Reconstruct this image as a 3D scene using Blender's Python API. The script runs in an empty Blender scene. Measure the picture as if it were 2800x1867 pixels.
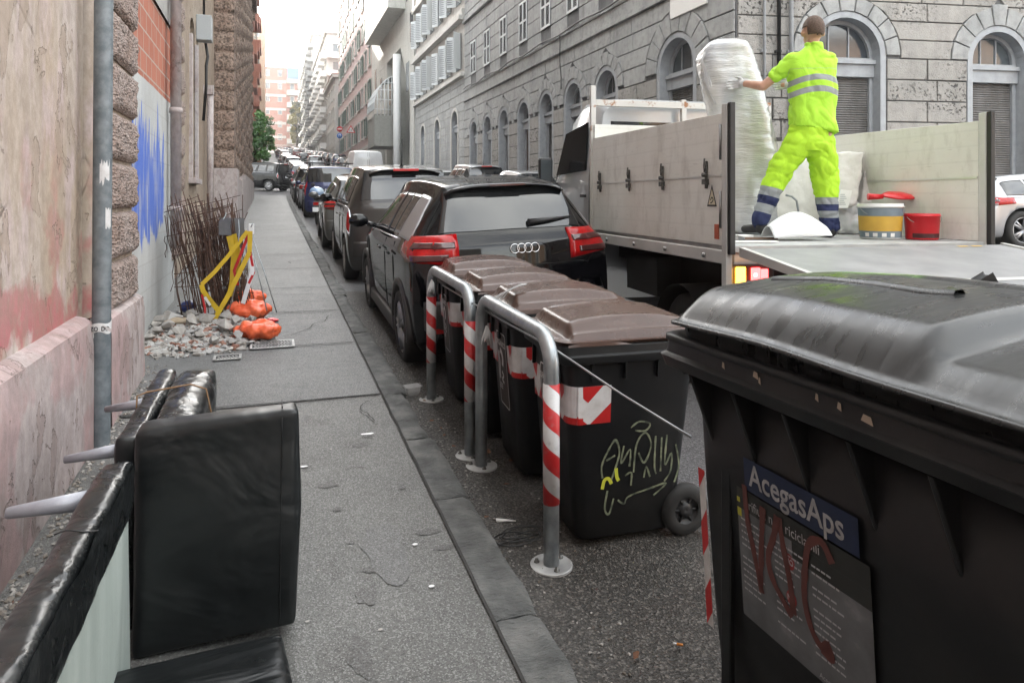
import bpy, bmesh, math, random
from mathutils import Vector, Matrix, noise
random.seed(7)
S = bpy.context.scene
C = S.collection
R = math.radians
PI = math.pi
TH = R(19.4)                     # the camera looks this far to the right of the street's direction (+Y)
FOC = 1867.0
# ------------------------------------------------------------------ camera, sky, sun, exposure
cd = bpy.data.cameras.new('camera'); cam = bpy.data.objects.new('camera', cd); C.objects.link(cam)
cam.location = (0, 0, 1.6); cam.rotation_euler = (R(90), 0, -TH)
cd.lens = 24; cd.sensor_width = 36; cd.shift_y = -0.138; cd.clip_start = .05; cd.clip_end = 2000
S.camera = cam
SUN_EL, SUN_AZ = R(24), R(-25)   # azimuth from +Y, clockwise
w = bpy.data.worlds.new('World'); S.world = w; w.use_nodes = True
nt = w.node_tree; nt.nodes.clear()
out = nt.nodes.new('ShaderNodeOutputWorld'); bg = nt.nodes.new('ShaderNodeBackground')
sky = nt.nodes.new('ShaderNodeTexSky'); sky.sky_type = 'NISHITA'; sky.sun_disc = False
sky.sun_elevation = SUN_EL; sky.sun_rotation = SUN_AZ; sky.air_density = 1.0; sky.dust_density = 2.5; sky.ozone_density = 1.0
tc = nt.nodes.new('ShaderNodeTexCoord')
mp = nt.nodes.new('ShaderNodeMapping'); mp.inputs['Scale'].default_value = (1, 1, 2.4)
nz = nt.nodes.new('ShaderNodeTexNoise'); nz.inputs['Scale'].default_value = 1.7; nz.inputs['Detail'].default_value = 7
rp = nt.nodes.new('ShaderNodeValToRGB'); rp.color_ramp.elements[0].position = .36; rp.color_ramp.elements[1].position = .62
mx = nt.nodes.new('ShaderNodeMix'); mx.data_type = 'RGBA'
hs = nt.nodes.new('ShaderNodeHueSaturation'); hs.inputs['Saturation'].default_value = .45
nt.links.new(tc.outputs['Generated'], mp.inputs[0]); nt.links.new(mp.outputs[0], nz.inputs['Vector'])
nt.links.new(nz.outputs['Fac'], rp.inputs[0])
ml = nt.nodes.new('ShaderNodeMath'); ml.operation = 'MULTIPLY'; ml.inputs[1].default_value = .4
nt.links.new(rp.outputs[0], ml.inputs[0]); nt.links.new(ml.outputs[0], mx.inputs['Factor'])
nt.links.new(sky.outputs[0], hs.inputs['Color']); nt.links.new(hs.outputs[0], mx.inputs['A'])
mx.inputs['B'].default_value = (11.6, 11.5, 10.6, 1)
nt.links.new(mx.outputs['Result'], bg.inputs[0]); bg.inputs[1].default_value = .13
nt.links.new(bg.outputs[0], out.inputs[0])
sl = bpy.data.lights.new('sun', 'SUN'); sl.energy = 2.6; sl.angle = R(.5); sl.color = (1, .94, .85)
so = bpy.data.objects.new('sun', sl); C.objects.link(so)
sd = Vector((math.sin(SUN_AZ)*math.cos(SUN_EL), math.cos(SUN_AZ)*math.cos(SUN_EL), math.sin(SUN_EL)))
so.rotation_euler = sd.to_track_quat('Z', 'Y').to_euler()
S.view_settings.view_transform = 'Standard'; S.view_settings.look = 'None'
S.view_settings.gamma = 1; S.view_settings.use_curve_mapping = False
S.view_settings.exposure = 2.85
S.cycles.max_bounces = 8; S.cycles.diffuse_bounces = 4; S.cycles.glossy_bounces = 4; S.cycles.transmission_bounces = 6
S.cycles.transparent_max_bounces = 12; S.cycles.sample_clamp_indirect = 6; S.cycles.caustics_reflective = False; S.cycles.caustics_refractive = False

# ------------------------------------------------------------------ terrain height and photo survey helpers
def gz(Y):
    z = .042*Y
    if Y > 30: z += .038*((Y-30) - 8*(1-math.exp(-(Y-30)/8)))
    return z
def rz(X, Y):                    # carriageway: a step below the pavement, cross street climbs to the right
    z = gz(Y) - .085
    if X > 8: z += .05*(X-8)*max(0, min(1, (16-Y)/4))
    return z
def cw(xc, d, z):                # camera-frame right/depth -> world
    return Vector((xc*math.cos(TH)+d*math.sin(TH), -xc*math.sin(TH)+d*math.cos(TH), z))
def at_d(x, y, d):               # the point seen at photo pixel (x,y), d metres deep
    return cw((x-1400)*d/FOC, d, 1.6-(y-547)*d/FOC)
def at_z(x, y, z):
    return at_d(x, y, (1.6-z)*FOC/(y-547))
def on_g(x, y, road=False):      # on the sloping ground
    h = 1.685 if road else 1.6
    return at_d(x, y, h*FOC/(y-464))

# ------------------------------------------------------------------ mesh building
class MB:
    def __init__(s, M=None): s.v=[]; s.f=[]; s.mi=[]; s.sm=[]; s.M=M
    def add(s, vs, fs, mi=0, sm=False):
        b = len(s.v)
        for p in vs:
            p = Vector(p); s.v.append(s.M @ p if s.M else p)
        for f in fs:
            s.f.append([b+i for i in f]); s.mi.append(mi); s.sm.append(sm)
        return s
    def box(s, x0, x1, y0, y1, z0, z1, mi=0):
        vs = [(x,y,z) for z in (z0,z1) for y in (y0,y1) for x in (x0,x1)]
        return s.add(vs, [(0,2,3,1),(4,5,7,6),(0,1,5,4),(2,6,7,3),(0,4,6,2),(1,3,7,5)], mi)
    def taper(s, c, b, t, z0, z1, mi=0):     # frustum: centre, bottom half sizes, top half sizes
        vs = [(c[0]+sx*b[0], c[1]+sy*b[1], z0) for sx,sy in ((-1,-1),(1,-1),(1,1),(-1,1))] + \
             [(c[0]+sx*t[0], c[1]+sy*t[1], z1) for sx,sy in ((-1,-1),(1,-1),(1,1),(-1,1))]
        return s.add(vs, [(3,2,1,0),(4,5,6,7),(0,1,5,4),(1,2,6,5),(2,3,7,6),(3,0,4,7)], mi)
    def loft(s, rings, mi=0, sm=True, cap=True, close=True):
        n = len(rings[0]); vs = [p for r in rings for p in r]; fs = []
        for i in range(len(rings)-1):
            for j in range(n if close else n-1):
                k = (j+1) % n
                fs.append((i*n+j, i*n+k, (i+1)*n+k, (i+1)*n+j))
        s.add(vs, fs, mi, sm)
        if cap and close:
            b = len(s.v)-len(vs)
            s.f.append([b+i for i in range(n)][::-1]); s.mi.append(mi); s.sm.append(False)
            s.f.append([b+len(vs)-n+i for i in range(n)]); s.mi.append(mi); s.sm.append(False)
        return s
    def tube(s, pts, r, seg=10, mi=0, rr=None, cap=True):
        pts = [Vector(p) for p in pts]; rings = []; up = None
        for i, p in enumerate(pts):
            a = pts[max(0,i-1)]; b = pts[min(len(pts)-1,i+1)]
            d = (b-a).normalized()
            if up is None:
                up = Vector((0,0,1)) if abs(d.z) < .9 else Vector((1,0,0))
            sx = d.cross(up)
            if sx.length < 1e-4: sx = d.orthogonal()
            sx.normalize(); up = sx.cross(d).normalized()
            q = rr[i] if rr else r
            rings.append([p+sx*math.cos(2*PI*k/seg)*q+up*math.sin(2*PI*k/seg)*q for k in range(seg)])
        return s.loft(rings, mi, True, cap)
    def lathe(s, prof, seg=24, o=(0,0,0), ax='z', mi=0, sm=True, cap=False):
        rings = []
        for r, h in prof:
            ring = []
            for k in range(seg):
                a = 2*PI*k/seg; c, n = r*math.cos(a), r*math.sin(a)
                p = (c,n,h) if ax=='z' else ((h,c,n) if ax=='x' else (c,h,n))
                ring.append((p[0]+o[0],p[1]+o[1],p[2]+o[2]))
            rings.append(ring)
        return s.loft(rings, mi, sm, cap)
    def grid(s, fn, nu, nv, mi=0, sm=True):
        vs = [fn(i/nu, j/nv) for i in range(nu+1) for j in range(nv+1)]
        fs = [(i*(nv+1)+j, (i+1)*(nv+1)+j, (i+1)*(nv+1)+j+1, i*(nv+1)+j+1) for i in range(nu) for j in range(nv)]
        return s.add(vs, fs, mi, sm)
    def prism(s, poly, n0, n1, mi=0, inset=0):   # polygon in (a,z), extruded along y from n0 to n1 (n1 = outer face)
        n = len(poly); cx = sum(p[0] for p in poly)/n; cz = sum(p[1] for p in poly)/n
        vs = [(a,n0,z) for a,z in poly]
        if inset:
            k = inset if n1 > n0 else -inset
            vs += [(a,n1-k,z) for a,z in poly]
            top = []
            for a,z in poly:
                da, dz = cx-a, cz-z
                top.append((a+max(-inset,min(inset,da)), n1, z+max(-inset,min(inset,dz))))
            vs += top; L = 3
        else:
            vs += [(a,n1,z) for a,z in poly]; L = 2
        fs = [tuple(range(n*(L-1), n*L))]
        for l in range(L-1):
            for i in range(n):
                j = (i+1) % n
                fs.append((l*n+i, l*n+j, (l+1)*n+j, (l+1)*n+i))
        return s.add(vs, fs, mi)
    def ball(s, c, r, seg=12, mi=0, sq=(1,1,1)):
        rings = []
        for i in range(1, seg):
            a = PI*i/seg
            rings.append([(c[0]+r*sq[0]*math.sin(a)*math.cos(2*PI*k/seg), c[1]+r*sq[1]*math.sin(a)*math.sin(2*PI*k/seg), c[2]-r*sq[2]*math.cos(a)) for k in range(seg)])
        return s.loft(rings, mi, True, True)
    def mesh(s, name, mats):
        me = bpy.data.meshes.new(name)
        me.from_pydata([tuple(p) for p in s.v], [], s.f)
        for m in (mats if isinstance(mats, (list,tuple)) else [mats]): me.materials.append(m)
        me.polygons.foreach_set('material_index', s.mi); me.polygons.foreach_set('use_smooth', s.sm)
        me.update(); return me
    def build(s, name, mats, parent=None, bevel=0, seg=2, fixn=False):
        me = s.mesh(name, mats)
        if fixn:
            bm = bmesh.new(); bm.from_mesh(me); bmesh.ops.recalc_face_normals(bm, faces=bm.faces); bm.to_mesh(me); bm.free()
        o = bpy.data.objects.new(name, me); C.objects.link(o); o.parent = parent
        if bevel:
            m = o.modifiers.new('bevel', 'BEVEL'); m.width = bevel; m.segments = seg; m.limit_method = 'ANGLE'; m.angle_limit = R(35)
        return o
def baked(me_ob):
    dg = bpy.context.evaluated_depsgraph_get(); dg.update()
    return bpy.data.meshes.new_from_object(me_ob.evaluated_get(dg), depsgraph=dg)
def remesh(mb, voxel=.012, smooth=4, fac=.6, disp=None, attr=None, ms=1):
    t = bpy.data.objects.new('tmp', mb.mesh('tmp', [])); C.objects.link(t)
    bm = bmesh.new(); bm.from_mesh(t.data); bmesh.ops.recalc_face_normals(bm, faces=bm.faces); bm.to_mesh(t.data); bm.free()
    m = t.modifiers.new('r','REMESH'); m.mode = 'VOXEL'; m.voxel_size = voxel; m.use_smooth_shade = True
    if smooth:
        q = t.modifiers.new('s','SMOOTH'); q.factor = fac; q.iterations = smooth
    me = baked(t); bpy.data.objects.remove(t)
    if disp:
        ns = [v.normal.copy() for v in me.vertices]
        for v, n in zip(me.vertices, ns): v.co = v.co + n*disp(v.co, n)
    if attr:
        a = me.attributes.new('bc', 'FLOAT', 'POINT')
        for i, v in enumerate(me.vertices): a.data[i].value = attr(v.co)
    for p in me.polygons: p.use_smooth = True
    me.update(); return me
def mobj(name, me, mats, parent=None):
    o = bpy.data.objects.new(name, me); C.objects.link(o); o.parent = parent
    me.materials.clear()
    for m in (mats if isinstance(mats,(list,tuple)) else [mats]): me.materials.append(m)
    return o
def thing(name, label, cat, loc=(0,0,0), rz_=0, group=None, rot=None):
    o = bpy.data.objects.new(name, None); C.objects.link(o); o.empty_display_size = .1
    o.location = loc; o.rotation_euler = rot if rot else (0,0,rz_)
    return tag(o, label, cat, group)
def tag(o, label, cat, group=None):
    o['label'] = label; o['category'] = cat
    if group: o['group'] = group
    return o
def kind(o, k='structure'): o['kind'] = k; return o
def dup(root, loc, rot, label, group=None, swap=None):
    def cp(o, p):
        c = o.copy(); C.objects.link(c); c.parent = p
        if swap and c.type == 'MESH':
            for i, sl_ in enumerate(c.material_slots):
                if sl_.material in swap:
                    nm = swap[sl_.material]; sl_.link = 'OBJECT'; sl_.material = nm
        for ch in o.children: cp(ch, c)
        return c
    r = cp(root, None); r.location = loc; r.rotation_euler = rot; r['label'] = label
    if group: r['group'] = group
    return r
def frame(o, u, v):              # plane frame: columns u (right), v (up), n
    u = Vector(u).normalized(); v = Vector(v).normalized(); n = u.cross(v)
    return Matrix(((u.x,v.x,n.x,o[0]),(u.y,v.y,n.y,o[1]),(u.z,v.z,n.z,o[2]),(0,0,0,1)))
def text_mb(mb, body, size, F, mi=0, off=(0,0), sxy=(1,1), align='LEFT', thick=.0008, bold=0):
    c = bpy.data.curves.new('t','FONT'); c.body = body; c.size = size; c.align_x = align; c.resolution_u = 3; c.offset = bold
    t = bpy.data.objects.new('t', c); C.objects.link(t); me = baked(t); bpy.data.objects.remove(t)
    old = mb.M; mb.M = F
    mb.add([(off[0]+v.co.x*sxy[0], off[1]+v.co.y*sxy[1], thick) for v in me.vertices], [tuple(p.vertices) for p in me.polygons], mi)
    mb.M = old; bpy.data.meshes.remove(me)
def stroke(mb, pts, w_, F, mi=0, n=.001, wob=0):
    q = []
    for i in range(len(pts)-1):     # Catmull-Rom through the points
        p0, p1, p2, p3 = (Vector(pts[max(0,i-1)]), Vector(pts[i]), Vector(pts[i+1]), Vector(pts[min(len(pts)-1,i+2)]))
        for k in range(6):
            t = k/6
            q.append(.5*((2*p1)+(p2-p0)*t+(2*p0-5*p1+4*p2-p3)*t*t+(3*p1-p0-3*p2+p3)*t**3))
    q.append(Vector(pts[-1])); vs = []
    for i, p in enumerate(q):
        d = (q[min(i+1,len(q)-1)]-q[max(0,i-1)])
        if d.length < 1e-6: d = Vector((1,0))
        d.normalize(); s_ = Vector((-d.y,d.x))*(w_/2)*(1+wob*noise.noise(Vector((p.x*40,p.y*40,3))))
        vs += [(p.x+s_.x,p.y+s_.y,n),(p.x-s_.x,p.y-s_.y,n)]
    old = mb.M; mb.M = F
    mb.add(vs, [(2*i,2*i+1,2*i+3,2*i+2) for i in range(len(q)-1)], mi); mb.M = old
# ------------------------------------------------------------------ materials
class NT:
    def __init__(s, name, rough=.6, metal=0, coat=0, spec=.5):
        s.m = bpy.data.materials.new(name); s.m.use_nodes = True; s.t = s.m.node_tree; s.N = s.t.nodes
        s.b = s.N['Principled BSDF']; s.b.inputs['Roughness'].default_value = rough; s.b.inputs['Metallic'].default_value = metal
        s.b.inputs['Coat Weight'].default_value = coat; s.b.inputs['Coat Roughness'].default_value = .05
        s.b.inputs['Specular IOR Level'].default_value = spec
        s.tc = s.N.new('ShaderNodeTexCoord')
    def lk(s, a, b): s.t.links.new(a, b)
    def vec(s, sc=(1,1,1), loc=(0,0,0), rot=(0,0,0), src='Object'):
        m = s.N.new('ShaderNodeMapping'); m.inputs['Scale'].default_value = sc; m.inputs['Location'].default_value = loc; m.inputs['Rotation'].default_value = rot
        s.lk(s.tc.outputs[src], m.inputs[0]); return m.outputs[0]
    def noise(s, scale=5, detail=6, v=None, rough=.55, dist=0):
        n = s.N.new('ShaderNodeTexNoise'); n.inputs['Scale'].default_value = scale; n.inputs['Detail'].default_value = detail
        n.inputs['Roughness'].default_value = rough; n.inputs['Distortion'].default_value = dist
        s.lk(v if v is not None else s.tc.outputs['Object'], n.inputs['Vector']); return n.outputs['Fac']
    def vor(s, scale=5, v=None, feature='F1', out='Distance'):
        n = s.N.new('ShaderNodeTexVoronoi'); n.feature = feature; n.inputs['Scale'].default_value = scale
        s.lk(v if v is not None else s.tc.outputs['Object'], n.inputs['Vector']); return n.outputs[out]
    def ramp(s, f, st, interp='LINEAR'):
        r = s.N.new('ShaderNodeValToRGB'); r.color_ramp.interpolation = interp; e = r.color_ramp.elements
        while len(e) < len(st): e.new(.5)
        for i, (p, c) in enumerate(st):
            e[i].position = p; c = (c,c,c) if isinstance(c,(int,float)) else c; e[i].color = (*c[:3],1)
        s.lk(f, r.inputs[0]); return r.outputs[0]
    def mix(s, f, a, b, mode='MIX'):
        m = s.N.new('ShaderNodeMix'); m.data_type = 'RGBA'; m.blend_type = mode
        for v, k in ((f,'Factor'),(a,'A'),(b,'B')):
            if hasattr(v, 'links'): s.lk(v, m.inputs[k])
            elif k == 'Factor': m.inputs[k].default_value = v
            else: m.inputs[k].default_value = (*v[:3],1) if not isinstance(v,(int,float)) else (v,v,v,1)
        return m.outputs['Result']
    def math(s, op, a, b=0, c=None):
        m = s.N.new('ShaderNodeMath'); m.operation = op
        for i, v in enumerate((a,b,c)):
            if v is None: continue
            if hasattr(v,'links'): s.lk(v, m.inputs[i])
            else: m.inputs[i].default_value = v
        return m.outputs[0]
    def sep(s, v=None, k='Z'):
        n = s.N.new('ShaderNodeSeparateXYZ'); s.lk(v if v is not None else s.tc.outputs['Object'], n.inputs[0]); return n.outputs[k]
    def attr(s, name='bc'):
        n = s.N.new('ShaderNodeAttribute'); n.attribute_name = name; return n.outputs['Fac']
    def col(s, c):
        if hasattr(c,'links'): s.lk(c, s.b.inputs['Base Color'])
        else: s.b.inputs['Base Color'].default_value = (*c[:3],1)
        return s
    def rough(s, r): s.lk(r, s.b.inputs['Roughness']); return s
    def bump(s, h, strength=.3, dist=.01, prev=None):
        n = s.N.new('ShaderNodeBump'); n.inputs['Strength'].default_value = strength; n.inputs['Distance'].default_value = dist
        s.lk(h, n.inputs['Height'])
        if prev is not None: s.lk(prev, n.inputs['Normal'])
        s.lk(n.outputs[0], s.b.inputs['Normal']); return n.outputs[0]
def mat(name, c, c2=None, sc=4, rough=.6, metal=0, bump=0, bsc=60, bd=.003, coat=0, spec=.5, rv=0, st=(1,1,1), lo=.35, hi=.65, det=6):
    n = NT(name, rough, metal, coat, spec)
    if c2 is not None: n.col(n.ramp(n.noise(sc, det, n.vec(st)), [(lo,c),(hi,c2)]))
    else: n.col(c)
    if rv: n.rough(n.ramp(n.noise(sc*2.3, 5), [(.3,max(0,rough-rv)),(.7,min(1,rough+rv))]))
    if bump: n.bump(n.noise(bsc, 5), bump, bd)
    return n.m
M = {}
def mk(key, *a, **k): M[key] = mat(key, *a, **k); return M[key]
mk('galv', (.26,.28,.29), (.38,.40,.41), sc=14, rough=.38, metal=.75, rv=.1, bump=.15, bsc=40)
mk('pole_paint', (.115,.135,.15), (.21,.235,.25), sc=16, rough=.55, metal=.2, bump=.3, bsc=40, bd=.002)
mk('galv_plate', (.50,.50,.49), (.30,.30,.30), sc=9, rough=.55, metal=.35, bump=.3, bsc=40)
mk('steel', (.30,.30,.30), rough=.3, metal=.9)
mk('bolt', (.16,.16,.15), (.07,.065,.06), sc=60, rough=.5, metal=.7)
mk('binplast', (.007,.0075,.0085), (.020,.020,.0195), sc=3.5, lo=.45, hi=.8, det=10, rough=.45, spec=.28, rv=.06, bump=.25, bsc=220, bd=.0006)
mk('brown', (.060,.032,.023), (.080,.045,.034), sc=3, rough=.28, spec=.5, rv=.05)
mk('rubber', (.012,.012,.012), (.022,.021,.02), sc=10, rough=.75)
mk('rim', (.36,.36,.37), rough=.3, metal=.85)
mk('darkwell', (.006,.006,.006), rough=.9)
mk('trim', (.018,.018,.019), rough=.5)
mk('chrome', (.75,.75,.77), rough=.12, metal=1)
mk('glass', (.010,.012,.014), rough=.03, spec=.8, coat=.25)
mk('glass_side', (.03,.033,.034), rough=.04, spec=.8, coat=.5)
mk('taillight', (.42,.004,.005), (.26,.003,.004), sc=20, rough=.14, coat=.3, spec=.3)
mk('taildark', (.05,.004,.005), rough=.15, coat=.8)
mk('headlight', (.6,.62,.64), rough=.1, coat=1)
mk('plate', (.75,.76,.78), rough=.4)
mk('plateblue', (.02,.06,.35), rough=.4)
mk('white_plastic', (.72,.72,.70), rough=.45)
mk('whitepaint', (.78,.78,.76), (.70,.70,.68), sc=3, rough=.45)
mk('red', (.55,.012,.015), rough=.35)
mk('redref', (.50,.02,.02), (.42,.015,.015), sc=12, rough=.4)
mk('whiteref', (.62,.62,.62), (.46,.44,.43), sc=18, rough=.45, lo=.4, hi=.75)
mk('concrete', (.30,.29,.28), (.42,.41,.39), sc=5, rough=.85, bump=.4, bsc=30)
mk('rust', (.055,.030,.020), (.10,.050,.032), sc=30, rough=.85)
mk('yellowtape', (.62,.42,.02), (.52,.34,.02), sc=9, rough=.4)
mk('whitetape', (.70,.70,.70), rough=.4)
mk('orangebag', (.72,.10,.035), (.82,.16,.06), sc=8, rough=.3, bump=.5, bsc=18, bd=.01)
mk('stonechip', (.24,.22,.20), (.38,.36,.33), sc=9, rough=.9, bump=.6, bsc=50, bd=.004)
mk('brickchip', (.22,.10,.07), (.28,.16,.12), sc=9, rough=.9, bump=.6, bsc=50, bd=.004)
mk('sack', (.28,.22,.15), (.36,.29,.21), sc=14, rough=.95, bump=.4, bsc=120)
mk('alu', (.60,.60,.58), (.52,.52,.50), sc=3, rough=.45, metal=.15, bump=.05, bsc=20)
n = NT('aluwhite', .45)
c_ = n.ramp(n.noise(2.2, 6), [(.3,(.70,.70,.65)),(.7,(.78,.78,.74))])
gr = n.ramp(n.noise(5, 9, n.vec((1,1.2,.5), loc=(4,1,0)), rough=.65), [(.50,0),(.72,.55)]); c_ = n.mix(gr, c_, (.40,.38,.33))
scr = n.ramp(n.noise(14, 5, n.vec((1,.5,9))), [(.66,0),(.70,.5)]); c_ = n.mix(scr, c_, (.32,.31,.29))
zz_ = n.math('FRACT', n.math('MULTIPLY', n.sep(), 8.25)); c_ = n.mix(n.ramp(zz_, [(.0,.18),(.10,0),(.92,0),(1.0,.18)]), c_, (.45,.45,.42))
n.col(c_); n.bump(n.noise(6, 3), .25, .01); M['aluwhite'] = n.m
mk('glass_truck', (.010,.011,.012), rough=.1, spec=.1); M['glass_truck'].node_tree.nodes['Principled BSDF'].inputs['IOR'].default_value = 1.22
mk('truckwhite', (.66,.66,.64), rough=.3, coat=.5)
mk('bladeblack', (.012,.012,.012), rough=.5)
mk('deck', (.30,.31,.31), (.42,.42,.41), sc=5, rough=.5, bump=.3, bsc=80)
mk('mattress', (.62,.60,.57), (.55,.53,.50), sc=5, rough=.8, bump=.4, bsc=14, bd=.01)
mk('greylining', (.36,.40,.37), (.28,.32,.29), sc=3, rough=.85, st=(4,4,.6), bump=.3, bsc=9, bd=.01)
mk('legmetal', (.34,.34,.37), (.27,.27,.30), sc=20, rough=.4, metal=.3)
mk('cord', (.20,.11,.05), rough=.7)
mk('cablebl', (.01,.01,.01), rough=.45)
mk('leaf', (.17,.075,.035), (.11,.05,.03), sc=30, rough=.8)
mk('bark', (.06,.045,.03), rough=.9)
mk('skin', (.52,.30,.21), (.46,.25,.17), sc=20, rough=.5)
mk('hair', (.07,.045,.032), (.13,.085,.062), sc=70, rough=.8, bump=.6, bsc=160, bd=.004)
mk('glove', (.55,.55,.55), (.44,.44,.44), sc=20, rough=.8)
mk('boot', (.012,.011,.012), rough=.6)
mk('darkwood', (.06,.035,.025), (.09,.055,.04), sc=8, rough=.7)
mk('shutterwhite', (.62,.65,.66), rough=.6)
mk('greenshut', (.03,.09,.065), rough=.6)
mk('winglass', (.10,.12,.13), (.05,.06,.07), sc=.6, rough=.08, spec=.8)
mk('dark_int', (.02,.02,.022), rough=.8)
mk('rooftile', (.30,.13,.09), rough=.9)
mk('redbucket', (.60,.012,.02), rough=.35)
mk('stonebeige', (.40,.37,.33), (.31,.29,.26), sc=2, rough=.85, bump=.4, bsc=20)
mk('wood_plank', (.14,.09,.06), (.09,.055,.04), sc=8, rough=.7, st=(1,6,1))
mk('bluebag', (.02,.03,.12), rough=.3)
mk('cardboardy', (.25,.12,.06), rough=.8)
def emis(name, c, e, base=(.1,.02,.01)):
    n = NT(name, .2, 0, .5); n.col(base); n.b.inputs['Emission Color'].default_value = (*c,1); n.b.inputs['Emission Strength'].default_value = e; M[name] = n.m
emis('amberlit', (1,.42,.02), 3.2, (.5,.2,.02)); emis('redlit', (1,.03,.03), 3.0, (.5,.01,.01)); emis('redhot', (1,.16,.1), 7, (.5,.01,.01))
# clear plastics
def clear(name, c, alpha, rough=.15, bumps=0, bsc=20):
    n = NT(name, rough, 0, .4, .7); n.col(c)
    n.b.inputs['Alpha'].default_value = alpha
    if bumps: n.bump(n.noise(bsc, 4), bumps, .01)
    M[name] = n.m
clear('tubplastic', (.75,.76,.76), .42, .2)
clear('whitebag', (.80,.81,.82), .82, .3, .6, 18)
# stretch-wrapped mattress: dense film folds
n = NT('filmwrap', .11, 0, .9, .7)
f1 = n.noise(9, 5, n.vec((1,1,7)), dist=.4); f2 = n.noise(30, 4, n.vec((.6,.6,4), rot=(0,.3,0)))
n.col(n.ramp(n.noise(3.2,4,n.vec((1,1,.5))), [(.3,(.40,.385,.35)),(.5,(.52,.52,.52)),(.7,(.43,.46,.50))]))
n.bump(n.math('ADD', f1, n.math('MULTIPLY', f2, .45)), .5, .02); n.b.inputs['Coat Roughness'].default_value = .1; M['filmwrap'] = n.m
clear('filmloose', (.80,.81,.82), .45, .12, .9, 14)
# leather: soft creases
def leather(name, sc_, rot, r0=.27):
    n = NT(name, .33, 0, .0, .42); n.col(n.ramp(n.noise(5), [(.3,(.007,.008,.0085)),(.7,(.012,.0135,.014))]))
    big = n.noise(2.2, 3, n.vec(sc_, rot=rot), rough=.5, dist=.6)
    g = n.bump(n.vor(420), .12, .0006); n.bump(big, .55, .05, g)
    n.rough(n.ramp(n.noise(9), [(.3,r0),(.7,r0+.13)])); M[name] = n.m
leather('leather', (1,3.2,3.2), (.3,.5,.2)); leather('leather_top', (2.5,2.5,2.5), (.2,.4,.9), .22); leather('leather_panel', (1.2,.8,1.7), (.1,.75,0), .30)
# paints
def paint(name, c, flake=0, rough=.28, dirt=(.10,.09,.08), dk=.15):
    n = NT(name, rough, .35 if flake else 0, 1.0, .25)
    d = n.ramp(n.noise(2.5, 8), [(.45,0),(.8,dk)]); n.col(n.mix(d, c, dirt)); n.b.inputs['Coat Roughness'].default_value = .04; M[name] = n.m
paint('p_black', (.003,.003,.004), dk=.03, rough=.5)
M['p_black'].node_tree.nodes['Principled BSDF'].inputs['Specular IOR Level'].default_value = .0
M['p_black'].node_tree.nodes['Principled BSDF'].inputs['Coat Weight'].default_value = .85; paint('p_brown', (.030,.026,.024), 1); paint('p_grey', (.10,.10,.10), 1); paint('p_silver', (.42,.43,.45), 1)
paint('p_blue', (.012,.02,.085), 1); paint('p_white', (.62,.63,.64)); paint('p_dgrey', (.035,.035,.038), 1); paint('p_mid', (.20,.20,.21), 1); paint('p_red', (.20,.01,.012))
paint('p_grass', (.12,.12,.115), 1)
# tarmac of the near pavement: pale worn surface with bright stone flecks and dark stains
def tarmac(name, a, b, fleck, stain, fs=170, bumpy=.5):
    n = NT(name, .62, 0, 0, .45)
    base = n.ramp(n.noise(1.1, 10, rough=.65), [(.32,a),(.68,b)]); sp_ = n.ramp(n.noise(9, 4, n.vec(loc=(1,2,0))), [(.68,0),(.73,.6)]); base = n.mix(sp_, base, stain)
    st = n.ramp(n.noise(2.7, 3, n.vec(loc=(3,7,0)), dist=.5), [(.62,0),(.70,1)])
    base = n.mix(n.math('MULTIPLY', st, .45), base, stain)
    v = n.vor(fs, out='Color'); sel = n.ramp(n.sep(v, 'X'), [(.72,0),(.80,1)])
    base = n.mix(n.math('MULTIPLY', sel, .42), base, fleck)
    dk = n.ramp(n.sep(v, 'Y'), [(.70,0),(.78,1)]); base = n.mix(n.math('MULTIPLY', dk, .5), base, tuple(x*.35 for x in a))
    n.col(base)
    d = n.vor(fs); n.rough(n.ramp(n.sep(v,'Z'), [(.3,.75),(.9,.40)]))
    g = n.bump(d, bumpy, .004); n.bump(n.noise(9, 8), .3, .02, g); M[name] = n.m
tarmac('tar_near', (.072,.070,.065), (.122,.119,.112), (.29,.29,.28), (.045,.038,.034), fs=210, bumpy=.3)
tarmac('tar_far', (.076,.076,.073), (.125,.125,.120), (.24,.24,.25), (.05,.05,.048), fs=200, bumpy=.35)
tarmac('road', (.060,.060,.062), (.105,.103,.105), (.28,.28,.29), (.035,.028,.024), fs=140, bumpy=.6)
tarmac('gutterdirt', (.018,.016,.014), (.048,.043,.038), (.22,.20,.18), (.02,.017,.014), fs=120, bumpy=.9)
n = NT('kerbstone', .72); n.col(n.ramp(n.noise(7,10), [(.3,(.055,.056,.054)),(.5,(.105,.107,.103)),(.7,(.19,.188,.178))]))
g = n.bump(n.noise(26, 8, n.vec((1,2.6,1))), 1.0, .035); n.bump(n.noise(120,4), .4, .004, g); M['kerbstone'] = n.m
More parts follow.
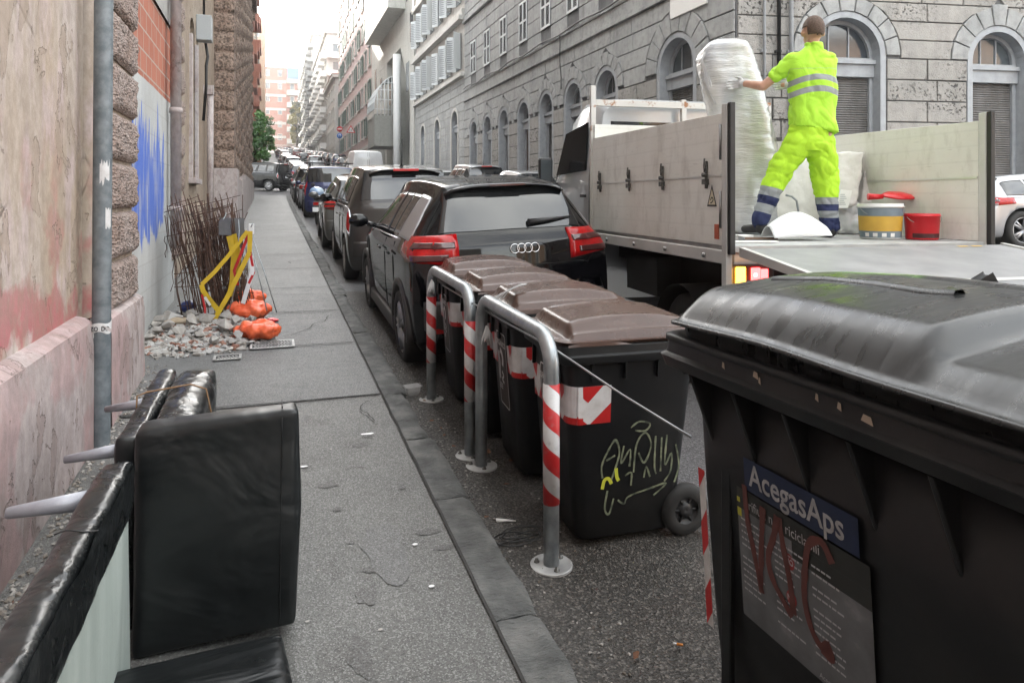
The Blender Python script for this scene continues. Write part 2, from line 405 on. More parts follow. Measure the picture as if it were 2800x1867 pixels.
# peeling plaster, beige over pink
def plaster(name, cols, pinkness=.5, zlow=1.4):
    n = NT(name, .85)
    a = n.ramp(n.noise(.9, 5, n.vec((1.2,1.2,.35))), [(.34,cols[0]),(.50,cols[1]),(.64,cols[2])])
    a = n.mix(n.ramp(n.noise(5, 9, n.vec((1,1.4,.45), loc=(2,0,0))), [(.48,0),(.62,.75)]), a, cols[3])
    z = n.sep(); low = n.math('MULTIPLY', n.ramp(n.math('DIVIDE', z, 4), [(zlow*.16,1),(zlow*.34,0)]), 1)
    pk = n.ramp(n.noise(2.3, 6, n.vec((1,1,.8), loc=(5,1,2))), [(.50,0),(.56,1)])
    a = n.mix(n.math('MULTIPLY', n.math('MULTIPLY', pk, low), pinkness), a, (.40,.085,.095))
    cn = n.noise(3.4, 10, n.vec((1,1,.75), loc=(9,3,1)), rough=.6, dist=.4); chip = n.ramp(cn, [(.575,0),(.585,1)]); rim_ = n.ramp(cn, [(.565,0),(.578,1),(.592,0)])
    a = n.mix(n.math('MULTIPLY', chip, .6), a, cols[4]); a = n.mix(n.math('MULTIPLY', rim_, .30), a, (.12,.09,.075)); mot = n.ramp(n.noise(16, 8, n.vec((1,1,.6)), rough=.7), [(.38,.55),(.62,0)]); a = n.mix(mot, a, tuple(x*.62 for x in cols[0]))
    cr = n.ramp(n.vor(1.7, n.vec((1,1,.4), loc=(1,1,1)), 'DISTANCE_TO_EDGE'), [(.0,1),(.012,0)])
    cr = n.math('MULTIPLY', cr, n.ramp(n.noise(2.2,3), [(.45,0),(.6,1)]))
    a = n.mix(n.math('MULTIPLY', cr, .28), a, (.08,.06,.05))
    drt = n.ramp(n.noise(1.4, 7, n.vec((4,4,.25))), [(.5,0),(.8,.35)]); a = n.mix(drt, a, (.20,.15,.12))
    n.col(a)
    g = n.bump(n.math('SUBTRACT', n.math('MULTIPLY', chip, -1), cr), .7, .012)
    g = n.bump(n.noise(7, 8), .45, .02, g); n.bump(n.noise(70,4), .25, .003, g); M[name] = n.m
plaster('plaster', ((.44,.35,.27),(.53,.46,.42),(.60,.59,.61),(.56,.45,.45),(.36,.28,.22)), .85, 1.5)
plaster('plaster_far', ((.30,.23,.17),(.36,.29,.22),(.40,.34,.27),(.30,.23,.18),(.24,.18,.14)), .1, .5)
plaster('plinthpink', ((.40,.325,.31),(.46,.39,.375),(.38,.33,.31),(.50,.43,.42),(.30,.22,.20)), .28, 1.0)
plaster('plinthgrey', ((.40,.35,.34),(.46,.41,.40),(.48,.44,.43),(.44,.37,.36),(.34,.27,.26)), .05, .3)
n = NT('roughblock', .92)
v_ = n.vor(46, n.vec((1,1,1.3))); nn = n.noise(34, 7)
pit = n.ramp(nn, [(.36,1),(.47,0)])
c_ = n.ramp(n.noise(3,5), [(.3,(.34,.25,.21)),(.7,(.40,.33,.30))]); c_ = n.mix(n.math('MULTIPLY', pit, .75), c_, (.10,.075,.06))
n.col(c_); n.bump(n.math('ADD', nn, n.math('MULTIPLY', v_, .6)), 1.0, .035); M['roughblock'] = n.m
n = NT('roughblock_dark', .92)
nn = n.noise(18, 8); c_ = n.ramp(n.noise(2.2,5), [(.3,(.26,.18,.14)),(.7,(.34,.26,.21))])
c_ = n.mix(n.ramp(nn, [(.40,.8),(.56,0)]), c_, (.055,.04,.032)); n.col(c_); n.bump(nn, 1.0, .05); M['roughblock_dark'] = n.m
# orange blocks with thick mortar / white painted blocks with blue spray
def blocks(name, mode):
    n = NT(name, .85); b = n.N.new('ShaderNodeTexBrick')
    cb = n.N.new('ShaderNodeCombineXYZ'); n.lk(n.sep(k='Y'), cb.inputs[0]); n.lk(n.sep(), cb.inputs[1]); n.lk(cb.outputs[0], b.inputs['Vector'])
    b.inputs['Scale'].default_value = 1; b.inputs['Brick Width'].default_value = .36 if mode else .30; b.inputs['Row Height'].default_value = .25 if mode else .20
    b.inputs['Mortar Size'].default_value = .008 if mode else .009; b.offset = .5
    return n, b
n, b = blocks('orangeblock', 0)
b.inputs['Color1'].default_value = (.42,.15,.095,1); b.inputs['Color2'].default_value = (.36,.12,.075,1); b.inputs['Mortar'].default_value = (.40,.34,.29,1)
n.col(n.mix(n.ramp(n.noise(9,6), [(.5,0),(.8,.35)]), b.outputs['Color'], (.40,.26,.20))); g = n.bump(b.outputs['Fac'], -.8, .006); n.bump(n.noise(60,4), .4, .004, g); M['orangeblock'] = n.m
n, b = blocks('whiteblock', 1)
b.inputs['Color1'].default_value = (.50,.51,.50,1); b.inputs['Color2'].default_value = (.45,.46,.455,1); b.inputs['Mortar'].default_value = (.43,.43,.42,1)
base = n.mix(n.ramp(n.noise(3,8,n.vec((1,1,.6))), [(.45,0),(.75,.6)]), b.outputs['Color'], (.33,.32,.30))
z = n.sep(); yy = n.sep(k='Y')
jag = n.noise(7, 3, n.vec((1,1,.08))); zz = n.math('ADD', z, n.math('MULTIPLY', jag, -1.6))
top = n.ramp(n.math('DIVIDE', n.math('ADD', z, n.math('MULTIPLY', n.noise(9,3,n.vec((1,1,.07))), 1.7)), 5), [(.62,1),(.624,0)])
jag2 = n.noise(5, 2, n.vec((1,1,.3), loc=(3,3,0)))
bot = n.ramp(n.math('DIVIDE', n.math('ADD', z, n.math('MULTIPLY', jag2, .8)), 5), [(.324,0),(.332,1)])
edge = n.ramp(n.math('DIVIDE', n.math('ADD', yy, n.math('MULTIPLY', n.noise(6,2), .25)), 10), [(.846,1),(.850,0)])
msk = n.math('MULTIPLY', n.math('MULTIPLY', top, bot), edge)
thin = n.ramp(n.noise(4, 6, n.vec((2,2,.35), loc=(0,4,0))), [(.34,.25),(.52,.92)])
n.col(n.mix(n.math('MULTIPLY', msk, thin), base, (.05,.13,.52)))
g = n.bump(b.outputs['Fac'], -.5, .004); n.bump(n.noise(12,8), .4, .008, g); M['whiteblock'] = n.m
# grey rusticated stone
def stone(name, a, b, dirt, pit=.0, bs=30, bst=.6):
    n = NT(name, .88)
    c = n.ramp(n.noise(.8, 8), [(.3,a),(.7,b)])
    c = n.mix(n.ramp(n.noise(6, 9), [(.45,0),(.75,.65)]), c, dirt)
    c = n.mix(n.ramp(n.noise(1.1, 7, n.vec((3,3,.3))), [(.5,0),(.8,.5)]), c, tuple(x*.6 for x in dirt))
    h = n.noise(bs, 8)
    if pit:
        pm = n.math('MULTIPLY', n.ramp(n.noise(14, 6), [(.38,1),(.48,0)]), n.ramp(n.noise(.55, 3, n.vec((1,1,2.2))), [(.46,0),(.60,pit)]))
        c = n.mix(pm, c, (.035,.030,.028)); g = n.bump(n.math('SUBTRACT', h, pm), bst, .03)
    else: g = n.bump(h, bst, .015)
    n.col(c); M[name] = n.m
stone('stone_grey', (.28,.29,.29), (.39,.395,.39), (.17,.172,.17), .0, 40, .5)
stone('stone_pit', (.28,.275,.258), (.355,.34,.32), (.22,.215,.20), .9)
stone('stone_cream', (.42,.40,.37), (.50,.48,.45), (.30,.28,.26))
stone('stone_back', (.09,.093,.096), (.13,.134,.138), (.06,.06,.062))
stone('jamb', (.33,.35,.37), (.38,.40,.42), (.26,.27,.29), 0, 40, .3)
stone('modern', (.46,.46,.43), (.50,.50,.47), (.38,.38,.35), 0, 50, .2)
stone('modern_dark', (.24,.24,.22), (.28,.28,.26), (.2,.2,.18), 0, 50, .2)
stone('pinkwall', (.50,.37,.35), (.54,.42,.40), (.42,.32,.31))
stone('palewall', (.50,.49,.46), (.55,.54,.51), (.42,.41,.39))
stone('redbrickwall', (.34,.13,.09), (.38,.16,.11), (.28,.11,.08))
stone('ochrewall', (.40,.27,.18), (.45,.31,.21), (.32,.22,.16))
n = NT('shuttergrey', .6); n.col(n.ramp(n.noise(3,6,n.vec((1,1,.4))), [(.4,(.13,.125,.12)),(.7,(.20,.195,.19))])); M['shuttergrey'] = n.m
# hi-vis clothing
n = NT('hivis', .75); n.col(n.ramp(n.noise(6,3), [(.3,(.38,.72,.03)),(.7,(.46,.82,.05))])); g = n.bump(n.noise(8,4,n.vec((1,1,.6)),dist=.8), .45, .03); M['hivis_plain'] = n.m
n = NT('shirtcloth', .75)
bc = n.attr(); k = n.ramp(bc, [(0,(.40,.74,.04)),(.30,(.27,.29,.30)),(.40,(.40,.74,.04)),(.50,(.27,.29,.30)),(.60,(.40,.74,.04))], 'CONSTANT')
n.col(k); n.bump(n.noise(7,4,n.vec((1,1,.7)),dist=.9), .5, .03); M['shirtcloth'] = n.m
n = NT('trousercloth', .75)
k = n.ramp(n.attr(), [(0,(.010,.018,.075)),(.36,(.27,.29,.30)),(.49,(.010,.018,.075)),(.61,(.27,.29,.30)),(.74,(.42,.72,.025))], 'CONSTANT')
n.col(k); n.bump(n.noise(7,4,n.vec((1,1,.6)),dist=.9), .5, .03); M['trousercloth'] = n.m
# helical red/white reflective tape, bucket label, tanker stripes
n = NT('spiral', .42)
th = n.math('ARCTAN2', n.sep(k='Y'), n.sep(k='X')); ph = n.math('FRACT', n.math('ADD', n.math('MULTIPLY', n.sep(), 5.6), n.math('DIVIDE', th, 2*PI)))
c_ = n.ramp(ph, [(0,(.48,.016,.018)),(.5,(.60,.60,.60))], 'CONSTANT'); n.col(n.mix(n.ramp(n.noise(30,6), [(.55,0),(.75,.5)]), c_, (.22,.20,.19))); M['spiral'] = n.m
n = NT('biglid', .36, 0, 0, .55)
g1 = n.noise(3, 8, n.vec((1,1,1))); base = n.ramp(g1, [(.3,(.010,.0105,.011)),(.7,(.022,.0225,.023))])
sc_ = n.ramp(n.noise(9, 8, n.vec((1.2,5,1.2))), [(.60,0),(.72,.16)]); base = n.mix(sc_, base, (.13,.135,.14))
gx = n.sep(k='X'); gy = n.sep(k='Y')
dd = n.math('ADD', n.math('POWER', n.math('SUBTRACT', gx, .62), 2), n.math('POWER', n.math('MULTIPLY', n.math('SUBTRACT', gy, 1.13), 1.0), 2))
gm = n.math('MULTIPLY', n.ramp(dd, [(.003,1),(.022,0)]), n.ramp(n.noise(9,4), [(.35,.3),(.6,.9)])); base = n.mix(gm, base, (.16,.42,.03))
n.col(base); n.rough(n.ramp(n.noise(6,7,n.vec((1,4,1))), [(.35,.22),(.7,.42)])); n.bump(n.noise(160,3), .08, .001); M['biglid'] = n.m
# ------------------------------------------------------------------ ground, road, pavements, kerb
def ysteps(a, b, near=.5):
    ys = [a]
    while ys[-1] < b: ys.append(min(b, ys[-1] + max(near, abs(ys[-1])*.04)))
    return ys
def sheet(name, xs, ys, zf, m):
    mb = MB(); vs = [(x,y,zf(x,y)) for y in ys for x in xs]; n = len(xs)
    mb.add(vs, [(j*n+i,j*n+i+1,(j+1)*n+i+1,(j+1)*n+i) for j in range(len(ys)-1) for i in range(n-1)], 0, True)
    return kind(mb.build(name, M[m]))
GE = ysteps(-14, 320, 1)
def grz(x, y): return rz(min(x,12), y) - .06
sheet('ground', [-400,-100,-30,-12,-6,-3,0,3,6,8,9,10,12,16,30,100,400], GE+[420,600], lambda x,y: grz(x,min(y,320)), 'road')
def rzz(x, y): return rz(x,y) + .035*max(0, min(x,9)-3)
sheet('road', [.86,1.5,3,4,5,6,7,8,8.6], ysteps(-14,320), rzz, 'road')
sheet('side_street', [8.6,9,10,11,12,14,16,20,28,45], ysteps(-14,15.5), lambda x,y: rzz(x,y), 'road')
sheet('crossing_street', [-60,-20,-8,-4,-2,0,.86], ysteps(40.5,48.5), lambda x,y: rz(x,y), 'road')
sheet('right_pavement', [8.6,9.3,10.05], ysteps(13.2,320), lambda x,y: rzz(x,y)+.12, 'tar_far')
sheet('pavement', [-1.7,-.9,-.3,.2,.75], ysteps(-6,4.93,.25), lambda x,y: gz(y)+.006*noise.noise(Vector((x*1.4,y*1.4,0))), 'tar_near')
sheet('worn_pavement', [-1.7,-.9,-.3,.2,.75], ysteps(4.95,40.4,.25), lambda x,y: gz(y)+.004*noise.noise(Vector((x*1.4,y*1.4,0))), 'tar_far')
sheet('far_pavement', [-3.5,-1.2,.75], ysteps(48.6,320), lambda x,y: gz(y), 'tar_far')
# gutter strip of grit and dirt along the kerb
def gut(x, y): return rz(x,y)+.004+max(0,.022*(1-(x-.9)/.45))*(1+.5*noise.noise(Vector((x*9,y*9,1))))+.002+.002*(x>1.4)
sheet('gutter', [.88+.045*i for i in range(27)], [ -2+.09*i for i in range(130)], gut, 'gutterdirt')
# pavement joints and the kerb stones
mb = MB()
def crack(pts, w_):
    for (x0,y0),(x1,y1) in zip(pts, pts[1:]):
        d = Vector((x1-x0,y1-y0)); s_ = Vector((-d.y,d.x)).normalized()*w_
        mb.add([(x0+s_.x,y0+s_.y,gz(y0)+.0105),(x0-s_.x,y0-s_.y,gz(y0)+.0105),(x1-s_.x,y1-s_.y,gz(y1)+.0105),(x1+s_.x,y1+s_.y,gz(y1)+.0105)], [(0,1,2,3)])
for y in (4.94, 6.5, 8.05, 9.7, 11.6, 13.6, 16.2, 19, 22.5, 27):
    pts = [(x*.14-.95, y+.02*noise.noise(Vector((x*.9,y,0)))-.05*(x/12-.5)) for x in range(13)]
    crack(pts, .007+.0006*y)
crack([(.745+.006*noise.noise(Vector((i*.5,0,2))), -1+i*.1) for i in range(300)], .006)
for (sx_,sy_,n_,a_) in ((.62,4.4,9,2.2),(.1,6.9,20,.4),(-.2,9.0,22,1.3),(.3,12.2,20,.9)):
    q = [(sx_,sy_)]
    for k in range(n_):
        a_ += random.Random(k*7+int(sx_*50)).uniform(-.5,.5); q.append((q[-1][0]+.05*math.cos(a_), q[-1][1]+.05*math.sin(a_)))
    q = [p for p in q if -.9 < p[0] < .72]
    if len(q) > 2: crack(q, .0022+.0003*sy_)
kind(mb.build('pavement_joint', mat('jointdark', (.03,.028,.026), rough=.9)))
mb = MB(); y = -3.0; rr = random.Random(3)
while y < 40.2:
    L = rr.uniform(.75, 1.15); x0, x1 = .745, .915+rr.uniform(-.018,.018)
    nu = 12 if y < 8 else 3; dz = rr.uniform(-.004,.006)
    def top(u, v, y=y, L=L, x0=x0, x1=x1, dz=dz):
        X = x0+(x1-x0)*v; Y = y+.006+(L-.012)*u
        e = min(u*L, (1-u)*L, .05)/.05; r_ = -.016*max(0,(v-.8)/.2)**2-.012*(1-e)**3
        X += .018*noise.noise(Vector((Y*5,1,1)))*(v > .95)
        return (X, Y, gz(Y)+dz+r_+.010*noise.noise(Vector((X*9,Y*5,4)))+.005*noise.noise(Vector((X*30,Y*24,4))))
    mb.grid(top, nu*2, 6, 0, True)
    def side(u, v, top=top):
        p = top(u, 1); return (p[0]+.004*v, p[1], p[2]+(gz(p[1])-.11-p[2])*v)
    mb.grid(side, nu*2, 2, 0, True)
    for u in (0, 1):
        vs = [top(u, i/6) for i in range(7)]; vs += [(x0,vs[0][1],gz(y)-.1),(x1,vs[0][1],gz(y)-.1)]
        mb.add(vs, [(0,1,2,3,4,5,6,8,7)])
    y += L
kind(mb.build('kerb', M['kerbstone']))
def at_world(o, root): o.location = -Vector(root.location); return o
def bthing(name, label, cat, loc, group=None): return thing(name, label, cat, loc, 0, group)

# ------------------------------------------------------------------ left: old plastered building
bA = bthing('plastered_building', 'old building with peeling beige and pink plaster beside the pavement', 'building', (-1.05, 4, 0))
def part(name, mb, m, root, bevel=0, fixn=False, parent=None):
    o = mb.build(name, m, parent or root, bevel, 2, fixn)
    if parent is None: at_world(o, root)
    return o
H = 19
mb = MB()
def wallX(mb, X, y0, y1, z0, z1, ny, nz, amp=.006, seed=0):
    mb.grid(lambda u,v: (X+amp*noise.noise(Vector((y0+(y1-y0)*u, z0+(z1-z0)*v, seed)))+amp*.5*noise.noise(Vector(((y0+(y1-y0)*u)*4, (z0+(z1-z0)*v)*4, seed))), y0+(y1-y0)*u, z0+(z1-z0)*v), ny, nz)
wallX(mb, -1.05, -9, 1.9, .85, H, 20, 30); wallX(mb, -1.05, 1.9, 3.02, .85, 1.93, 8, 8); wallX(mb, -1.05, 1.9, 3.02, 3.6, H, 8, 20)
wallX(mb, -1.05, 3.02, 4.62, .85, H, 20, 90, .009); mb.box(-1.3,-1.06,-9,5.0,-.5,.9)
for y0,y1 in ((1.9,1.9),(3.02,3.02)): mb.add([(-1.05,y0,1.93),(-1.3,y0,1.93),(-1.3,y0,3.6),(-1.05,y0,3.6)], [(0,1,2,3)])
mb.add([(-1.05,1.9,1.93),(-1.3,1.9,1.93),(-1.3,3.02,1.93),(-1.05,3.02,1.93)], [(0,1,2,3)])
part('plaster_wall', mb, M['plaster'], bA)
mb = MB(); mb.box(-1.32,-1.2,1.9,3.02,1.93,3.6); part('blocked_window', mb, M['plinthpink'], bA, fixn=True)
mb = MB(); mb.box(-1.1,-.985,1.8,3.09,1.86,1.93); mb.box(-1.1,-1.005,1.85,3.04,1.80,1.86); part('window_sill', mb, M['plinthpink'], bA, .008)
mb = MB()   # half-round pilaster strip and the pale band after it
mb.loft([[(-1.06+.065*math.sin(a), 4.74-.10*math.cos(a), z) for a in [PI*k/10 for k in range(11)]] for z in [.9+.5*i for i in range(28)]], close=False)
mb.box(-1.06,-1.045,4.84,5.2,.8,H)
part('pilaster', mb, M['plaster'], bA)
def plinth(y0, y1, X, zt, cap=.045, name='plinth', m='plinthpink'):
    mb = MB(); mb.grid(lambda u,v: (X+.005*noise.noise(Vector((u*9,v*4,2)))+.014*max(0,v-.93)/.07*-1, y0+(y1-y0)*u, gz(y0)-.3+(zt-cap-gz(y0)+.3)*v), 30, 12)
    mb.grid(lambda u,v: (X-.014-.14*v, y0+(y1-y0)*u, zt-cap+.05*v**.5+.003*noise.noise(Vector((u*30,v*4,2)))), 40, 4)
    mb.add([(X-.01,y1,zt-cap),(X-.01,y1,-.4),(X-.3,y1,-.4),(X-.3,y1,zt)], [(0,1,2,3)]); mb.add([(X-.01,y0,zt-cap),(X-.01,y0,-.4),(X-.3,y0,-.4),(X-.3,y0,zt)], [(0,3,2,1)])
    return part(name, mb, M[m], bA)
plinth(-9, 4.5, -.955, .945); plinth(4.76, 5.92, -.925, .90)
def rough_pier(root, y0, y1, X, z0, z1, h, m, name='rusticated_pier', proud=.05, res=.045, amp=.02, gap=.035, x_in=None, rows=99):
    mb = MB(); z = z0; k = 0
    while z < z1 and k < rows:
        zt = min(z+h-gap, z1); ny = max(2,int((y1-y0)/res)); nz = max(2,int((zt-z)/res))
        def f(u, v, z=z, zt=zt):
            Y = y0+(y1-y0)*u; Z = z+(zt-z)*v
            e = min(u*(y1-y0), (1-u)*(y1-y0), v*(zt-z), (1-v)*(zt-z)); q = min(1, e/.035)
            return (X-proud+proud*q**.5+(amp*noise.noise(Vector((Y*17,Z*17,1)))+amp*.7*noise.noise(Vector((Y*40,Z*40,5))))*q, Y, Z)
        mb.grid(f, ny, nz, 0, True)
        xb = X-.35
        mb.add([(X-proud,y0,z),(X-proud,y0,zt),(xb,y0,zt),(xb,y0,z),(X-proud,y1,z),(X-proud,y1,zt),(xb,y1,zt),(xb,y1,z)], [(0,1,2,3),(4,7,6,5),(1,5,6,2),(0,3,7,4)])
        z += h; k += 1
    o = part(name, mb, M[m], root)
    b2 = MB(); b2.box(X-.34, X-proud-.012, y0+.01, y1-.01, z0-.02, z1); part('pier_core', b2, M['plaster_far'], root)
    return o
rough_pier(bA, 5.08, 5.86, -.955, .88, 7.2, .332, 'roughblock', proud=.034, res=.022, amp=.017, gap=.028)
mb = MB(); wallX(mb, -1.12, 5.86, 9.2, -.3, 2.73, 30, 25, .008, 3); part('painted_block_infill', mb, M['whiteblock'], bA)
mb = MB(); wallX(mb, -1.135, 5.86, 9.2, 2.73, 3.62, 4, 4, .003, 3); part('orange_brick_infill', mb, M['orangeblock'], bA)
mb = MB(); wallX(mb, -1.11, 5.86, 9.2, 3.62, H, 4, 20, .004, 3); part('render_infill', mb, M['concrete'], bA)
mb = MB(); mb.tube([(-1.03,8.62,1.05),(-1.03,8.62,H)], .058, 14)
for z in (1.5,2.62,3.9,5.4): mb.lathe([(.058,z-.03),(.070,z-.03),(.070,z+.03),(.058,z+.03)], 14, (-1.03,8.62,0))
part('drainpipe', mb, M['plinthgrey'], bA)
rough_pier(bA, 8.98, 9.62, -1.04, .9, 9.5, .40, 'roughblock', res=.05, amp=.02)
mb = MB()   # set-back plaster wall with a narrow arched window
wallX(mb, -1.4, 9.4, 13.6, -.3, H, 20, 60, .012, 5); wallX(mb, -1.4, 14.5, 19.3, -.3, H, 12, 40, .012, 5)
wallX(mb, -1.4, 13.6, 14.5, -.3, 2.0, 6, 8, .01, 5); wallX(mb, -1.4, 13.6, 14.5, 5.0, H, 6, 8, .01, 5)
for Y in (13.6,14.5): mb.add([(-1.4,Y,2.0),(-1.75,Y,2.0),(-1.75,Y,5.0),(-1.4,Y,5.0)], [(0,1,2,3)])
mb.grid(lambda u,v: (-1.4-.35*v, 14.05-.45*math.cos(PI*u), 4.6+.4*math.sin(PI*u)), 12, 1)
mb.add([(-1.398,13.6,5.02)]+[(-1.398, 14.05-.45*math.cos(PI*u/12), 4.6+.4*math.sin(PI*u/12)) for u in range(13)]+[(-1.398,14.5,5.02)], [tuple(range(15))])
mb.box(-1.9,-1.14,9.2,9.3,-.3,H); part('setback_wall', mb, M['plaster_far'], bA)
mb = MB(); mb.box(-1.80,-1.70,13.6,14.5,2.0,5.0); part('window_pane', mb, M['winglass'], bA)
mb = MB(); mb.box(-1.42,-1.28,13.45,14.65,1.9,2.0); mb.box(-1.42,-1.34,13.5,13.6,2.0,4.6); mb.box(-1.42,-1.34,14.5,14.6,2.0,4.6); part('window_surround', mb, M['plinthgrey'], bA, .01)
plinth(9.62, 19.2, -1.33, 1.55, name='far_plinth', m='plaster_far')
mb = MB(); mb.tube([(-1.27,16.3,.9),(-1.27,16.3,4.1)], .07, 10); mb.box(-1.4,-1.2,16.2,16.42,3.9,4.1); part('cable_pipe', mb, M['plinthgrey'], bA)
mb = MB(); mb.box(-1.4,-1.12,14.7,15.0,4.75,5.25); part('meter_box', mb, mat('meter', (.35,.37,.38), rough=.5), bA, .015)
mb = MB(); mb.tube([(-1.25,15,4.75),(-1.22,15.1,4.5),(-1.24,15.0,4.3),(-1.25,15.1,3.9),(-1.3,15.1,3.2)], .03, 6); mb.tube([(-1.3,15.2,H),(-1.3,15.2,5.2)], .025, 6); part('cable', mb, M['cablebl'], bA)
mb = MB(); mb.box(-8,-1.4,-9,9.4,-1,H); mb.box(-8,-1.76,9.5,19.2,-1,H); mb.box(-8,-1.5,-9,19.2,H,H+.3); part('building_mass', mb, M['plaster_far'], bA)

# rusticated building further on
bH = bthing('rusticated_building', 'brown rough-stone building with rusticated piers further up the left pavement', 'building', (-1, 19.2, .8))
mb = MB()
mb.box(-8,-1.06,19.3,37.8,-1,20)
part('wall', mb, M['roughblock_dark'], bH)
def face_block(mb, x0, x1, Y, z0, z1, amp=.03):
    def f(u, v):
        X = x0+(x1-x0)*u; Z = z0+(z1-z0)*v
        e = min(u*(x1-x0),(1-u)*(x1-x0),v*(z1-z0),(1-v)*(z1-z0)); q = min(1,e/.05)
        return (X, Y-.06*q**.6-amp*q*noise.noise(Vector((X*9,Z*9,2))), Z)
    mb.grid(f, 8, 7)
mb = MB(); z = 2.4; k = 0
while z < 11:
    face_block(mb, -1.46, -.92, 19.2, z, z+.475); z += .51; k += 1
mb.box(-1.46,-.92,19.2,20,2.2,11.3); part('corner_pier', mb, M['roughblock_dark'], bH)
for i, y0 in enumerate((19.25, 21.4, 23.9, 26.4, 28.9, 31.4, 33.9, 36.4)):
    rough_pier(bH, y0, y0+(1.0 if i else .9), -.88+.0*i, 2.42, 11.2, .51, 'roughblock_dark', 'side_pier', .07, .13, .025, .04)
mb = MB()
for (y0,y1,X,zt) in ((19.12,20.3,-.84,2.42),(20.3,22.6,-.86,2.2),(22.6,26,-.84,2.3),(26,37.8,-.86,2.5)): mb.box(-1.5,X,y0,y1,0,zt)
part('plinth', mb, M['plinthgrey'], bH, .01)
mb = MB(); mb.box(-1.6,-.8,37.3,37.9,10.9,11.3); mb.box(-8,-.70,19.1,38,11.3,11.6); mb.box(-8,-.75,19.1,38,19.9,20.3); part('cornice', mb, M['roughblock_dark'], bH)

# ------------------------------------------------------------------ right: stone facades with arches
def facade_matrix(o, d, outw):
    d = Vector((*d,0)).normalized(); n = Vector((*outw,0)).normalized()
    return Matrix(((d.x,n.x,0,o[0]),(d.y,n.y,0,o[1]),(0,0,1,o[2] if len(o)>2 else 0),(0,0,0,1)))
def arc(c, r, zs, n=14): return [(c-r*math.cos(PI*i/n), zs+r*math.sin(PI*i/n)) for i in range(n+1)]
def backing(mb, a0, a1, z0, z1, ops):
    # ops: (c, r, zs, zb) openings with arched (r) head, or (c, half, ztop, zb, 'rect')
    ops = sorted(ops); x = a0
    for o in ops:
        c, r = o[0], o[1]
        mb.add([(x,0,z0),(c-r,0,z0),(c-r,0,z1),(x,0,z1)], [(0,1,2,3)])
        if len(o) == 5:
            mb.add([(c-r,0,o[2]),(c+r,0,o[2]),(c+r,0,z1),(c-r,0,z1)], [(0,1,2,3)])
            if o[3] > z0: mb.add([(c-r,0,z0),(c+r,0,z0),(c+r,0,o[3]),(c-r,0,o[3])], [(0,1,2,3)])
        else:
            A = arc(c, r, o[2])
            for (p, q) in zip(A, A[1:]): mb.add([(p[0],0,p[1]),(q[0],0,q[1]),(q[0],0,z1),(p[0],0,z1)], [(0,1,2,3)])
            if o[3] > z0: mb.add([(c-r,0,z0),(c+r,0,z0),(c+r,0,o[3]),(c-r,0,o[3])], [(0,1,2,3)])
        x = c+r
    mb.add([(x,0,z0),(a1,0,z0),(a1,0,z1),(x,0,z1)], [(0,1,2,3)])
def masonry(mb, a0, a1, z0, z1, h, rings, rects=(), proud=.04, bl=1.1, seed=1, gap=.027):
    rnd = random.Random(seed); z = z0; row = 0
    while z < z1-.05:
        zt = min(z+h, z1); segs = [(a0, None, a1, None)]
        zm = (z+zt)/2; spans = []
        for (c, Rr, zs) in rings:      # round zone kept free above zs, straight sides below
            if zt <= zs: hw = [Rr]*3
            else:
                hw = []
                for q in (z, zm, zt):
                    dz = max(0, q-zs); hw.append(math.sqrt(Rr*Rr-dz*dz) if dz < Rr else 0)
            if max(hw) > 0: spans.append((c, hw))
        for (c, hwid, zb, zt2) in rects:
            if zt > zb+.02 and z < zt2-.02: spans.append((c, [hwid]*3))
        spans.sort(); cur = (a0, [0]*3)
        for s_ in spans + [(a1, [0]*3)]:
            L = [cur[0]+q for q in cur[1]]; Rt = [s_[0]-q for q in s_[1]]
            lo, hi = max(L), min(Rt)
            if hi-lo > .06:
                n = max(1, round((hi-lo)/bl)); off = (.5 if row % 2 else 0)
                cuts = [lo] + ([lo+(hi-lo)*(i+(.25 if off else 0))/n for i in range(1,n)]) + [hi]
                for i in range(len(cuts)-1):
                    g = gap/2; l3 = [cuts[i]+g]*3; r3 = [cuts[i+1]-g]*3
                    if i == 0: l3 = [v+g for v in L]
                    if i == len(cuts)-2: r3 = [v-g for v in Rt]
                    pr = proud*rnd.uniform(.8,1.25)
                    poly = [(l3[0],z+g),(r3[0],z+g),(r3[1],zm),(r3[2],zt-g),(l3[2],zt-g),(l3[1],zm)]
                    mb.prism(poly, 0, pr, 0, .012)
            cur = s_
        z = zt; row += 1
def voussoirs(mb, c, r, Rr, zs, n, proud=.05):
    for i in range(n):
        a0, a1 = PI*i/n+.012, PI*(i+1)/n-.012
        Ro = Rr*(1.0 if i != n//2 else 1.06)
        P = [(c-r*math.cos(a0), zs+r*math.sin(a0)), (c-r*math.cos((a0+a1)/2), zs+r*math.sin((a0+a1)/2)), (c-r*math.cos(a1), zs+r*math.sin(a1)),
             (c-Ro*math.cos(a1), zs+Ro*math.sin(a1)), (c-Ro*math.cos((a0+a1)/2), zs+Ro*math.sin((a0+a1)/2)), (c-Ro*math.cos(a0), zs+Ro*math.sin(a0))]
        mb.prism(P, 0, proud, 0, .012)
def sub(name, mb, m, root, parent=None, bevel=0):
    if parent is None: return part(name, mb, m, root, bevel)
    return mb.build(name, m, parent, bevel)
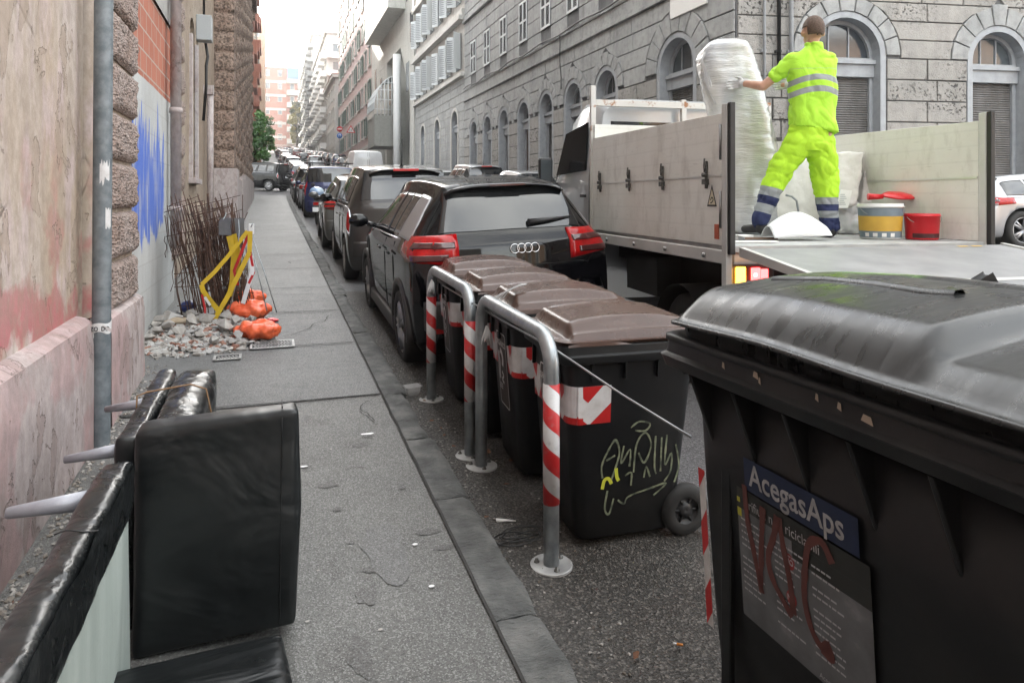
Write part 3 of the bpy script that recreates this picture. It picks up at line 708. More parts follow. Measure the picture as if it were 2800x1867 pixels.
def arch_fill(root, F, c, r, zs, zb, dep=.38, kind_='shutter', surround=.14, jm='jamb'):
    mb = MB(F)     # reveal + smooth surround
    A = arc(c, r, zs, 16); pts = [(c-r,zb)]+A+[(c+r,zb)]
    for (p, q) in zip(pts, pts[1:]): mb.add([(p[0],.0,p[1]),(q[0],.0,q[1]),(q[0],-dep,q[1]),(p[0],-dep,p[1])], [(0,1,2,3)], 0, True)
    fr = part('arch_reveal', mb, M[jm], root)
    mb = MB(F); r2 = r-.09; A2 = arc(c, r2, zs, 16); pin = [(c-r2,zb)]+A2+[(c+r2,zb)]
    for i in range(len(pts)-1):
        p, q, p2, q2 = pts[i], pts[i+1], pin[i], pin[i+1]
        mb.add([(p[0],-dep+.10,p[1]),(q[0],-dep+.10,q[1]),(q2[0],-dep+.10,q2[1]),(p2[0],-dep+.10,p2[1]),(q2[0],-dep,q2[1]),(p2[0],-dep,p2[1])], [(0,1,2,3),(3,2,4,5)])
    zt = zs-.02
    mb.box(c-r, c+r, -dep-.05, -dep+.16, zt-.46, zt-.16); mb.box(c-r, c+r, -dep-.05, -dep+.22, zt-.16, zt-.06); mb.box(c-r,c+r,-dep-.05,-dep+.12,zt-.06,zt)
    part('arch_frame', mb, M[jm], root, .006)
    mb = MB(F); mb.add([(p[0],-dep+.02,p[1]) for p in A2], [tuple(range(len(A2)))])
    lt = part('fanlight', mb, M['winglass'], root)
    mb = MB(F)
    for t in (-.34*r2, .34*r2): mb.box(c+t-.015, c+t+.015, -dep+.02, -dep+.05, zs, zs+math.sqrt(r2*r2-t*t))
    mb.build('glazing_bar', M[jm], lt)
    mb = MB(F)
    if kind_ == 'shutter':
        n = int((zt-.46-zb)/.055)
        P = []
        for i in range(n+1):
            z = zb+(zt-.46-zb)*i/n; P += [(z, -dep+.012), (z+.02, -dep+.042)]
        vs = [(c+s_*r2, y, z) for (z,y) in P for s_ in (-1,1)]
        mb.add(vs, [(2*i,2*i+1,2*i+3,2*i+2) for i in range(len(P)-1)])
        part('roller_shutter', mb, M['shuttergrey'], root)
    elif kind_ == 'door':
        mb.box(c-r2, c+r2, -dep-.02, -dep+.02, zb, zt-.46); part('door', mb, M['darkwood'], root)
        mb2 = MB(F)
        for sx in (-.5,.5):
            for (q0,q1) in ((.15,.9),(1.0,2.0),(2.1,2.9)): mb2.box(c+sx*r2-.2*r2-.12, c+sx*r2+.2*r2+.12, -dep+.02, -dep+.04, zb+q0, min(zb+q1, zt-.5))
        part('door_panel', mb2, M['darkwood'], root, .008)
    else:
        mb.box(c-r2, c+r2, -dep-.03, -dep+.015, zb, zt-.46); part('shop_window', mb, M['winglass'], root)
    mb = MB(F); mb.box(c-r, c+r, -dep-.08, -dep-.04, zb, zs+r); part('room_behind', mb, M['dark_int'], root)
    return fr
def louvre(root, F, c, hw, z0, z1, n0=0.0, m='shutterwhite', leaves=2, openness=0, slat=.06):
    win = None
    for s_ in (range(leaves)):
        a0 = c-hw+2*hw*s_/leaves; a1 = a0+2*hw/leaves
        mb = MB(F); t = .045
        for (x0,x1,zz0,zz1) in ((a0,a0+t,z0,z1),(a1-t,a1,z0,z1),(a0+t,a1-t,z0,z0+.09),(a0+t,a1-t,z1-.09,z1),(a0+t,a1-t,(z0+z1)/2-.04,(z0+z1)/2+.04)): mb.box(x0,x1,n0,n0+.035,zz0,zz1)
        n = int((z1-z0)/slat)
        for i in range(2, n-1):
            z = z0+(z1-z0)*i/n
            mb.add([(a0+t,n0+.003,z+.028),(a1-t,n0+.003,z+.028),(a1-t,n0+.033,z),(a0+t,n0+.033,z)], [(0,1,2,3)])
        mb.add([(a0,n0+.001,z0),(a1,n0+.001,z0),(a1,n0+.001,z1),(a0,n0+.001,z1)], [(0,1,2,3)], 1)
        part('shutter_leaf', mb, [M[m], M['dark_int']], root)
G1 = bthing('arched_stone_building', 'grey rusticated stone corner building with arched openings and white louvred shutters', 'building', (10, 13, .5))
FS = facade_matrix((10,13), (0,1), (-1,0)); FF = facade_matrix((10,13), (.982,-.191), (-.191,-.982))
SA = [(34.4,.62,1.13,5.07,1.5),(32.0,.62,1.13,5.07,1.4),(29.5,.62,1.13,5.07,1.3),(26.9,.62,1.13,5.07,1.2),(24.4,.62,1.13,5.07,1.1),(21.9,.64,1.15,5.05,1.0),(19.4,.66,1.17,5.03,.9),(15.43,.78,1.5,5.05,.75)]
SA = [(y-13, r, Rr, zs, zb) for (y,r,Rr,zs,zb) in SA]
WN = [(a[0], .48, 9.95, 8.2, 'rect') for a in SA]; WN2 = [(a[0], .5, 14.4, 12.4, 'rect') for a in SA]
mb = MB(FS)
backing(mb, 0, 23.2, 0, 7.0, [(a[0],a[1],a[3],0) for a in SA]); backing(mb, 0, 23.2, 7.0, 11.3, WN); backing(mb, 0, 23.2, 11.3, 17, WN2)
mb.M = FF; FA = [(2.74,.86,1.36,5.0,.7),(6.76,.72,1.30,4.95,.6),(10.8,.72,1.30,4.95,.6),(14.8,.72,1.3,4.95,.6)]
backing(mb, 0, 22, 0, 7.0, [(a[0],a[1],a[3],0) for a in FA])
FW = [(a[0], .5, 10.1, 8.3, 'rect') for a in FA]; backing(mb, 0, 22, 7, 17, FW)
part('wall', mb, M['stone_back'], G1)
mb = MB(FS); J = 3.44-.5*6
masonry(mb, .02, 23.18, J, 4.94, .5, [(a[0],a[2]-.06 if False else a[1]+.16,99) for a in SA], seed=2, bl=1.2)
part('ashlar', mb, M['stone_pit'], G1)
mb = MB(FS)
masonry(mb, .02, 23.18, 4.94, 6.94, .5, [(a[0],a[2]+.02,a[3]) for a in SA], seed=3, bl=1.3)
masonry(mb, .02, 23.18, 7.6, 11.2, .6, [], [(w_[0],.50,8.12,10.0) for w_ in WN], seed=4, bl=1.4, proud=.03)
masonry(mb, .02, 23.18, 11.7, 16.9, .6, [], [(w_[0],.52,12.3,14.5) for w_ in WN2], seed=5, bl=1.4, proud=.03)
part('upper_ashlar', mb, M['stone_grey'], G1)
for (F_, L_, t_) in ((FS, SA, .16), (FF, FA, .15)):
    for a in L_: mb = MB(F_); voussoirs(mb, a[0], a[1]+t_, a[2], a[3], 9, .06); part('voussoirs', mb, M['stone_grey'], G1)
def ringband(mb, c, r, zs, zb, t=.15, pr=.03):
    A, B = arc(c, r, zs, 18), arc(c, r+t, zs, 18)
    A = [(c-r,zb)]+A+[(c+r,zb)]; B = [(c-r-t,zb)]+B+[(c+r+t,zb)]
    for i in range(len(A)-1):
        mb.add([(A[i][0],pr,A[i][1]),(A[i+1][0],pr,A[i+1][1]),(B[i+1][0],pr,B[i+1][1]),(B[i][0],pr,B[i][1]),(A[i+1][0],0,A[i+1][1]),(A[i][0],0,A[i][1]),(B[i+1][0],0,B[i+1][1]),(B[i][0],0,B[i][1])], [(0,1,2,3),(1,0,5,4),(2,3,7,6)], 0, False)
for (F_, L_, t_) in ((FS, SA, .15), (FF, FA, .14)):
    for a in L_: mb = MB(F_); ringband(mb, a[0], a[1], a[3], .2, t_); part('arch_surround', mb, M['jamb'], G1)
for i, a in enumerate(SA): arch_fill(G1, FS, a[0], a[1], a[3], a[4]-.3, .36, ('glass','glass','shutter','door','shutter','shutter','shutter','shutter')[i])
for a in FA: arch_fill(G1, FF, a[0], a[1], a[3], .3, .34)
for w_ in WN: louvre(G1, FS, w_[0], .46, 8.22, 9.93, .03)
for w_ in WN2: louvre(G1, FS, w_[0], .48, 12.42, 14.38, .03)
for w_ in FW: louvre(G1, FF, w_[0], .48, 8.32, 10.08, .03)
mb = MB(FS)
mb.box(.0,23.2,0,.12,6.95,7.05); mb.box(0,23.2,0,.07,7.05,7.5); mb.box(0,23.2,0,.10,7.5,7.58); mb.box(0,23.2,0,.16,11.22,11.34); mb.box(0,23.2,0,.08,11.34,11.62); mb.box(0,23.2,0,.5,16.9,17.3)
part('string_course', mb, M['stone_grey'], G1, .012)
mb = MB(FF); mb.box(0.12,22,0,.12,6.95,7.05); mb.box(.07,22,0,.07,7.05,7.5); mb.box(.1,22,0,.10,7.5,7.58); mb.box(.5,22,0,.5,16.9,17.3); part('front_string_course', mb, M['stone_grey'], G1, .012)
mb = MB(FF)
masonry(mb, .02, 21.9, J, 4.94, .5, [(a[0],a[1]+.16,99) for a in FA], seed=12, bl=1.05, proud=.045)
part('front_ashlar', mb, M['stone_pit'], G1)
mb = MB(FF)
masonry(mb, .02, 21.9, 4.94, 6.94, .44, [(a[0],a[2]+.02,a[3]) for a in FA], seed=13, bl=1.2, proud=.045)
masonry(mb, .02, 21.9, 7.6, 16.9, .6, [], [(w_[0],.52,8.22,10.2) for w_ in FW], seed=14, bl=1.4, proud=.03)
part('front_upper_ashlar', mb, M['stone_pit'], G1)
mb = MB(); mb.box(10.4,30,13.6,36.2,0,16.8); mb.box(9.7,30,11,36.2,17.3,17.5); part('building_mass', mb, M['stone_back'], G1)
# pipes on the front, the cable along the street side, plaque and number plate
for (a, r_, m, z0) in ((.62,.035,'jamb',0.6),(.98,.045,'cablebl',4.6),(1.28,.05,'jamb',.4)):
    mb = MB(FF); mb.tube([(a,.13,z0),(a,.13,16.8)], r_, 10)
    for z in range(1, 16, 2): mb.box(a-r_*1.5,a+r_*1.5,0.03,.13,z-.03,z+.03)
    part('wall_pipe', mb, M[m], G1)
mb = MB(FS); pts = [(22.9-.5*i, .15+.02*math.sin(i), 7.62+.05*math.sin(i*.9)) for i in range(38)]+[(3.6,.16,7.6),(3.2,.16,7.3),(2.7,.17,7.25),(2.2,.16,7.7),(1.5,.15,8.3),(.6,.15,8.6)]
mb.tube(pts, .03, 6); mb.tube([(9.8,.13,7.6),(9.8,.13,6.6),(9.7,.12,6.0),(9.72,.12,5.6)], .02, 6); part('wall_cable', mb, M['cablebl'], G1)
mb = MB(FS); mb.box(1.0,2.6,.04,.09,6.35,7.9); part('wall_plaque', mb, M['white_plastic'], G1, .01)
mb = MB(FS); mb.box(.55,.8,.05,.07,4.35,4.6); part('number_plate', mb, M['plateblue'], G1)
mb = MB(FS); text_mb(mb, '32', .16, FS@frame((.575,.072,4.4),(1,0,0),(0,0,1)) if False else FS@Matrix(((-1,0,0,.78),(0,0,1,.072),(0,1,0,4.41),(0,0,0,1)))); part('number_lettering', mb, M['white_plastic'], G1)

# second building on the right: arches below, two rows of shutters above
G2 = bthing('cream_shuttered_building', 'cream and grey stone house with grey shutters standing open, next to the arched stone building', 'building', (10, 36.3, 1.6))
F2 = facade_matrix((10,36.2), (0,1), (-1,0))
A2_ = [(2.1,.72,1.15,6.0,1.6),(6.5,.72,1.15,6.0,1.8),(10.9,.72,1.15,6.05,2.0)]
mb = MB(F2); backing(mb, 0, 13.6, 0, 8.4, [(a[0],a[1],a[3],0) for a in A2_]); backing(mb, 0, 13.6, 8.4, 22, [])
mb.box(0,13.6,-8,-.6,0,22); part('wall', mb, M['stone_cream'], G2)
mb = MB(F2); masonry(mb, .02, 13.55, 1.5, 8.3, .5, [(a[0],a[2] if False else a[1]+.2,a[3]) for a in A2_], seed=22, bl=1.5, proud=.03); part('ashlar', mb, M['stone_grey'], G2)
mb = MB(F2)
for a in A2_: ringband(mb, a[0], a[1], a[3], 1.0, .18, .06)
mb.box(0,13.6,0,.25,8.4,8.62); mb.box(0,13.6,0,.35,11.5,11.75); mb.box(0,13.6,0,.18,11.75,12.1); mb.box(0,13.6,0,.3,15.2,15.5); mb.box(0,13.6,0,.6,21.5,22); part('string_course', mb, M['palewall'], G2, .01)
for i, a in enumerate(A2_): arch_fill(G2, F2, a[0], a[1], a[3], 1.0, .3, ('shutter','glass','shutter')[i])
for k in range(6):
    c = 1.2+2.25*k
    for (z0,z1) in ((8.9,10.9),(12.6,14.6),(16.2,18.2)):
        mb = MB(F2); mb.box(c-.5,c+.5,.01,.04,z0,z1); part('window', mb, M['winglass'], G2)
        for sg in (-1,1):      # open leaves standing out from the wall
            ang = R(20+((k*37+int(z0)*11)%50)); L = .52
            mb = MB(F2); a0 = c+sg*.5; a1 = a0+sg*L*math.cos(ang); n1 = .05+L*math.sin(ang)
            mb.add([(a0,.05,z0),(a1,n1,z0),(a1,n1,z1),(a0,.05,z1),(a0,.09,z0),(a1,n1+.04,z0),(a1,n1+.04,z1),(a0,.09,z1)], [(0,1,2,3),(4,5,6,7),(1,5,6,2),(0,4,5,1),(3,2,6,7)])
            for i in range(14):
                z = z0+.15+(z1-z0-.3)*i/14
                mb.add([(a0*.88+a1*.12,.10,z),(a0*.12+a1*.88,n1+.03,z),(a0*.12+a1*.88,n1+.06,z+.07),(a0*.88+a1*.12,.14,z+.07)], [(0,1,2,3)], 1)
            part('shutter_leaf', mb, [M['shutterwhite'],M['jamb']], G2)
# modern concrete block
G3 = bthing('modern_concrete_building', 'modern pale concrete building with round column, overhanging upper storeys and glazed barrel canopy', 'building', (9.8, 50, 2.5))
F3 = facade_matrix((9.9,49.9), (0,1), (-1,0))
mb = MB(F3)
mb.box(0,1.6,-8,0,0,34); mb.box(1.6,5.5,-8,-2.4,0,14); mb.box(1.6,22.5,-8,0,14,34); mb.box(5.5,8.4,-8,-1.2,0,14); mb.box(8.4,9.4,-8,0,0,14); mb.box(9.4,12.6,-8,-1.6,0,14); mb.box(12.6,13.4,-8,0,0,14); mb.box(13.4,18,-8,-.02,8,14); mb.box(13.4,18,-8,-1.5,0,8); mb.box(18,22.5,-8,0,0,14)
mb.add([(1.6,0,14),(1.6,-2.4,14),(1.6,-2.4,11.0),(1.6,0,9.5),(5.5,0,14),(5.5,-2.4,14),(5.5,-2.4,13.9),(5.5,0,13.9)], [(3,7,6,2),(0,3,7,4)])
part('wall', mb, M['modern'], G3)
mb = MB(F3); mb.box(3.5,17.2,0,1.35,16.6,34); mb.box(0,1.7,0,1.0,19,34); part('overhang', mb, M['modern'], G3, .03)
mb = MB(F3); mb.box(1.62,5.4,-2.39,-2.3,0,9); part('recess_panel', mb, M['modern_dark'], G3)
mb = MB(F3); mb.tube([(4.6,.45,1),(4.6,.45,13.2)], .30, 18); part('round_column', mb, mat('colwhite',(.62,.63,.63),rough=.4), G3)
for (a,z) in ((2.4,10),(2.4,17.0),(.8,13.5),(.8,17.5),(.8,22),(10.5,10),(16,11),(19.5,12.5)):
    mb = MB(F3); mb.box(a-.6,a+.6,-.1,.03,z,z+2.2); part('window', mb, M['winglass'], G3)
for k in range(5):
    for z in (18.5,22.5,26.5):
        mb = MB(F3); mb.box(4.4+2.6*k,5.9+2.6*k,1.3,1.38,z,z+2.2); part('bay_window', mb, M['winglass'], G3)
mb = MB(F3); a0,a1 = 6.2,10.2
mb.box(a0,a1,.0,2.0,6.0,8.6); part('canopy_box', mb, M['modern_dark'], G3)
mb = MB(F3)
mb.grid(lambda u,v: (a0+(a1-a0)*u, 2.05*math.cos(v*PI/2), 9.0+2.8*math.sin(v*PI/2)), 1, 8)
mb.add([(a0,2.05,8.4),(a1,2.05,8.4),(a1,2.05,9.0),(a0,2.05,9.0)],[(0,1,2,3)])
part('canopy_glazing', mb, mat('canglass',(.55,.60,.60),rough=.15,spec=.7), G3)
mb = MB(F3)
for u in range(7):
    a = a0+(a1-a0)*u/6; mb.tube([(a,2.07*math.cos(v*PI/16),9.0+2.82*math.sin(v*PI/16)) for v in range(9)], .05, 5)
for v in range(9): mb.tube([(a0,2.07*math.cos(v*PI/16),9.0+2.82*math.sin(v*PI/16)),(a1,2.07*math.cos(v*PI/16),9.0+2.82*math.sin(v*PI/16))], .05, 5)
for i in range(7): mb.tube([(a0,2.07*i/7,8.5),(a0,2.07*i/7,9.0+2.82*math.sqrt(1-(i/7)**2))], .04, 5)
for z in (9.0,9.8,10.6,11.2): mb.tube([(a0,0,z),(a0,2.07*math.sqrt(max(0,1-((z-9)/2.82)**2)),z)], .04, 5)
part('canopy_frame', mb, M['shutterwhite'], G3)
# generic block with window grid for the rest of the street
def block(name, label, X0, X1, Y0, Y1, zb, zt, wm, faces, fh=3.4, pitch=2.8, win=(.55,1.9), shut=None, balc=None, cornice=.4, trim='palewall', roof=None, surround=True, z1st=3.0):
    t = bthing(name, label, 'building', ((X0+X1)/2 if abs(X0)<60 else 0, Y0, zb))
    mb = MB(); mb.box(X0,X1,Y0,Y1,zb-4,zt); part('wall', mb, M[wm], t)
    mb = MB(); mb.box(X0-cornice,X1+cornice,Y0-cornice,Y1+cornice,zt,zt+.5)
    if cornice: mb.box(X0-.1,X1+.1,Y0-.1,Y1+.1,zb+3.8,zb+4.1)
    part('cornice', mb, M[trim], t)
    if roof:
        mb = MB(); xm = (X0+X1)/2; z = zt+.52
        mb.add([(X0-.6,Y0-.6,z),(X1+.6,Y0-.6,z),(X1+.6,Y1+.6,z),(X0-.6,Y1+.6,z),(xm,Y0+3,z+roof),(xm,Y1-3,z+roof)], [(0,1,4),(1,2,5,4),(2,3,5),(3,0,4,5)]); part('roof', mb, M['rooftile'], t)
    for fc in faces:
        if fc == 'L': F = facade_matrix((X0,Y0), (0,1), (-1,0)); L = Y1-Y0
        elif fc == 'R': F = facade_matrix((X1,Y0), (0,1), (1,0)); L = Y1-Y0
        else: F = facade_matrix((X0,Y0), (1,0), (0,-1)); L = X1-X0
        n = max(1,int(L/pitch)); nf = int((zt-zb-z1st)/fh)+1
        wmb, smb, tmb = MB(F), MB(F), MB(F)
        wins = []
        for i in range(n):
            c = L*(i+.5)/n
            for f in range(nf):
                z = zb+z1st+fh*f-1.6 if f else zb+1.4
                if z+win[1] > zt-.3: continue
                wins.append((c,z,f,i))
        wins = wins[:100]
        for (c,z,f,i) in wins:
            m1 = MB(F); m1.box(c-win[0],c+win[0],-.02,.03,z,z+win[1]); wo = part('window', m1, M['winglass'], t)
            m2 = MB(F)
            if surround:
                m2.box(c-win[0]-.15,c-win[0],0,.09,z,z+win[1]); m2.box(c+win[0],c+win[0]+.15,0,.09,z,z+win[1]); m2.box(c-win[0]-.25,c+win[0]+.25,0,.22,z+win[1],z+win[1]+.2); m2.box(c-win[0]-.2,c+win[0]+.2,0,.2,z-.16,z)
                m2.build('window_frame', M[trim], wo)
            if shut and (f*7+i*3)%4:
                m3 = MB(F); sw = win[0]*.95
                if (f+i)%3: m3.box(c-win[0]-sw,c-win[0]-.02,.1,.16,z,z+win[1]); m3.box(c+win[0]+.02,c+win[0]+sw,.1,.16,z,z+win[1])
                else: m3.box(c-win[0],c+win[0],.05,.09,z,z+win[1])
                m3.build('shutter', M[shut], wo)
        if balc:
            for f in range(1, nf):
                z = zb+z1st+fh*f-2.5
                if z+1.2 > zt: continue
                for i in range(0, n, 2):
                    c = L*(i+.5)/n; m1 = MB(F); m1.box(c-1.7,c+1.7,0,1.2,z,z+.18); m1.box(c-1.7,c+1.7,1.1,1.2,z+.18,z+1.1); m1.box(c-1.7,c-1.62,0,1.1,z+.18,z+1.1); m1.box(c+1.62,c+1.7,0,1.1,z+.18,z+1.1)
                    part('balcony', m1, M[balc], t)
    return t
g = gz
block('tall_pink_house', 'tall pink and white house with green shutters beyond the modern concrete building', 10,24,72.6,111,g(75)-1,33.5,'pinkwall','L',3.7,3.1,(.55,2.0),'greenshut',None,.9)
block('low_cream_house', 'low cream house with tiled roof below the tall pink house', 9.6,20,112.5,131,g(112)-1,21.2,'palewall','LF',3.4,3.2,(.5,1.8),None,None,.5,roof=1.6)
block('pale_grey_house', 'tall pale house with white balconies up the right side of the street', 9.8,24,133,172,g(135)-2,33,'palewall','LF',3.4,3.4,(.6,1.9),None,'whitepaint',.5)
block('long_grey_house', 'long grey house with dark balconies furthest up the right side', 9.6,26,174,246,g(175)-2,42,'stone_cream','LF',3.5,4.2,(.6,1.9),None,'stone_grey',.6)
block('red_brick_flats', 'red and white block of flats closing the end of the street', -3.5,9.2,262,280,g(262)-2,49.5,'redbrickwall','F',4.6,3.2,(.6,1.9),None,None,.4,surround=True)
m_ = MB()
for z in range(24, 49, 5): m_.box(-3.6,5.0,261.7,262,z,z+.9)
fl = [o for o in C.objects if o.name.startswith('red_brick_flats')][0]
part('white_band', m_, M['palewall'], fl)
for k in range(6):
    m_ = MB(); m_.box(5.2,9.6,259.6,262,22+4.4*k,22.4+4.4*k); m_.box(5.2,9.6,259.5,259.8,22.4+4.4*k,23.7+4.4*k); part('balcony', m_, M['palewall'], fl)
m_ = MB(); m_.box(5.4,9.4,259.3,259.5,45.4,49.2); part('blue_awning', m_, mat('bluebl',(.05,.14,.5),rough=.7), fl)
block('ochre_flats', 'plain ochre block of flats at the far left end of the street', -24,-1.7,196,215,g(196)-2,50,'ochrewall','F',4,4,(.6,1.8),None,None,.2)
block('orange_balcony_flats', 'flats with orange balconies above the left pavement', -16,-2.5,50,108,g(50)-1,27.5,'ochrewall','R',3.2,3.4,(.6,1.9),None,None,.3)
ob = [o for o in C.objects if o.name.startswith('orange_balcony_flats')][0]
Fo = facade_matrix((-2.5,50),(0,1),(1,0))
for f in range(7):
    for i in range(4):
        m_ = MB(Fo); z = g(50)+3.4+3.2*f; a0 = 6+14*i; m_.box(a0,a0+5,0,1.15,z,z+.15); m_.box(a0,a0+5,1.08,1.15,z+.15,z+1.15); m_.box(a0,a0+.07,0,1.08,z+.15,z+1.15); m_.box(a0+4.93,a0+5,0,1.08,z+.15,z+1.15); part('balcony', m_, M['redbrickwall'], ob)
# trees at the top of the street
def foliage(name, label, base, h, crown_c, crown_r, cols, n, leaf, seed, cat='tree'):
    rnd = random.Random(seed); t = thing(name, label, cat, base)
    mb = MB(); mb.tube([(0,0,-.3),(.03*h*.3,0,h*.3),(crown_c[0]*.7,crown_c[1]*.7,crown_c[2])], .1, 8, rr=[h*.03,h*.022,h*.008])
    for k in range(7):
        a = k*2.4; e = Vector(crown_c)+Vector((crown_r[0]*.6*math.cos(a),crown_r[1]*.6*math.sin(a),crown_r[2]*rnd.uniform(-.4,.6)))
        mb.tube([(0,0,h*(.25+.04*k)), e*.6+Vector((0,0,h*.1)), e], .03, 5, rr=[h*.012,h*.007,h*.003])
    mb.build('trunk', M['bark'], t)
    mb = MB(); cl = []
    for k in range(46):
        d = Vector((rnd.gauss(0,1),rnd.gauss(0,1),rnd.gauss(0,1))).normalized()*rnd.uniform(.3,1)**.5
        cl.append((Vector(crown_c)+Vector((d.x*crown_r[0],d.y*crown_r[1],d.z*crown_r[2])), rnd.uniform(.16,.34)*min(crown_r), rnd.randrange(len(cols))))
    for i in range(n):
        c, r_, mi = rnd.choice(cl); d = Vector((rnd.gauss(0,1),rnd.gauss(0,1),rnd.gauss(0,1))).normalized()*r_*rnd.uniform(.5,1.25)
        p = c+d; u = Vector((rnd.gauss(0,1),rnd.gauss(0,1),rnd.gauss(0,1))).normalized(); v = u.orthogonal().normalized(); s_ = leaf*rnd.uniform(.6,1.3)
        mb.add([p-u*s_, p-v*s_*.5, p+u*s_, p+v*s_*.5], [(0,1,2,3)], mi)
    mb.build('crown', [M[c] for c in cols], t); return t
for k, c in (('lf1',(.035,.10,.02)),('lf2',(.06,.15,.03)),('lf3',(.10,.20,.045)),('ly1',(.25,.22,.03)),('ly2',(.10,.14,.03)),('ly3',(.05,.07,.02))):
    n = NT(k, .5); n.col(c); n.b.inputs['Subsurface Weight'].default_value = 0; M[k] = n.m
foliage('leafy_tree', 'small bright green tree at the end of the left pavement', (-1.25,49.5,gz(49.5)), 5.2, (.45,0,3.2), (1.05,1.3,1.75), ['lf1','lf2','lf3'], 4200, .12, 4)
foliage('autumn_tree', 'yellow-green tree in front of the far flats', (7.6,225,gz(225)), 17, (0,0,9), (2.6,2.8,7.2), ['ly1','ly2','ly3','ly1'], 5200, .42, 5)
# road signs on the right
def signpost(name, label, x, y, h):
    t = thing(name, label, 'road sign', (x,y,rzz(8,y)+.1)); mb = MB(); mb.tube([(0,0,0),(0,0,h)], .05, 8); mb.build('post', M['galv'], t); return t
t = signpost('no_entry_sign', 'red no-entry sign above a blue sign on a post before the low cream house', 8.05,88,5.0)
mb = MB(); mb.lathe([(0,-.06),(.36,-.06),(.36,-.03)], 24, (0,0,4.7), 'y'); mb.build('red_disc', M['red'], t)
mb = MB(); mb.box(-.25,.25,-.075,-.062,4.63,4.77); mb.build('white_bar', M['whitetape'], t)
mb = MB(); mb.lathe([(0,-.06),(.34,-.06),(.34,-.03)], 24, (0,0,3.85), 'y'); mb.build('blue_disc', mat('signblue',(.02,.16,.55)), t)
mb = MB(); mb.tube([(-.12,-.09,3.7),(-.12,-.09,4.0),(.1,-.09,4.05),(.14,-.09,3.9),(.05,-.09,3.75)], .03, 5); mb.build('white_arrow', M['whitetape'], t)
t = signpost('warning_sign', 'red-edged triangular warning sign on a post beside the tall pink house', 9.0,84,5.0)
mb = MB(); P = [(-.55,4.2),(.55,4.2),(0,5.15)]; mb.add([(x,-.06,z) for x,z in P]+[(x*.68,-.063,4.52+(z-4.52)*.68) for x,z in P], [(0,1,4,3),(1,2,5,4),(2,0,3,5)]); mb.build('red_border', M['red'], t)
mb = MB(); mb.add([(x*.68,-.064,4.52+(z-4.52)*.68) for x,z in P], [(0,1,2)]); mb.build('sign_face', M['whitetape'], t)
mb = MB(); mb.box(-.14,-.09,-.07,-.066,4.4,4.62); mb.box(.06,.11,-.07,-.066,4.4,4.62); mb.build('sign_symbol', M['trim'], t)

# the other side of the crossroads, behind the viewer: what the cars and windows mirror
block('corner_house_opposite', 'ochre corner house on the far side of the crossroads behind the viewer', -16,4.5,-40,-20,-2,13,'stonebeige',['F'],3.4,3.2,(.5,1.8),None,None,.4)
block('brick_house_opposite', 'orange brick house across the side street behind the viewer', 14,40,-34,-16,-2,12,'ochrewall',['L'],3.4,3.2,(.5,1.8),None,None,.4)
block('sunblock_flats', 'added sun-blocking brown flats behind the orange balconies on the left of the hill', -18,-3.2,111,186,g(111)-1,36,'ochrewall',['R'],3.4,3.6,(.5,1.8),None,None,.3)  # added up the hill to keep the sun off the right-hand houses
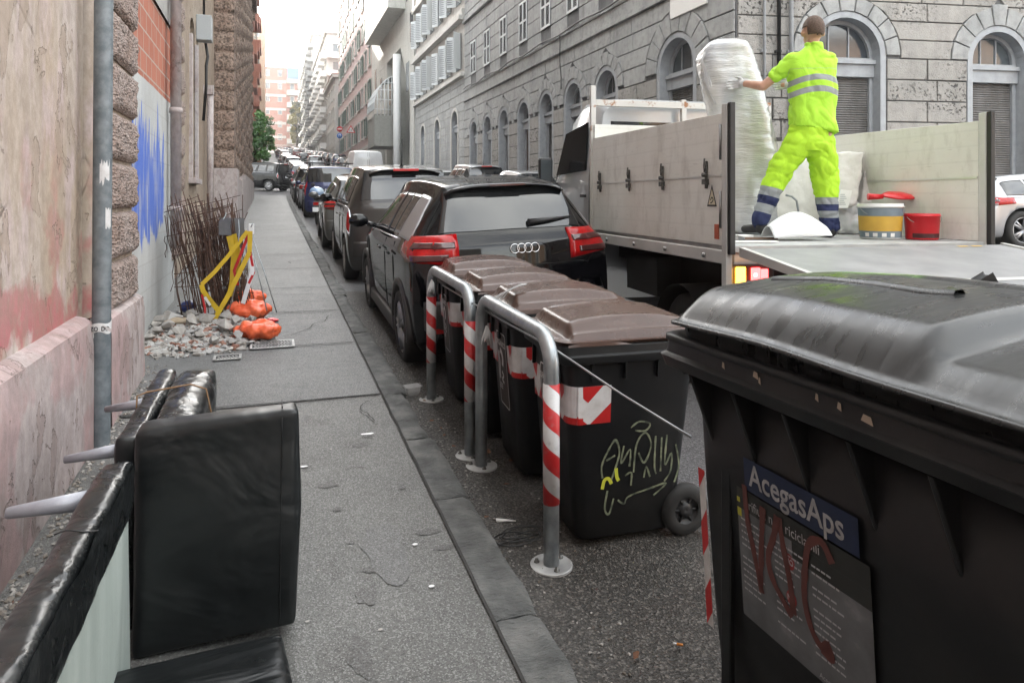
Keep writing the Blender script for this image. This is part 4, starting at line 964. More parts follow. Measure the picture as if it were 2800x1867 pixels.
# ------------------------------------------------------------------ cars: lofted bodies, y = 0 at the tail, nose towards +y
PRE = {
 'suv': [(0,.60,.52,.66,.55,.33),(.03,.80,.70,.82,.66,.26),(.06,1.0,.90,.875,.70,.22),(.14,1.07,.985,.885,.66,.20),(.30,1.33,1.0,.89,.57,.2),(.38,1.45,1.0,.895,.555,.2),(.85,1.495,1.0,.90,.56,.2),(1.6,1.51,.985,.90,.575,.2),(2.2,1.48,.975,.90,.57,.2),(2.62,1.30,.965,.90,.60,.2),(2.98,1.05,.955,.89,.66,.2),(3.45,.985,.89,.87,.64,.22),(3.85,.85,.76,.80,.58,.25),(4.02,.64,.54,.66,.5,.32)],
 'mpv': [(0,.60,.52,.66,.55,.33),(.03,.85,.75,.82,.66,.26),(.06,1.08,.95,.87,.72,.22),(.10,1.14,1.04,.88,.70,.2),(.20,1.45,1.05,.885,.64,.2),(.28,1.60,1.05,.885,.62,.2),(.8,1.655,1.05,.885,.62,.2),(1.6,1.67,1.04,.885,.63,.2),(2.4,1.64,1.03,.885,.62,.2),(2.85,1.42,1.02,.885,.64,.2),(3.2,1.16,1.0,.88,.68,.2),(3.7,1.05,.93,.86,.64,.22),(4.0,.85,.78,.80,.58,.25),(4.15,.64,.54,.66,.5,.32)],
 'hatch': [(0,.58,.50,.62,.52,.33),(.03,.78,.68,.78,.62,.26),(.07,.94,.84,.83,.66,.22),(.15,1.0,.93,.845,.64,.20),(.40,1.26,.95,.85,.54,.2),(.55,1.38,.95,.855,.53,.2),(1.0,1.43,.95,.86,.54,.2),(1.6,1.455,.94,.86,.55,.2),(2.1,1.42,.93,.86,.54,.2),(2.55,1.22,.92,.86,.57,.2),(2.95,.99,.91,.85,.62,.2),(3.4,.92,.84,.83,.6,.22),(3.75,.80,.70,.76,.55,.25),(3.95,.6,.5,.62,.46,.32)],
 'van': [(0,.66,.55,.72,.6,.33),(.03,.95,.85,.86,.72,.26),(.05,1.15,1.0,.89,.80,.22),(.07,1.22,1.1,.90,.80,.2),(.11,1.60,1.12,.90,.78,.2),(.16,1.78,1.12,.90,.76,.2),(.8,1.82,1.12,.90,.76,.2),(1.8,1.83,1.10,.90,.76,.2),(2.5,1.80,1.08,.90,.74,.2),(3.0,1.50,1.06,.90,.72,.2),(3.4,1.18,1.04,.89,.72,.2),(3.9,1.05,.95,.87,.66,.22),(4.2,.88,.80,.80,.6,.25),(4.35,.64,.54,.66,.5,.32)],
 'boxvan': [(0,.66,.55,.80,.7,.40),(.03,1.1,.9,.97,.86,.32),(.05,1.35,1.2,.99,.90,.3),(.07,1.5,1.38,1.0,.9,.3),(.10,2.2,1.4,1.0,.86,.3),(.16,2.55,1.4,1.0,.84,.3),(.8,2.62,1.4,1.0,.84,.3),(2.4,2.62,1.4,1.0,.84,.3),(3.9,2.55,1.38,1.0,.82,.3),(4.4,2.1,1.3,.99,.80,.3),(4.8,1.45,1.22,.98,.8,.3),(5.2,1.25,1.12,.95,.74,.3),(5.5,1.0,.9,.88,.66,.32),(5.6,.7,.6,.75,.6,.38)],
}
def cr(a,b,c,d,t): return .5*((2*b)+(c-a)*t+(2*a-5*b+4*c-d)*t*t+(3*b-a-3*c+d)*t**3)
class Body:
    def __init__(s, pre, W=1, Hs=1, L=1):
        s.st = [(y*L, zt*Hs, zb_*Hs, w_*W, wr*W, zo) for (y,zt,zb_,w_,wr,zo) in PRE[pre]]
        s.P = [s.nodes(q) for q in s.st]
    def nodes(s, q):
        y,zt,zb,w_,wr,zo = q; zb = min(zb, zt-.03); g = zt-zb
        bow = lambda x: y  # plan curvature handled in pt
        return [(0,zo),(w_*.78,zo),(w_*.95,zo+.07),(w_*.995,zo+.35*(zb-zo)),(w_*1.0,zo+.70*(zb-zo)),(w_*.965,zb),(wr+ .06*(w_-wr),zb+g*.80 if g>.15 else zb+g*.6),(wr*.92,zb+g*.95),(wr*.55,zt-.004),(0,zt)], y
    def uy(s, y):
        for i in range(len(s.st)-1):
            if s.st[i][0] <= y <= s.st[i+1][0]: return i+(y-s.st[i][0])/(s.st[i+1][0]-s.st[i][0])
        return 0 if y < 0 else len(s.st)-1.001
    def pt(s, u, t, sx=1):
        n = len(s.P); i = min(int(u), n-2); fu = u-i; j = min(int(t), 8); ft = t-j
        def row(k):
            k = max(0,min(n-1,k)); N = s.P[k][0]
            q = [N[max(0,j-1)], N[j], N[min(9,j+1)], N[min(9,j+2)]]
            if j+2 > 9: q[3] = (-N[8][0], N[8][1])
            x = cr(q[0][0],q[1][0],q[2][0],q[3][0],ft); z = cr(q[0][1],q[1][1],q[2][1],q[3][1],ft)
            return x, z
        if j == 5 : # keep the glasshouse straight-sided
            def row(k, _j=j, _f=ft):
                k = max(0,min(n-1,k)); N = s.P[k][0]; bl = .018*math.sin(PI*_f)
                return N[5][0]+(N[6][0]-N[5][0])*_f+bl, N[5][1]+(N[6][1]-N[5][1])*_f
        R_ = [row(k) for k in (i-1,i,i+1,i+2)]
        x = R_[1][0]+(R_[2][0]-R_[1][0])*fu if i < 5 else cr(R_[0][0],R_[1][0],R_[2][0],R_[3][0],fu)
        z = R_[1][1]+(R_[2][1]-R_[1][1])*fu if i < 5 else cr(R_[0][1],R_[1][1],R_[2][1],R_[3][1],fu)
        y = s.st[i][0]+(s.st[i+1][0]-s.st[i][0])*fu; L = s.st[-1][0]
        W = s.st[6][3]
        y += .10*max(0,1-y/.6)*(x/W)**2 - .22*max(0,1-(L-y)/.9)*(x/W)**2
        return Vector((sx*x, y, z))
    def nrm(s, u, t, sx):
        e = .02; a = s.pt(min(u+e,len(s.P)-1.01),t,sx)-s.pt(max(u-e,0),t,sx); b = s.pt(u,min(t+e,8.99),sx)-s.pt(u,max(t-e,0),sx)
        n = a.cross(b)
        if n.length < 1e-9: return Vector((0,-1,0))
        n.normalize(); c = s.pt(u,t,sx)-Vector((0,s.st[-1][0]/2,.7))
        return n if n.dot(c) > 0 else -n
    def shell(s):
        mb = MB(); rings = []; nu = (len(s.P)-1)*4; ts = [k/3 for k in range(28)]
        for i in range(nu+1):
            u = min(i/4, len(s.P)-1.0001)
            rings.append([s.pt(u,t,1) for t in ts]+[s.pt(u,t,-1) for t in ts[-2:0:-1]])
        mb.loft(rings); return mb
    def patch(s, mb, c, off=.006, nu=8, nt_=6, mi=0, side=1, edge=True):
        # c: corners (u,t) bottom-rear, bottom-front, top-front, top-rear
        def f(a, b):
            u = (c[0][0]*(1-a)+c[1][0]*a)*(1-b)+(c[3][0]*(1-a)+c[2][0]*a)*b
            t = (c[0][1]*(1-a)+c[1][1]*a)*(1-b)+(c[3][1]*(1-a)+c[2][1]*a)*b
            q = 1
            if edge: q = -.012/abs(off) if (a in (0,1) or b in (0,1)) else 1
            return s.pt(u,t,side)+s.nrm(u,t,side)*off*q
        A = [0,.001]+[ (i+.5)/nu for i in range(nu)]+[.999,1]; B = [0,.001]+[(i+.5)/nt_ for i in range(nt_)]+[.999,1]
        vs = [f(a,b) for a in A for b in B]; n = len(B)
        mb.add(vs, [(i*n+j,(i+1)*n+j,(i+1)*n+j+1,i*n+j+1) for i in range(len(A)-1) for j in range(n-1)], mi, True)
    def across(s, mb, u0, u1, t0, off=.006, mi=0, n=16):   # strip over the whole width, e.g. screens: t from t0 over the top to t0
        ts = [t0+(8.999-t0)*i/n for i in range(n+1)]; pos = [(t,1) for t in ts]+[(t,-1) for t in ts[-2::-1]]
        U = [u0+(u1-u0)*i/8 for i in range(9)]; vs = []
        for u in U:
            for t, sx in pos: vs.append(s.pt(u,t,sx)+s.nrm(u,t,sx)*off)
        m = len(pos); mb.add(vs, [(i*m+j,(i+1)*m+j,(i+1)*m+j+1,i*m+j+1) for i in range(8) for j in range(m-1)], mi, True)
    def line(s, mb, pts, r=.004, side=1, off=.002, mi=0):
        q = []
        for (a,b) in zip(pts, pts[1:]):
            for k in range(6):
                t = k/6; u, v = a[0]+(b[0]-a[0])*t, a[1]+(b[1]-a[1])*t; q.append(s.pt(u,v,side)+s.nrm(u,v,side)*off)
        u,v = pts[-1]; q.append(s.pt(u,v,side)+s.nrm(u,v,side)*off); mb.tube(q, r, 5, mi)
def wheel(parent, x, y, r, w_, spokes=5, rimr=.68):
    o = bpy.data.objects.new('wheel', None); C.objects.link(o); o.parent = parent; o.location = (x, y, r); sg = 1 if x > 0 else -1
    o.empty_display_size = .1
    mb = MB(); hw = w_/2
    mb.lathe([(r*rimr,-hw*.8),(r*rimr*1.05,-hw),(r*.93,-hw),(r*.99,-hw*.75),(r,-hw*.5),(r,hw*.5),(r*.99,hw*.75),(r*.93,hw),(r*rimr*1.05,hw),(r*rimr,hw*.8)], 32, (0,0,0), 'x')
    mb.build('tyre', M['rubber'], o)
    mb = MB(); rr = r*rimr
    mb.lathe([(rr,-hw*.9),(rr,hw*.9),(rr*.94,hw*.92),(rr*.93,-hw*.4)], 28, (0,0,0), 'x') if sg > 0 else mb.lathe([(rr,hw*.9),(rr,-hw*.9),(rr*.94,-hw*.92),(rr*.93,hw*.4)], 28, (0,0,0), 'x')
    xo = sg*hw*.78
    for k in range(spokes):
        for da in (-.13,.13):
            a = 2*PI*k/spokes; p0 = (xo, .13*rr*math.cos(a+da), .13*rr*math.sin(a+da)); p1 = (xo*1.02, .95*rr*math.cos(a+da*1.2), .95*rr*math.sin(a+da*1.2))
            mb.tube([p0, p1], .018, 6, rr=[.030*r/.33,.020*r/.33])
    mb.lathe([(0,xo*1.12),(.16*rr,xo*1.12),(.20*rr,xo*.9),(.2*rr,xo*.5)], 16, (0,0,0), 'x')
    mb.build('rim', M['rim'], o)
    mb = MB(); mb.lathe([(0,-sg*hw*.2),(rr*.93,-sg*hw*.2)], 20, (0,0,0), 'x'); mb.build('brake_disc', M['darkwell'], o)
    return o
def make_car(name, label, pre, pm, loc, rot=0, roll=0, W=1, Hs=1, L=1, group=None, detail=True, wr=.335, style='suv', slope=.042, wheels=None, glass_rear='glass', spokes=5):
    B = Body(pre, W, Hs, L); st = B.st; Lc = st[-1][0]
    t = thing(name, label, 'car', loc, 0, group, rot=(math.atan(slope), roll, rot))
    wy = wheels or (.72*Lc/4, Lc*.80); wx = st[6][3]-.10
    tmp = bpy.data.objects.new('tmp', B.shell().mesh('tmp', [M[pm], M['darkwell']])); C.objects.link(tmp)
    bm = bmesh.new(); bm.from_mesh(tmp.data); bmesh.ops.remove_doubles(bm, verts=bm.verts, dist=.0005); bmesh.ops.recalc_face_normals(bm, faces=bm.faces); bm.to_mesh(tmp.data); bm.free()
    cut = MB()
    for y in wy:
        for sx in (-1,1):
            ra = wr*1.16; x0, x1 = sx*(wx-.22), sx*(wx+.4)
            vs = []; n = 28
            for x in (x0,x1):
                for k in range(n): a = 2*PI*k/n; vs.append((x, y+ra*math.cos(a), wr*1.0+ra*math.sin(a)))
            cut.add(vs, [tuple(range(n)), tuple(range(2*n-1,n-1,-1))]+[(k,(k+1)%n,n+(k+1)%n,n+k) for k in range(n)])
    co = bpy.data.objects.new('cut', cut.mesh('cut', [M['darkwell']])); C.objects.link(co)
    bm = bmesh.new(); bm.from_mesh(co.data); bmesh.ops.recalc_face_normals(bm, faces=bm.faces); bm.to_mesh(co.data); bm.free()
    m = tmp.modifiers.new('b','BOOLEAN'); m.operation = 'DIFFERENCE'; m.object = co; m.solver = 'EXACT'; m.material_mode = 'TRANSFER'
    me = baked(tmp); bpy.data.objects.remove(tmp); bpy.data.objects.remove(co)
    from mathutils.bvhtree import BVHTree
    bvh = BVHTree.FromPolygons([v.co.copy() for v in me.vertices], [tuple(p.vertices) for p in me.polygons])
    me.name = 'body'; b = bpy.data.objects.new('body', me); C.objects.link(b); b.parent = t
    # glass
    roof = 5; nst = len(st)
    yA, yB = st[5][0]+.02, st[9][0]+.10
    mb = MB(); B.across(mb, 3.12, 4.85, 6.25 if style!='van' else 6.1, .007, 0); b_ = mb.build('rear_window', M[glass_rear], t)
    if detail:
        m2 = MB(); c = B.pt(3.3,8.2,1); q = [B.pt(3.25,8.6,1)+B.nrm(3.25,8.6,1)*.03, B.pt(3.3,8.0,1)+B.nrm(3.3,8.0,1)*.03, B.pt(3.38,7.1,1)+B.nrm(3.38,7.1,1)*.02]
        m2.tube(q, .012, 6, rr=[.03,.02,.007]); m2.build('wiper', M['trim'], b_)
    u_f0, u_f1 = B.uy(st[8][0]+.03), B.uy(st[10][0]-.04)
    mb = MB(); B.across(mb, u_f0, u_f1, 6.35, .006); mb.build('windscreen', M['glass'], t)
    Y = lambda y: B.uy(y)
    ym = (st[5][0]+st[10][0])/2-.12; ye = st[10][0]-.18
    for sx in (-1,1):
        segs = []
        if style == 'suv': segs = [((.66,5.10),(ym-.52+.0,5.10),(ym-.52,5.93),(.80,5.93)) ] if False else [((.92,5.12),(1.22,5.12),(1.22,5.92),(.92,5.92)),((1.25,5.12),(ym-.03,5.12),(ym-.03,5.92),(1.25,5.92)),((ym+.04,5.12),(ye,5.12),(st[8][0]+.12,5.92),(ym+.04,5.92))]
        elif style == 'van': segs = [((.3,5.15),(1.15,5.15),(1.15,5.9),(.3,5.9)),((1.25,5.15),(ym+.02,5.15),(ym+.02,5.9),(1.25,5.9)),((ym+.1,5.15),(ye,5.15),(st[8][0]+.12,5.9),(ym+.1,5.9))]
        else: segs = [((.42,5.15),(.95,5.12),(.95,5.92),(.50,5.90)),((1.0,5.12),(ym-.03,5.12),(ym-.03,5.92),(1.0,5.92)),((ym+.04,5.12),(ye,5.12),(st[8][0]+.12,5.92),(ym+.04,5.92))]
        if pre == 'boxvan': segs = [((3.3,5.15),(ye,5.1),(st[8][0]+.2,5.6),(3.3,5.6))]
        for sg in segs:
            mb = MB(); B.patch(mb, [(Y(a),b_) for a,b_ in sg], .006, side=sx); mb.build('side_window', M['glass_side'], t)
        if style == 'suv':     # pale rear quarter blade
            mb = MB(); B.patch(mb, [(Y(.36),5.08),(Y(.90),5.08),(Y(.88),5.93),(Y(.58),5.93)], .012, side=sx); mb.build('quarter_blade', M['blade'], t)
        if detail:
            mb = MB(); B.line(mb, [(Y(segs[0][0][0]-.04),5.03),(Y(ye+.05),5.03)], .009, sx, .006); mb.build('chrome_strip', M['chrome'], t)
            mb = MB()
            for yy in (segs[0][1][0] if style!='suv' else 1.0, ym, ye+.15):
                B.line(mb, [(Y(yy),1.6),(Y(yy),4.95)], .004, sx, .0015)
            B.line(mb, [(Y(wy[0]+.45),1.9),(Y(wy[1]-.45),1.9)], .004, sx, .0015)
            mb.build('door_gap', M['darkwell'], t)
            for yy in (1.12, ym+.18):
                mb = MB(); p = B.pt(Y(yy),4.55,sx)+B.nrm(Y(yy),4.55,sx)*.03; mb.tube([p+Vector((0,-.09,0)),p+Vector((0,.09,.005))], .014, 8, rr=[.012,.016]); h_ = mb.build('door_handle', M[pm], t)
        # mirror
        yy = ye-.02; p = B.pt(Y(yy),5.2,sx); mb = MB()
        mb.tube([p, p+Vector((sx*.10,.0,.02))], .03, 8)
        mb.ball((p.x+sx*.19,p.y+.02,p.z+.06), .1, 12, 0, (1.15,.62,.78)); mb.build('side_mirror', M['p_black'] if pm in ('p_black','p_brown') else M[pm], t)
        # lamps
        if style == 'mpv':
            mb = MB(); B.patch(mb, [(1.55,4.15),(2.9,4.15),(2.95,5.0),(1.65,5.0)], .02, side=sx, nu=6); q = mb.build('tail_light', M['taillight'], t)
            m2 = MB(); B.line(m2, [(1.5,4.1),(2.95,4.1),(3.0,5.05),(1.6,5.05),(1.5,4.1)], .014, sx, .012); m2.build('lamp_ring', M['chrome'], q)
        elif style == 'van':
            mb = MB(); B.patch(mb, [(1.3,4.3),(2.5,4.3),(3.4,6.0),(2.2,6.2)], .014, side=sx, nu=5); mb.build('tail_light', M['taillight'], t)
        else:
            zt = st[3][2]*(1.105 if style=='suv' else 1.04); hh = (.235 if style=='suv' else .19)*Hs; o0 = Vector((sx*(st[6][3]-.42), .48, 0))
            def ray(ph, z, off=.014):
                d = Vector((sx*math.sin(ph), -math.cos(ph), 0)); h_ = bvh.ray_cast(Vector((o0.x,o0.y,z))+d*1.2, -d)[0]
                return (h_ if h_ is not None else Vector((o0.x,o0.y,z))+d*.45)+d*off
            def lamp(mb, p0, p1, za, zb_, off, taper=.0):
                A = [0,.001]+[i/12 for i in range(1,12)]+[.999,1]; Bv = [0,.001]+[j/5 for j in range(1,5)]+[.999,1]
                vs = []
                for a in A:
                    for b in Bv:
                        q_ = -.02 if (a in (0,1) or b in (0,1)) else off
                        z0 = za+taper*a*hh; z1_ = zb_-.25*taper*a*hh
                        vs.append(ray(p0+(p1-p0)*a, z0+(z1_-z0)*b, q_))
                m_ = len(Bv); mb.add(vs, [(i*m_+j,(i+1)*m_+j,(i+1)*m_+j+1,i*m_+j+1) for i in range(len(A)-1) for j in range(m_-1)], 0, True)
            mb = MB(); lamp(mb, R(2), R(100), zt-hh, zt, .014, .35); q = mb.build('tail_light', M['taillight'], t)
            if detail:
                m2 = MB(); lamp(m2, R(6), R(60), zt-hh*.42, zt-hh*.24, .018); lamp(m2, R(14), R(56), zt-hh*.82, zt-hh*.62, .018); m2.build('lamp_inset', M['taildark'], q)
        mb = MB(); B.patch(mb, [(nst-2.6,4.5),(nst-1.9,4.4),(nst-1.95,5.4),(nst-2.7,5.2)], .012, side=sx); mb.build('headlight', M['headlight'], t)
        for y in wy:
            wheel(t, sx*(wx), y, wr, .21, spokes)
            if style == 'suv':
                mb = MB(); N = 18; ra = wr*1.15; rg = []
                for k in range(N+1):
                    a = -.12+(PI+.24)*k/N; rg.append([(sx*(wx+.10+dx), y+(ra+dr)*math.cos(a), wr+(ra+dr)*math.sin(a)) for dx,dr in ((-.06,-.005),(.012,-.004),(.014,.05),(-.04,.06))])
                mb.loft(rg); mb.build('arch_trim', M['clad'], t)
    # bumper, sill, plate
    mb = MB(); B.across(mb, .15, 1.35, 2.0, .008) if False else None
    z1 = .62*Hs
    mb.loft([[(x*1.0, .10*(x/.85)**2-.022+dy, z) for (dy,z) in ((.0,z1-.25),(-.01,z1-.22),(-.012,z1-.05),(0,z1-.02),(.06,z1-.02),(.06,z1-.25))] for x in [-.80*W+.1*W*k for k in range(17)]]); mb.build('rear_bumper', M['clad'] if style=='suv' else M[pm], t)
    mb = MB(); zp = .50*Hs if style=='suv' else .78*Hs
    if style != 'suv': mb.box(-.26,.26,-.035,-.02,zp,zp+.11); mb.build('number_plate', M['plate'], t)
    if style == 'suv':
        mb = MB()
        for sx in (-1,1): mb.box(*sorted((sx*(st[6][3]-.06),sx*(st[6][3]+.012))), wy[0]+.36, wy[1]-.36, .22, .36)
        mb.build('sill_trim', M['clad'], t, .02)
    if style in ('suv','mpv'):
        mb = MB(); q0 = B.pt(5.0,9-.01,1); zz = q0.z
        mb.loft([[(x, q0.y-.13+.07*(x/.6)**2+dy, B.pt(5.0,9-abs(x)*1.0,1).z+dz-.10*(x/.6)**4) for dy,dz in ((0,-.018),(.0,-.006),(.18,.022),(.18,-.02))] for x in [-.54+.09*k for k in range(13)]])
        sp = mb.build('roof_spoiler', M[pm], t)
        m2 = MB(); m2.box(-.16,.16,q0.y-.137,q0.y-.12,zz-.016,zz-.0); m2.build('brake_lamp', M['taildark' if style=='suv' else 'taillight'], sp)
    return t, B
n = NT('blade', .3, .3, .6); n.col((.33,.32,.33)); M['blade'] = n.m
mk('clad', (.035,.034,.034), (.055,.052,.05), sc=8, rough=.5)
CG = 'cars parked along the left kerb'
def road_at(x, y): return (x, y, rz(x,y)+.004)
# nearest: black SUV
q2, B = make_car('black_suv', 'glossy black car with four silver rings parked directly behind the brown bins', 'suv', 'p_black', road_at(1.99,5.38), R(-1.0), R(-2.6), 1.0, 1.095, 1.0, CG, style='suv', wr=.335, slope=.040)
mb = MB()
for i in range(4):
    cx = -.02+.060*i; p = B.pt(2.12, 8.99, 1); ring = []
    for k in range(24):
        a = 2*PI*k/24; ring.append([(cx+(.038+dr*math.cos(b))*math.cos(a), p.y-.022+dr*math.sin(b)+.006*math.sin(a), p.z-.055+(.038+dr*math.cos(b))*math.sin(a)) for dr,b in ((.0045,0),(.0045,PI/2),(.0045,PI),(.0045,-PI/2))])
    mb.loft(ring+[ring[0]], cap=False)
mb.build('ring_emblem', M['chrome'], q2)
mb = MB(); text_mb(mb, 'TDI', .055, Matrix(((1,0,0,.44),(0,0,-1,-.0),(0,1,0,.70),(0,0,0,1))), 0, bold=.0015); mb.build('badge_lettering', M['chrome'], q2)
mb = MB(); mb.box(-.27,.27,-.006,.004,.70,.81); pl = mb.build('number_plate', M['plate'], q2)
mb = MB(); mb.box(.225,.268,-.009,-.0062,.703,.807); mb.build('blue_band', M['plateblue'], pl)
mb = MB(); p = B.pt(7.2,8.99,1); mb.loft([[(sx*.02*s_, p.y-.10+.2*k/5, p.z+h_*1.0) for sx,h_ in ((-1,0),(-.3,hh),(.3,hh),(1,0))] for k,(s_,hh) in enumerate(((1.3,.07),(1.2,.065),(1,.045),(.9,.03),(.8,.018),(.3,.004)))]); mb.build('roof_antenna', M['p_black'], q2)
mb = MB()
for sx in (-1,1): B.line(mb, [(1.15,8.95),(1.15,6.2),(1.9,5.6),(3.0,5.35),(4.6,6.05)], .0035, sx, .001)
mb.build('tailgate_gap', M['darkwell'], q2)
for sx in (-1,1): mb = MB(); mb.box(*sorted((sx*.52,sx*.74)),.04,.06,.40,.44); mb.build('low_reflector', M['redref'], q2)
# second: brown people carrier with round lamps
mp, B2 = make_car('brown_hatchback', 'dark brown tall hatchback with round red tail lights and a roof aerial', 'mpv', 'p_brown', road_at(1.95,10.2), R(-1.0), R(-1.2), 1.0, 1.075, .98, CG, style='mpv', spokes=7)
mb = MB(); p = B2.pt(5.6,8.99,1); mb.tube([p+Vector((0,0,0)), p+Vector((0,-.03,.03)), p+Vector((0,-.12,.42))], .006, 6, rr=[.03,.014,.005]); mb.build('roof_aerial', M['trim'], mp)
mb = MB(); p = B2.pt(4.98,8.99,1); mb.box(-.19,.19,p.y-.16,p.y-.135,p.z-.03,p.z+.005); mb.build('high_brake_lamp', M['redref'], mp)
h3, B3 = make_car('grey_hatchback', 'grey-brown small hatchback third in the row along the kerb', 'hatch', 'p_grass', road_at(1.88,14.6), R(-1.5), 0, 1, 1.08, 1, CG, style='hatch')
v5, B5 = make_car('blue_van', 'dark blue high-roofed car with clear rear window and roof bars beyond the motorcycle', 'van', 'p_blue', road_at(1.98,24.9), R(-1), 0, 1, 1.0, 1, CG, style='van', slope=.05)
mb = MB()
for y in (.9,2.1): mb.tube([(-.85,y,1.93),(.85,y,1.93)], .022, 6)
for sx in (-1,1):
    for y in (.9,2.1): mb.tube([(sx*.66,y,1.80),(sx*.68,y,1.93)], .02, 6)
mb.build('roof_bar', M['trim'], v5)
def copycar(src, label, x, y, heading, paintmap, group, extra_z=0):
    s_ = (gz(y+3)-gz(y))/3; z = rzz(x,y) if x > 3 else rz(x,y)
    ax = math.atan(s_*math.cos(heading)); ay = -math.atan(s_*math.sin(heading))*-1
    return dup(src, (x,y,z+extra_z), (ax, 0, heading), label, group, paintmap)
b_ = M['p_grass']; bl = M['p_blue']; br = M['p_brown']
copycar(h3, 'silver hatchback just beyond the blue van', 1.95,30.2,0,{b_:M['p_silver']},CG)
copycar(mp, 'dark grey estate seventh from the bins along the left kerb', 1.92,34.9,0,{br:M['p_dgrey']},CG)
copycar(h3, 'black hatchback last before the side street on the left', 1.9,39.4,0,{b_:M['p_black']},CG)
copycar(mp, 'black off-roader standing across the side street beyond the left pavement', .9,45.2,R(58),{br:M['p_black']},None)
GR = 'cars parked along the right kerb'
for i,(x,y,src,pm,lab) in enumerate(((7.3,18.2,h3,'p_silver','silver car roof seen between the truck mirror and the arched building'),
    (7.3,23.4,mp,'p_silver','silver estate with roof rails in the right-hand row before the arches'),(7.25,28.4,h3,'p_white','white hatchback in the right-hand row above the black roof'),
    (7.2,33.6,mp,'p_white','pale hatchback with dark rear screen and red brake lamp in the right-hand row'),(7.2,38.6,h3,'p_mid','grey hatchback in the right-hand row beyond the pale one'),(7.2,50,h3,'p_white','white car in the right-hand row beyond the white van'),
    (7.2,55.5,mp,'p_dgrey','dark car in the right-hand row near the modern building'),(7.2,61,h3,'p_silver','silver car in the right-hand row near the barrel canopy'))):
    copycar(src, lab, x, y, 0, {b_:M[pm], br:M[pm], M['clad']:M['clad']}, GR, .05 if i<5 else 0)
bv, BV = make_car('white_van', 'white panel van with two plain rear doors standing in front of the modern building', 'boxvan', 'p_white', (5.35,40.5,rzz(5.3,40.5)), 0,0, .93,1,1, None, style='van', slope=.07, glass_rear='p_white')
for sx in (-1,1):
    mb = MB(); BV.line(mb, [(1.2,8.9),(4.9,8.9)], .012, sx, .002); mb.build('door_gap', M['trim'], bv)
k = 0
for y in range(66, 250, 7):       # the rows climbing the hill
    for x, hd in ((1.9,0),(7.2,0),(4.6,0)):
        if x == 4.6 and (y//7)%5: continue
        if x == 1.9 and y < 60: continue
        k += 1; pm = ('p_silver','p_white','p_dgrey','p_blue','p_mid','p_red','p_black')[(k*5+y)%7]
        side = 'left' if x < 3 else ('right' if x > 6 else 'middle')
        src = (h3, mp)[k%2]
        copycar(src, '%s car far up the hill on the %s side of the street' % ({'p_silver':'silver','p_white':'white','p_dgrey':'dark grey','p_blue':'blue','p_mid':'grey','p_red':'red','p_black':'black'}[pm], side), x+.12*((k*7)%5-2), y+(k%3)*.4, hd, {b_:M[pm], br:M[pm]}, 'cars far up the hill')
for (y,pm,lab) in ((50.5,'p_blue','dark blue car at the kerb just past the side street'),(56,'p_silver','silver car at the left kerb past the side street'),(61,'p_white','white car third at the left kerb past the side street')):
    copycar(h3, lab, 1.95, y, 0, {b_:M[pm]}, CG)
# motorcycle between the grey hatchback and the blue van
mc = thing('motorcycle', 'motor scooter with blue and white top box between grey hatchback and blue van', 'motor scooter', road_at(1.35,21.6), R(-14), None)
for y in (0,1.25):
    mb = MB(); mb.lathe([(.2,-.05),(.28,-.055),(.295,0),(.28,.055),(.2,.05)], 20, (0,y,.295), 'x'); wq = mb.build('wheel', M['rubber'], mc)
    mb = MB(); mb.lathe([(.03,-.04),(.2,-.03),(.2,.03),(.03,.04)], 14, (0,y,.295), 'x'); mb.build('rim', M['rim'], wq)
mb = MB(); mb.loft([[(w_*math.cos(a),y,z+h_*math.sin(a)) for a in [2*PI*k/12 for k in range(12)]] for (y,z,w_,h_) in ((-.25,.68,.10,.06),(.0,.66,.17,.14),(.35,.55,.18,.2),(.6,.42,.16,.15),(.85,.36,.15,.08),(1.05,.5,.16,.15),(1.15,.75,.17,.2),(1.2,.98,.14,.12),(1.22,1.08,.06,.05))]); mb.build('fairing', M['p_mid'], mc)
mb = MB(); mb.loft([[(w_*math.cos(a),y,z+.07*math.sin(a)) for a in [2*PI*k/12 for k in range(12)]] for (y,z,w_) in ((-.32,.84,.08),(-.2,.86,.16),(.1,.84,.17),(.35,.80,.14),(.5,.78,.08))]); mb.build('seat', M['p_black'], mc)
mb = MB(); mb.ball((0,-.28,1.02), .22, 14, 0, (1,.95,.72)); mb.build('top_box', M['bluecase'] if 'bluecase' in M else mat('bluecase', (.05,.22,.62), (.45,.55,.62), sc=3, rough=.2, coat=1), mc)
mb = MB(); mb.box(-.08,.08,-.40,-.34,.62,.70); mb.build('tail_light', M['taillight'], mc); mb = MB(); mb.box(-.1,.1,-.41,-.38,.42,.56); mb.build('number_plate', M['plate'], mc)
for sx in (-1,1):
    mb = MB(); mb.tube([(sx*.08,1.15,1.05),(sx*.32,1.08,1.08)], .018, 8); mb.tube([(sx*.26,1.1,1.08),(sx*.36,1.1,1.24)], .008, 6); mb.ball((sx*.38,1.1,1.27),.07,10,0,(1,.35,.75)); mb.build('handlebar_mirror', M['trim'], mc)
# silver coupe parked in the side street at the right edge
sv, SB = make_car('silver_coupe', 'silver coupe with red tail light parked in the side street behind the truck', 'hatch', 'p_silver', (12.0,9.35,rzz(12,9.3)-.02), R(-90-9), R(-2), 1.02, .96, 1.0, None, style='hatch', slope=.0, wr=.34)
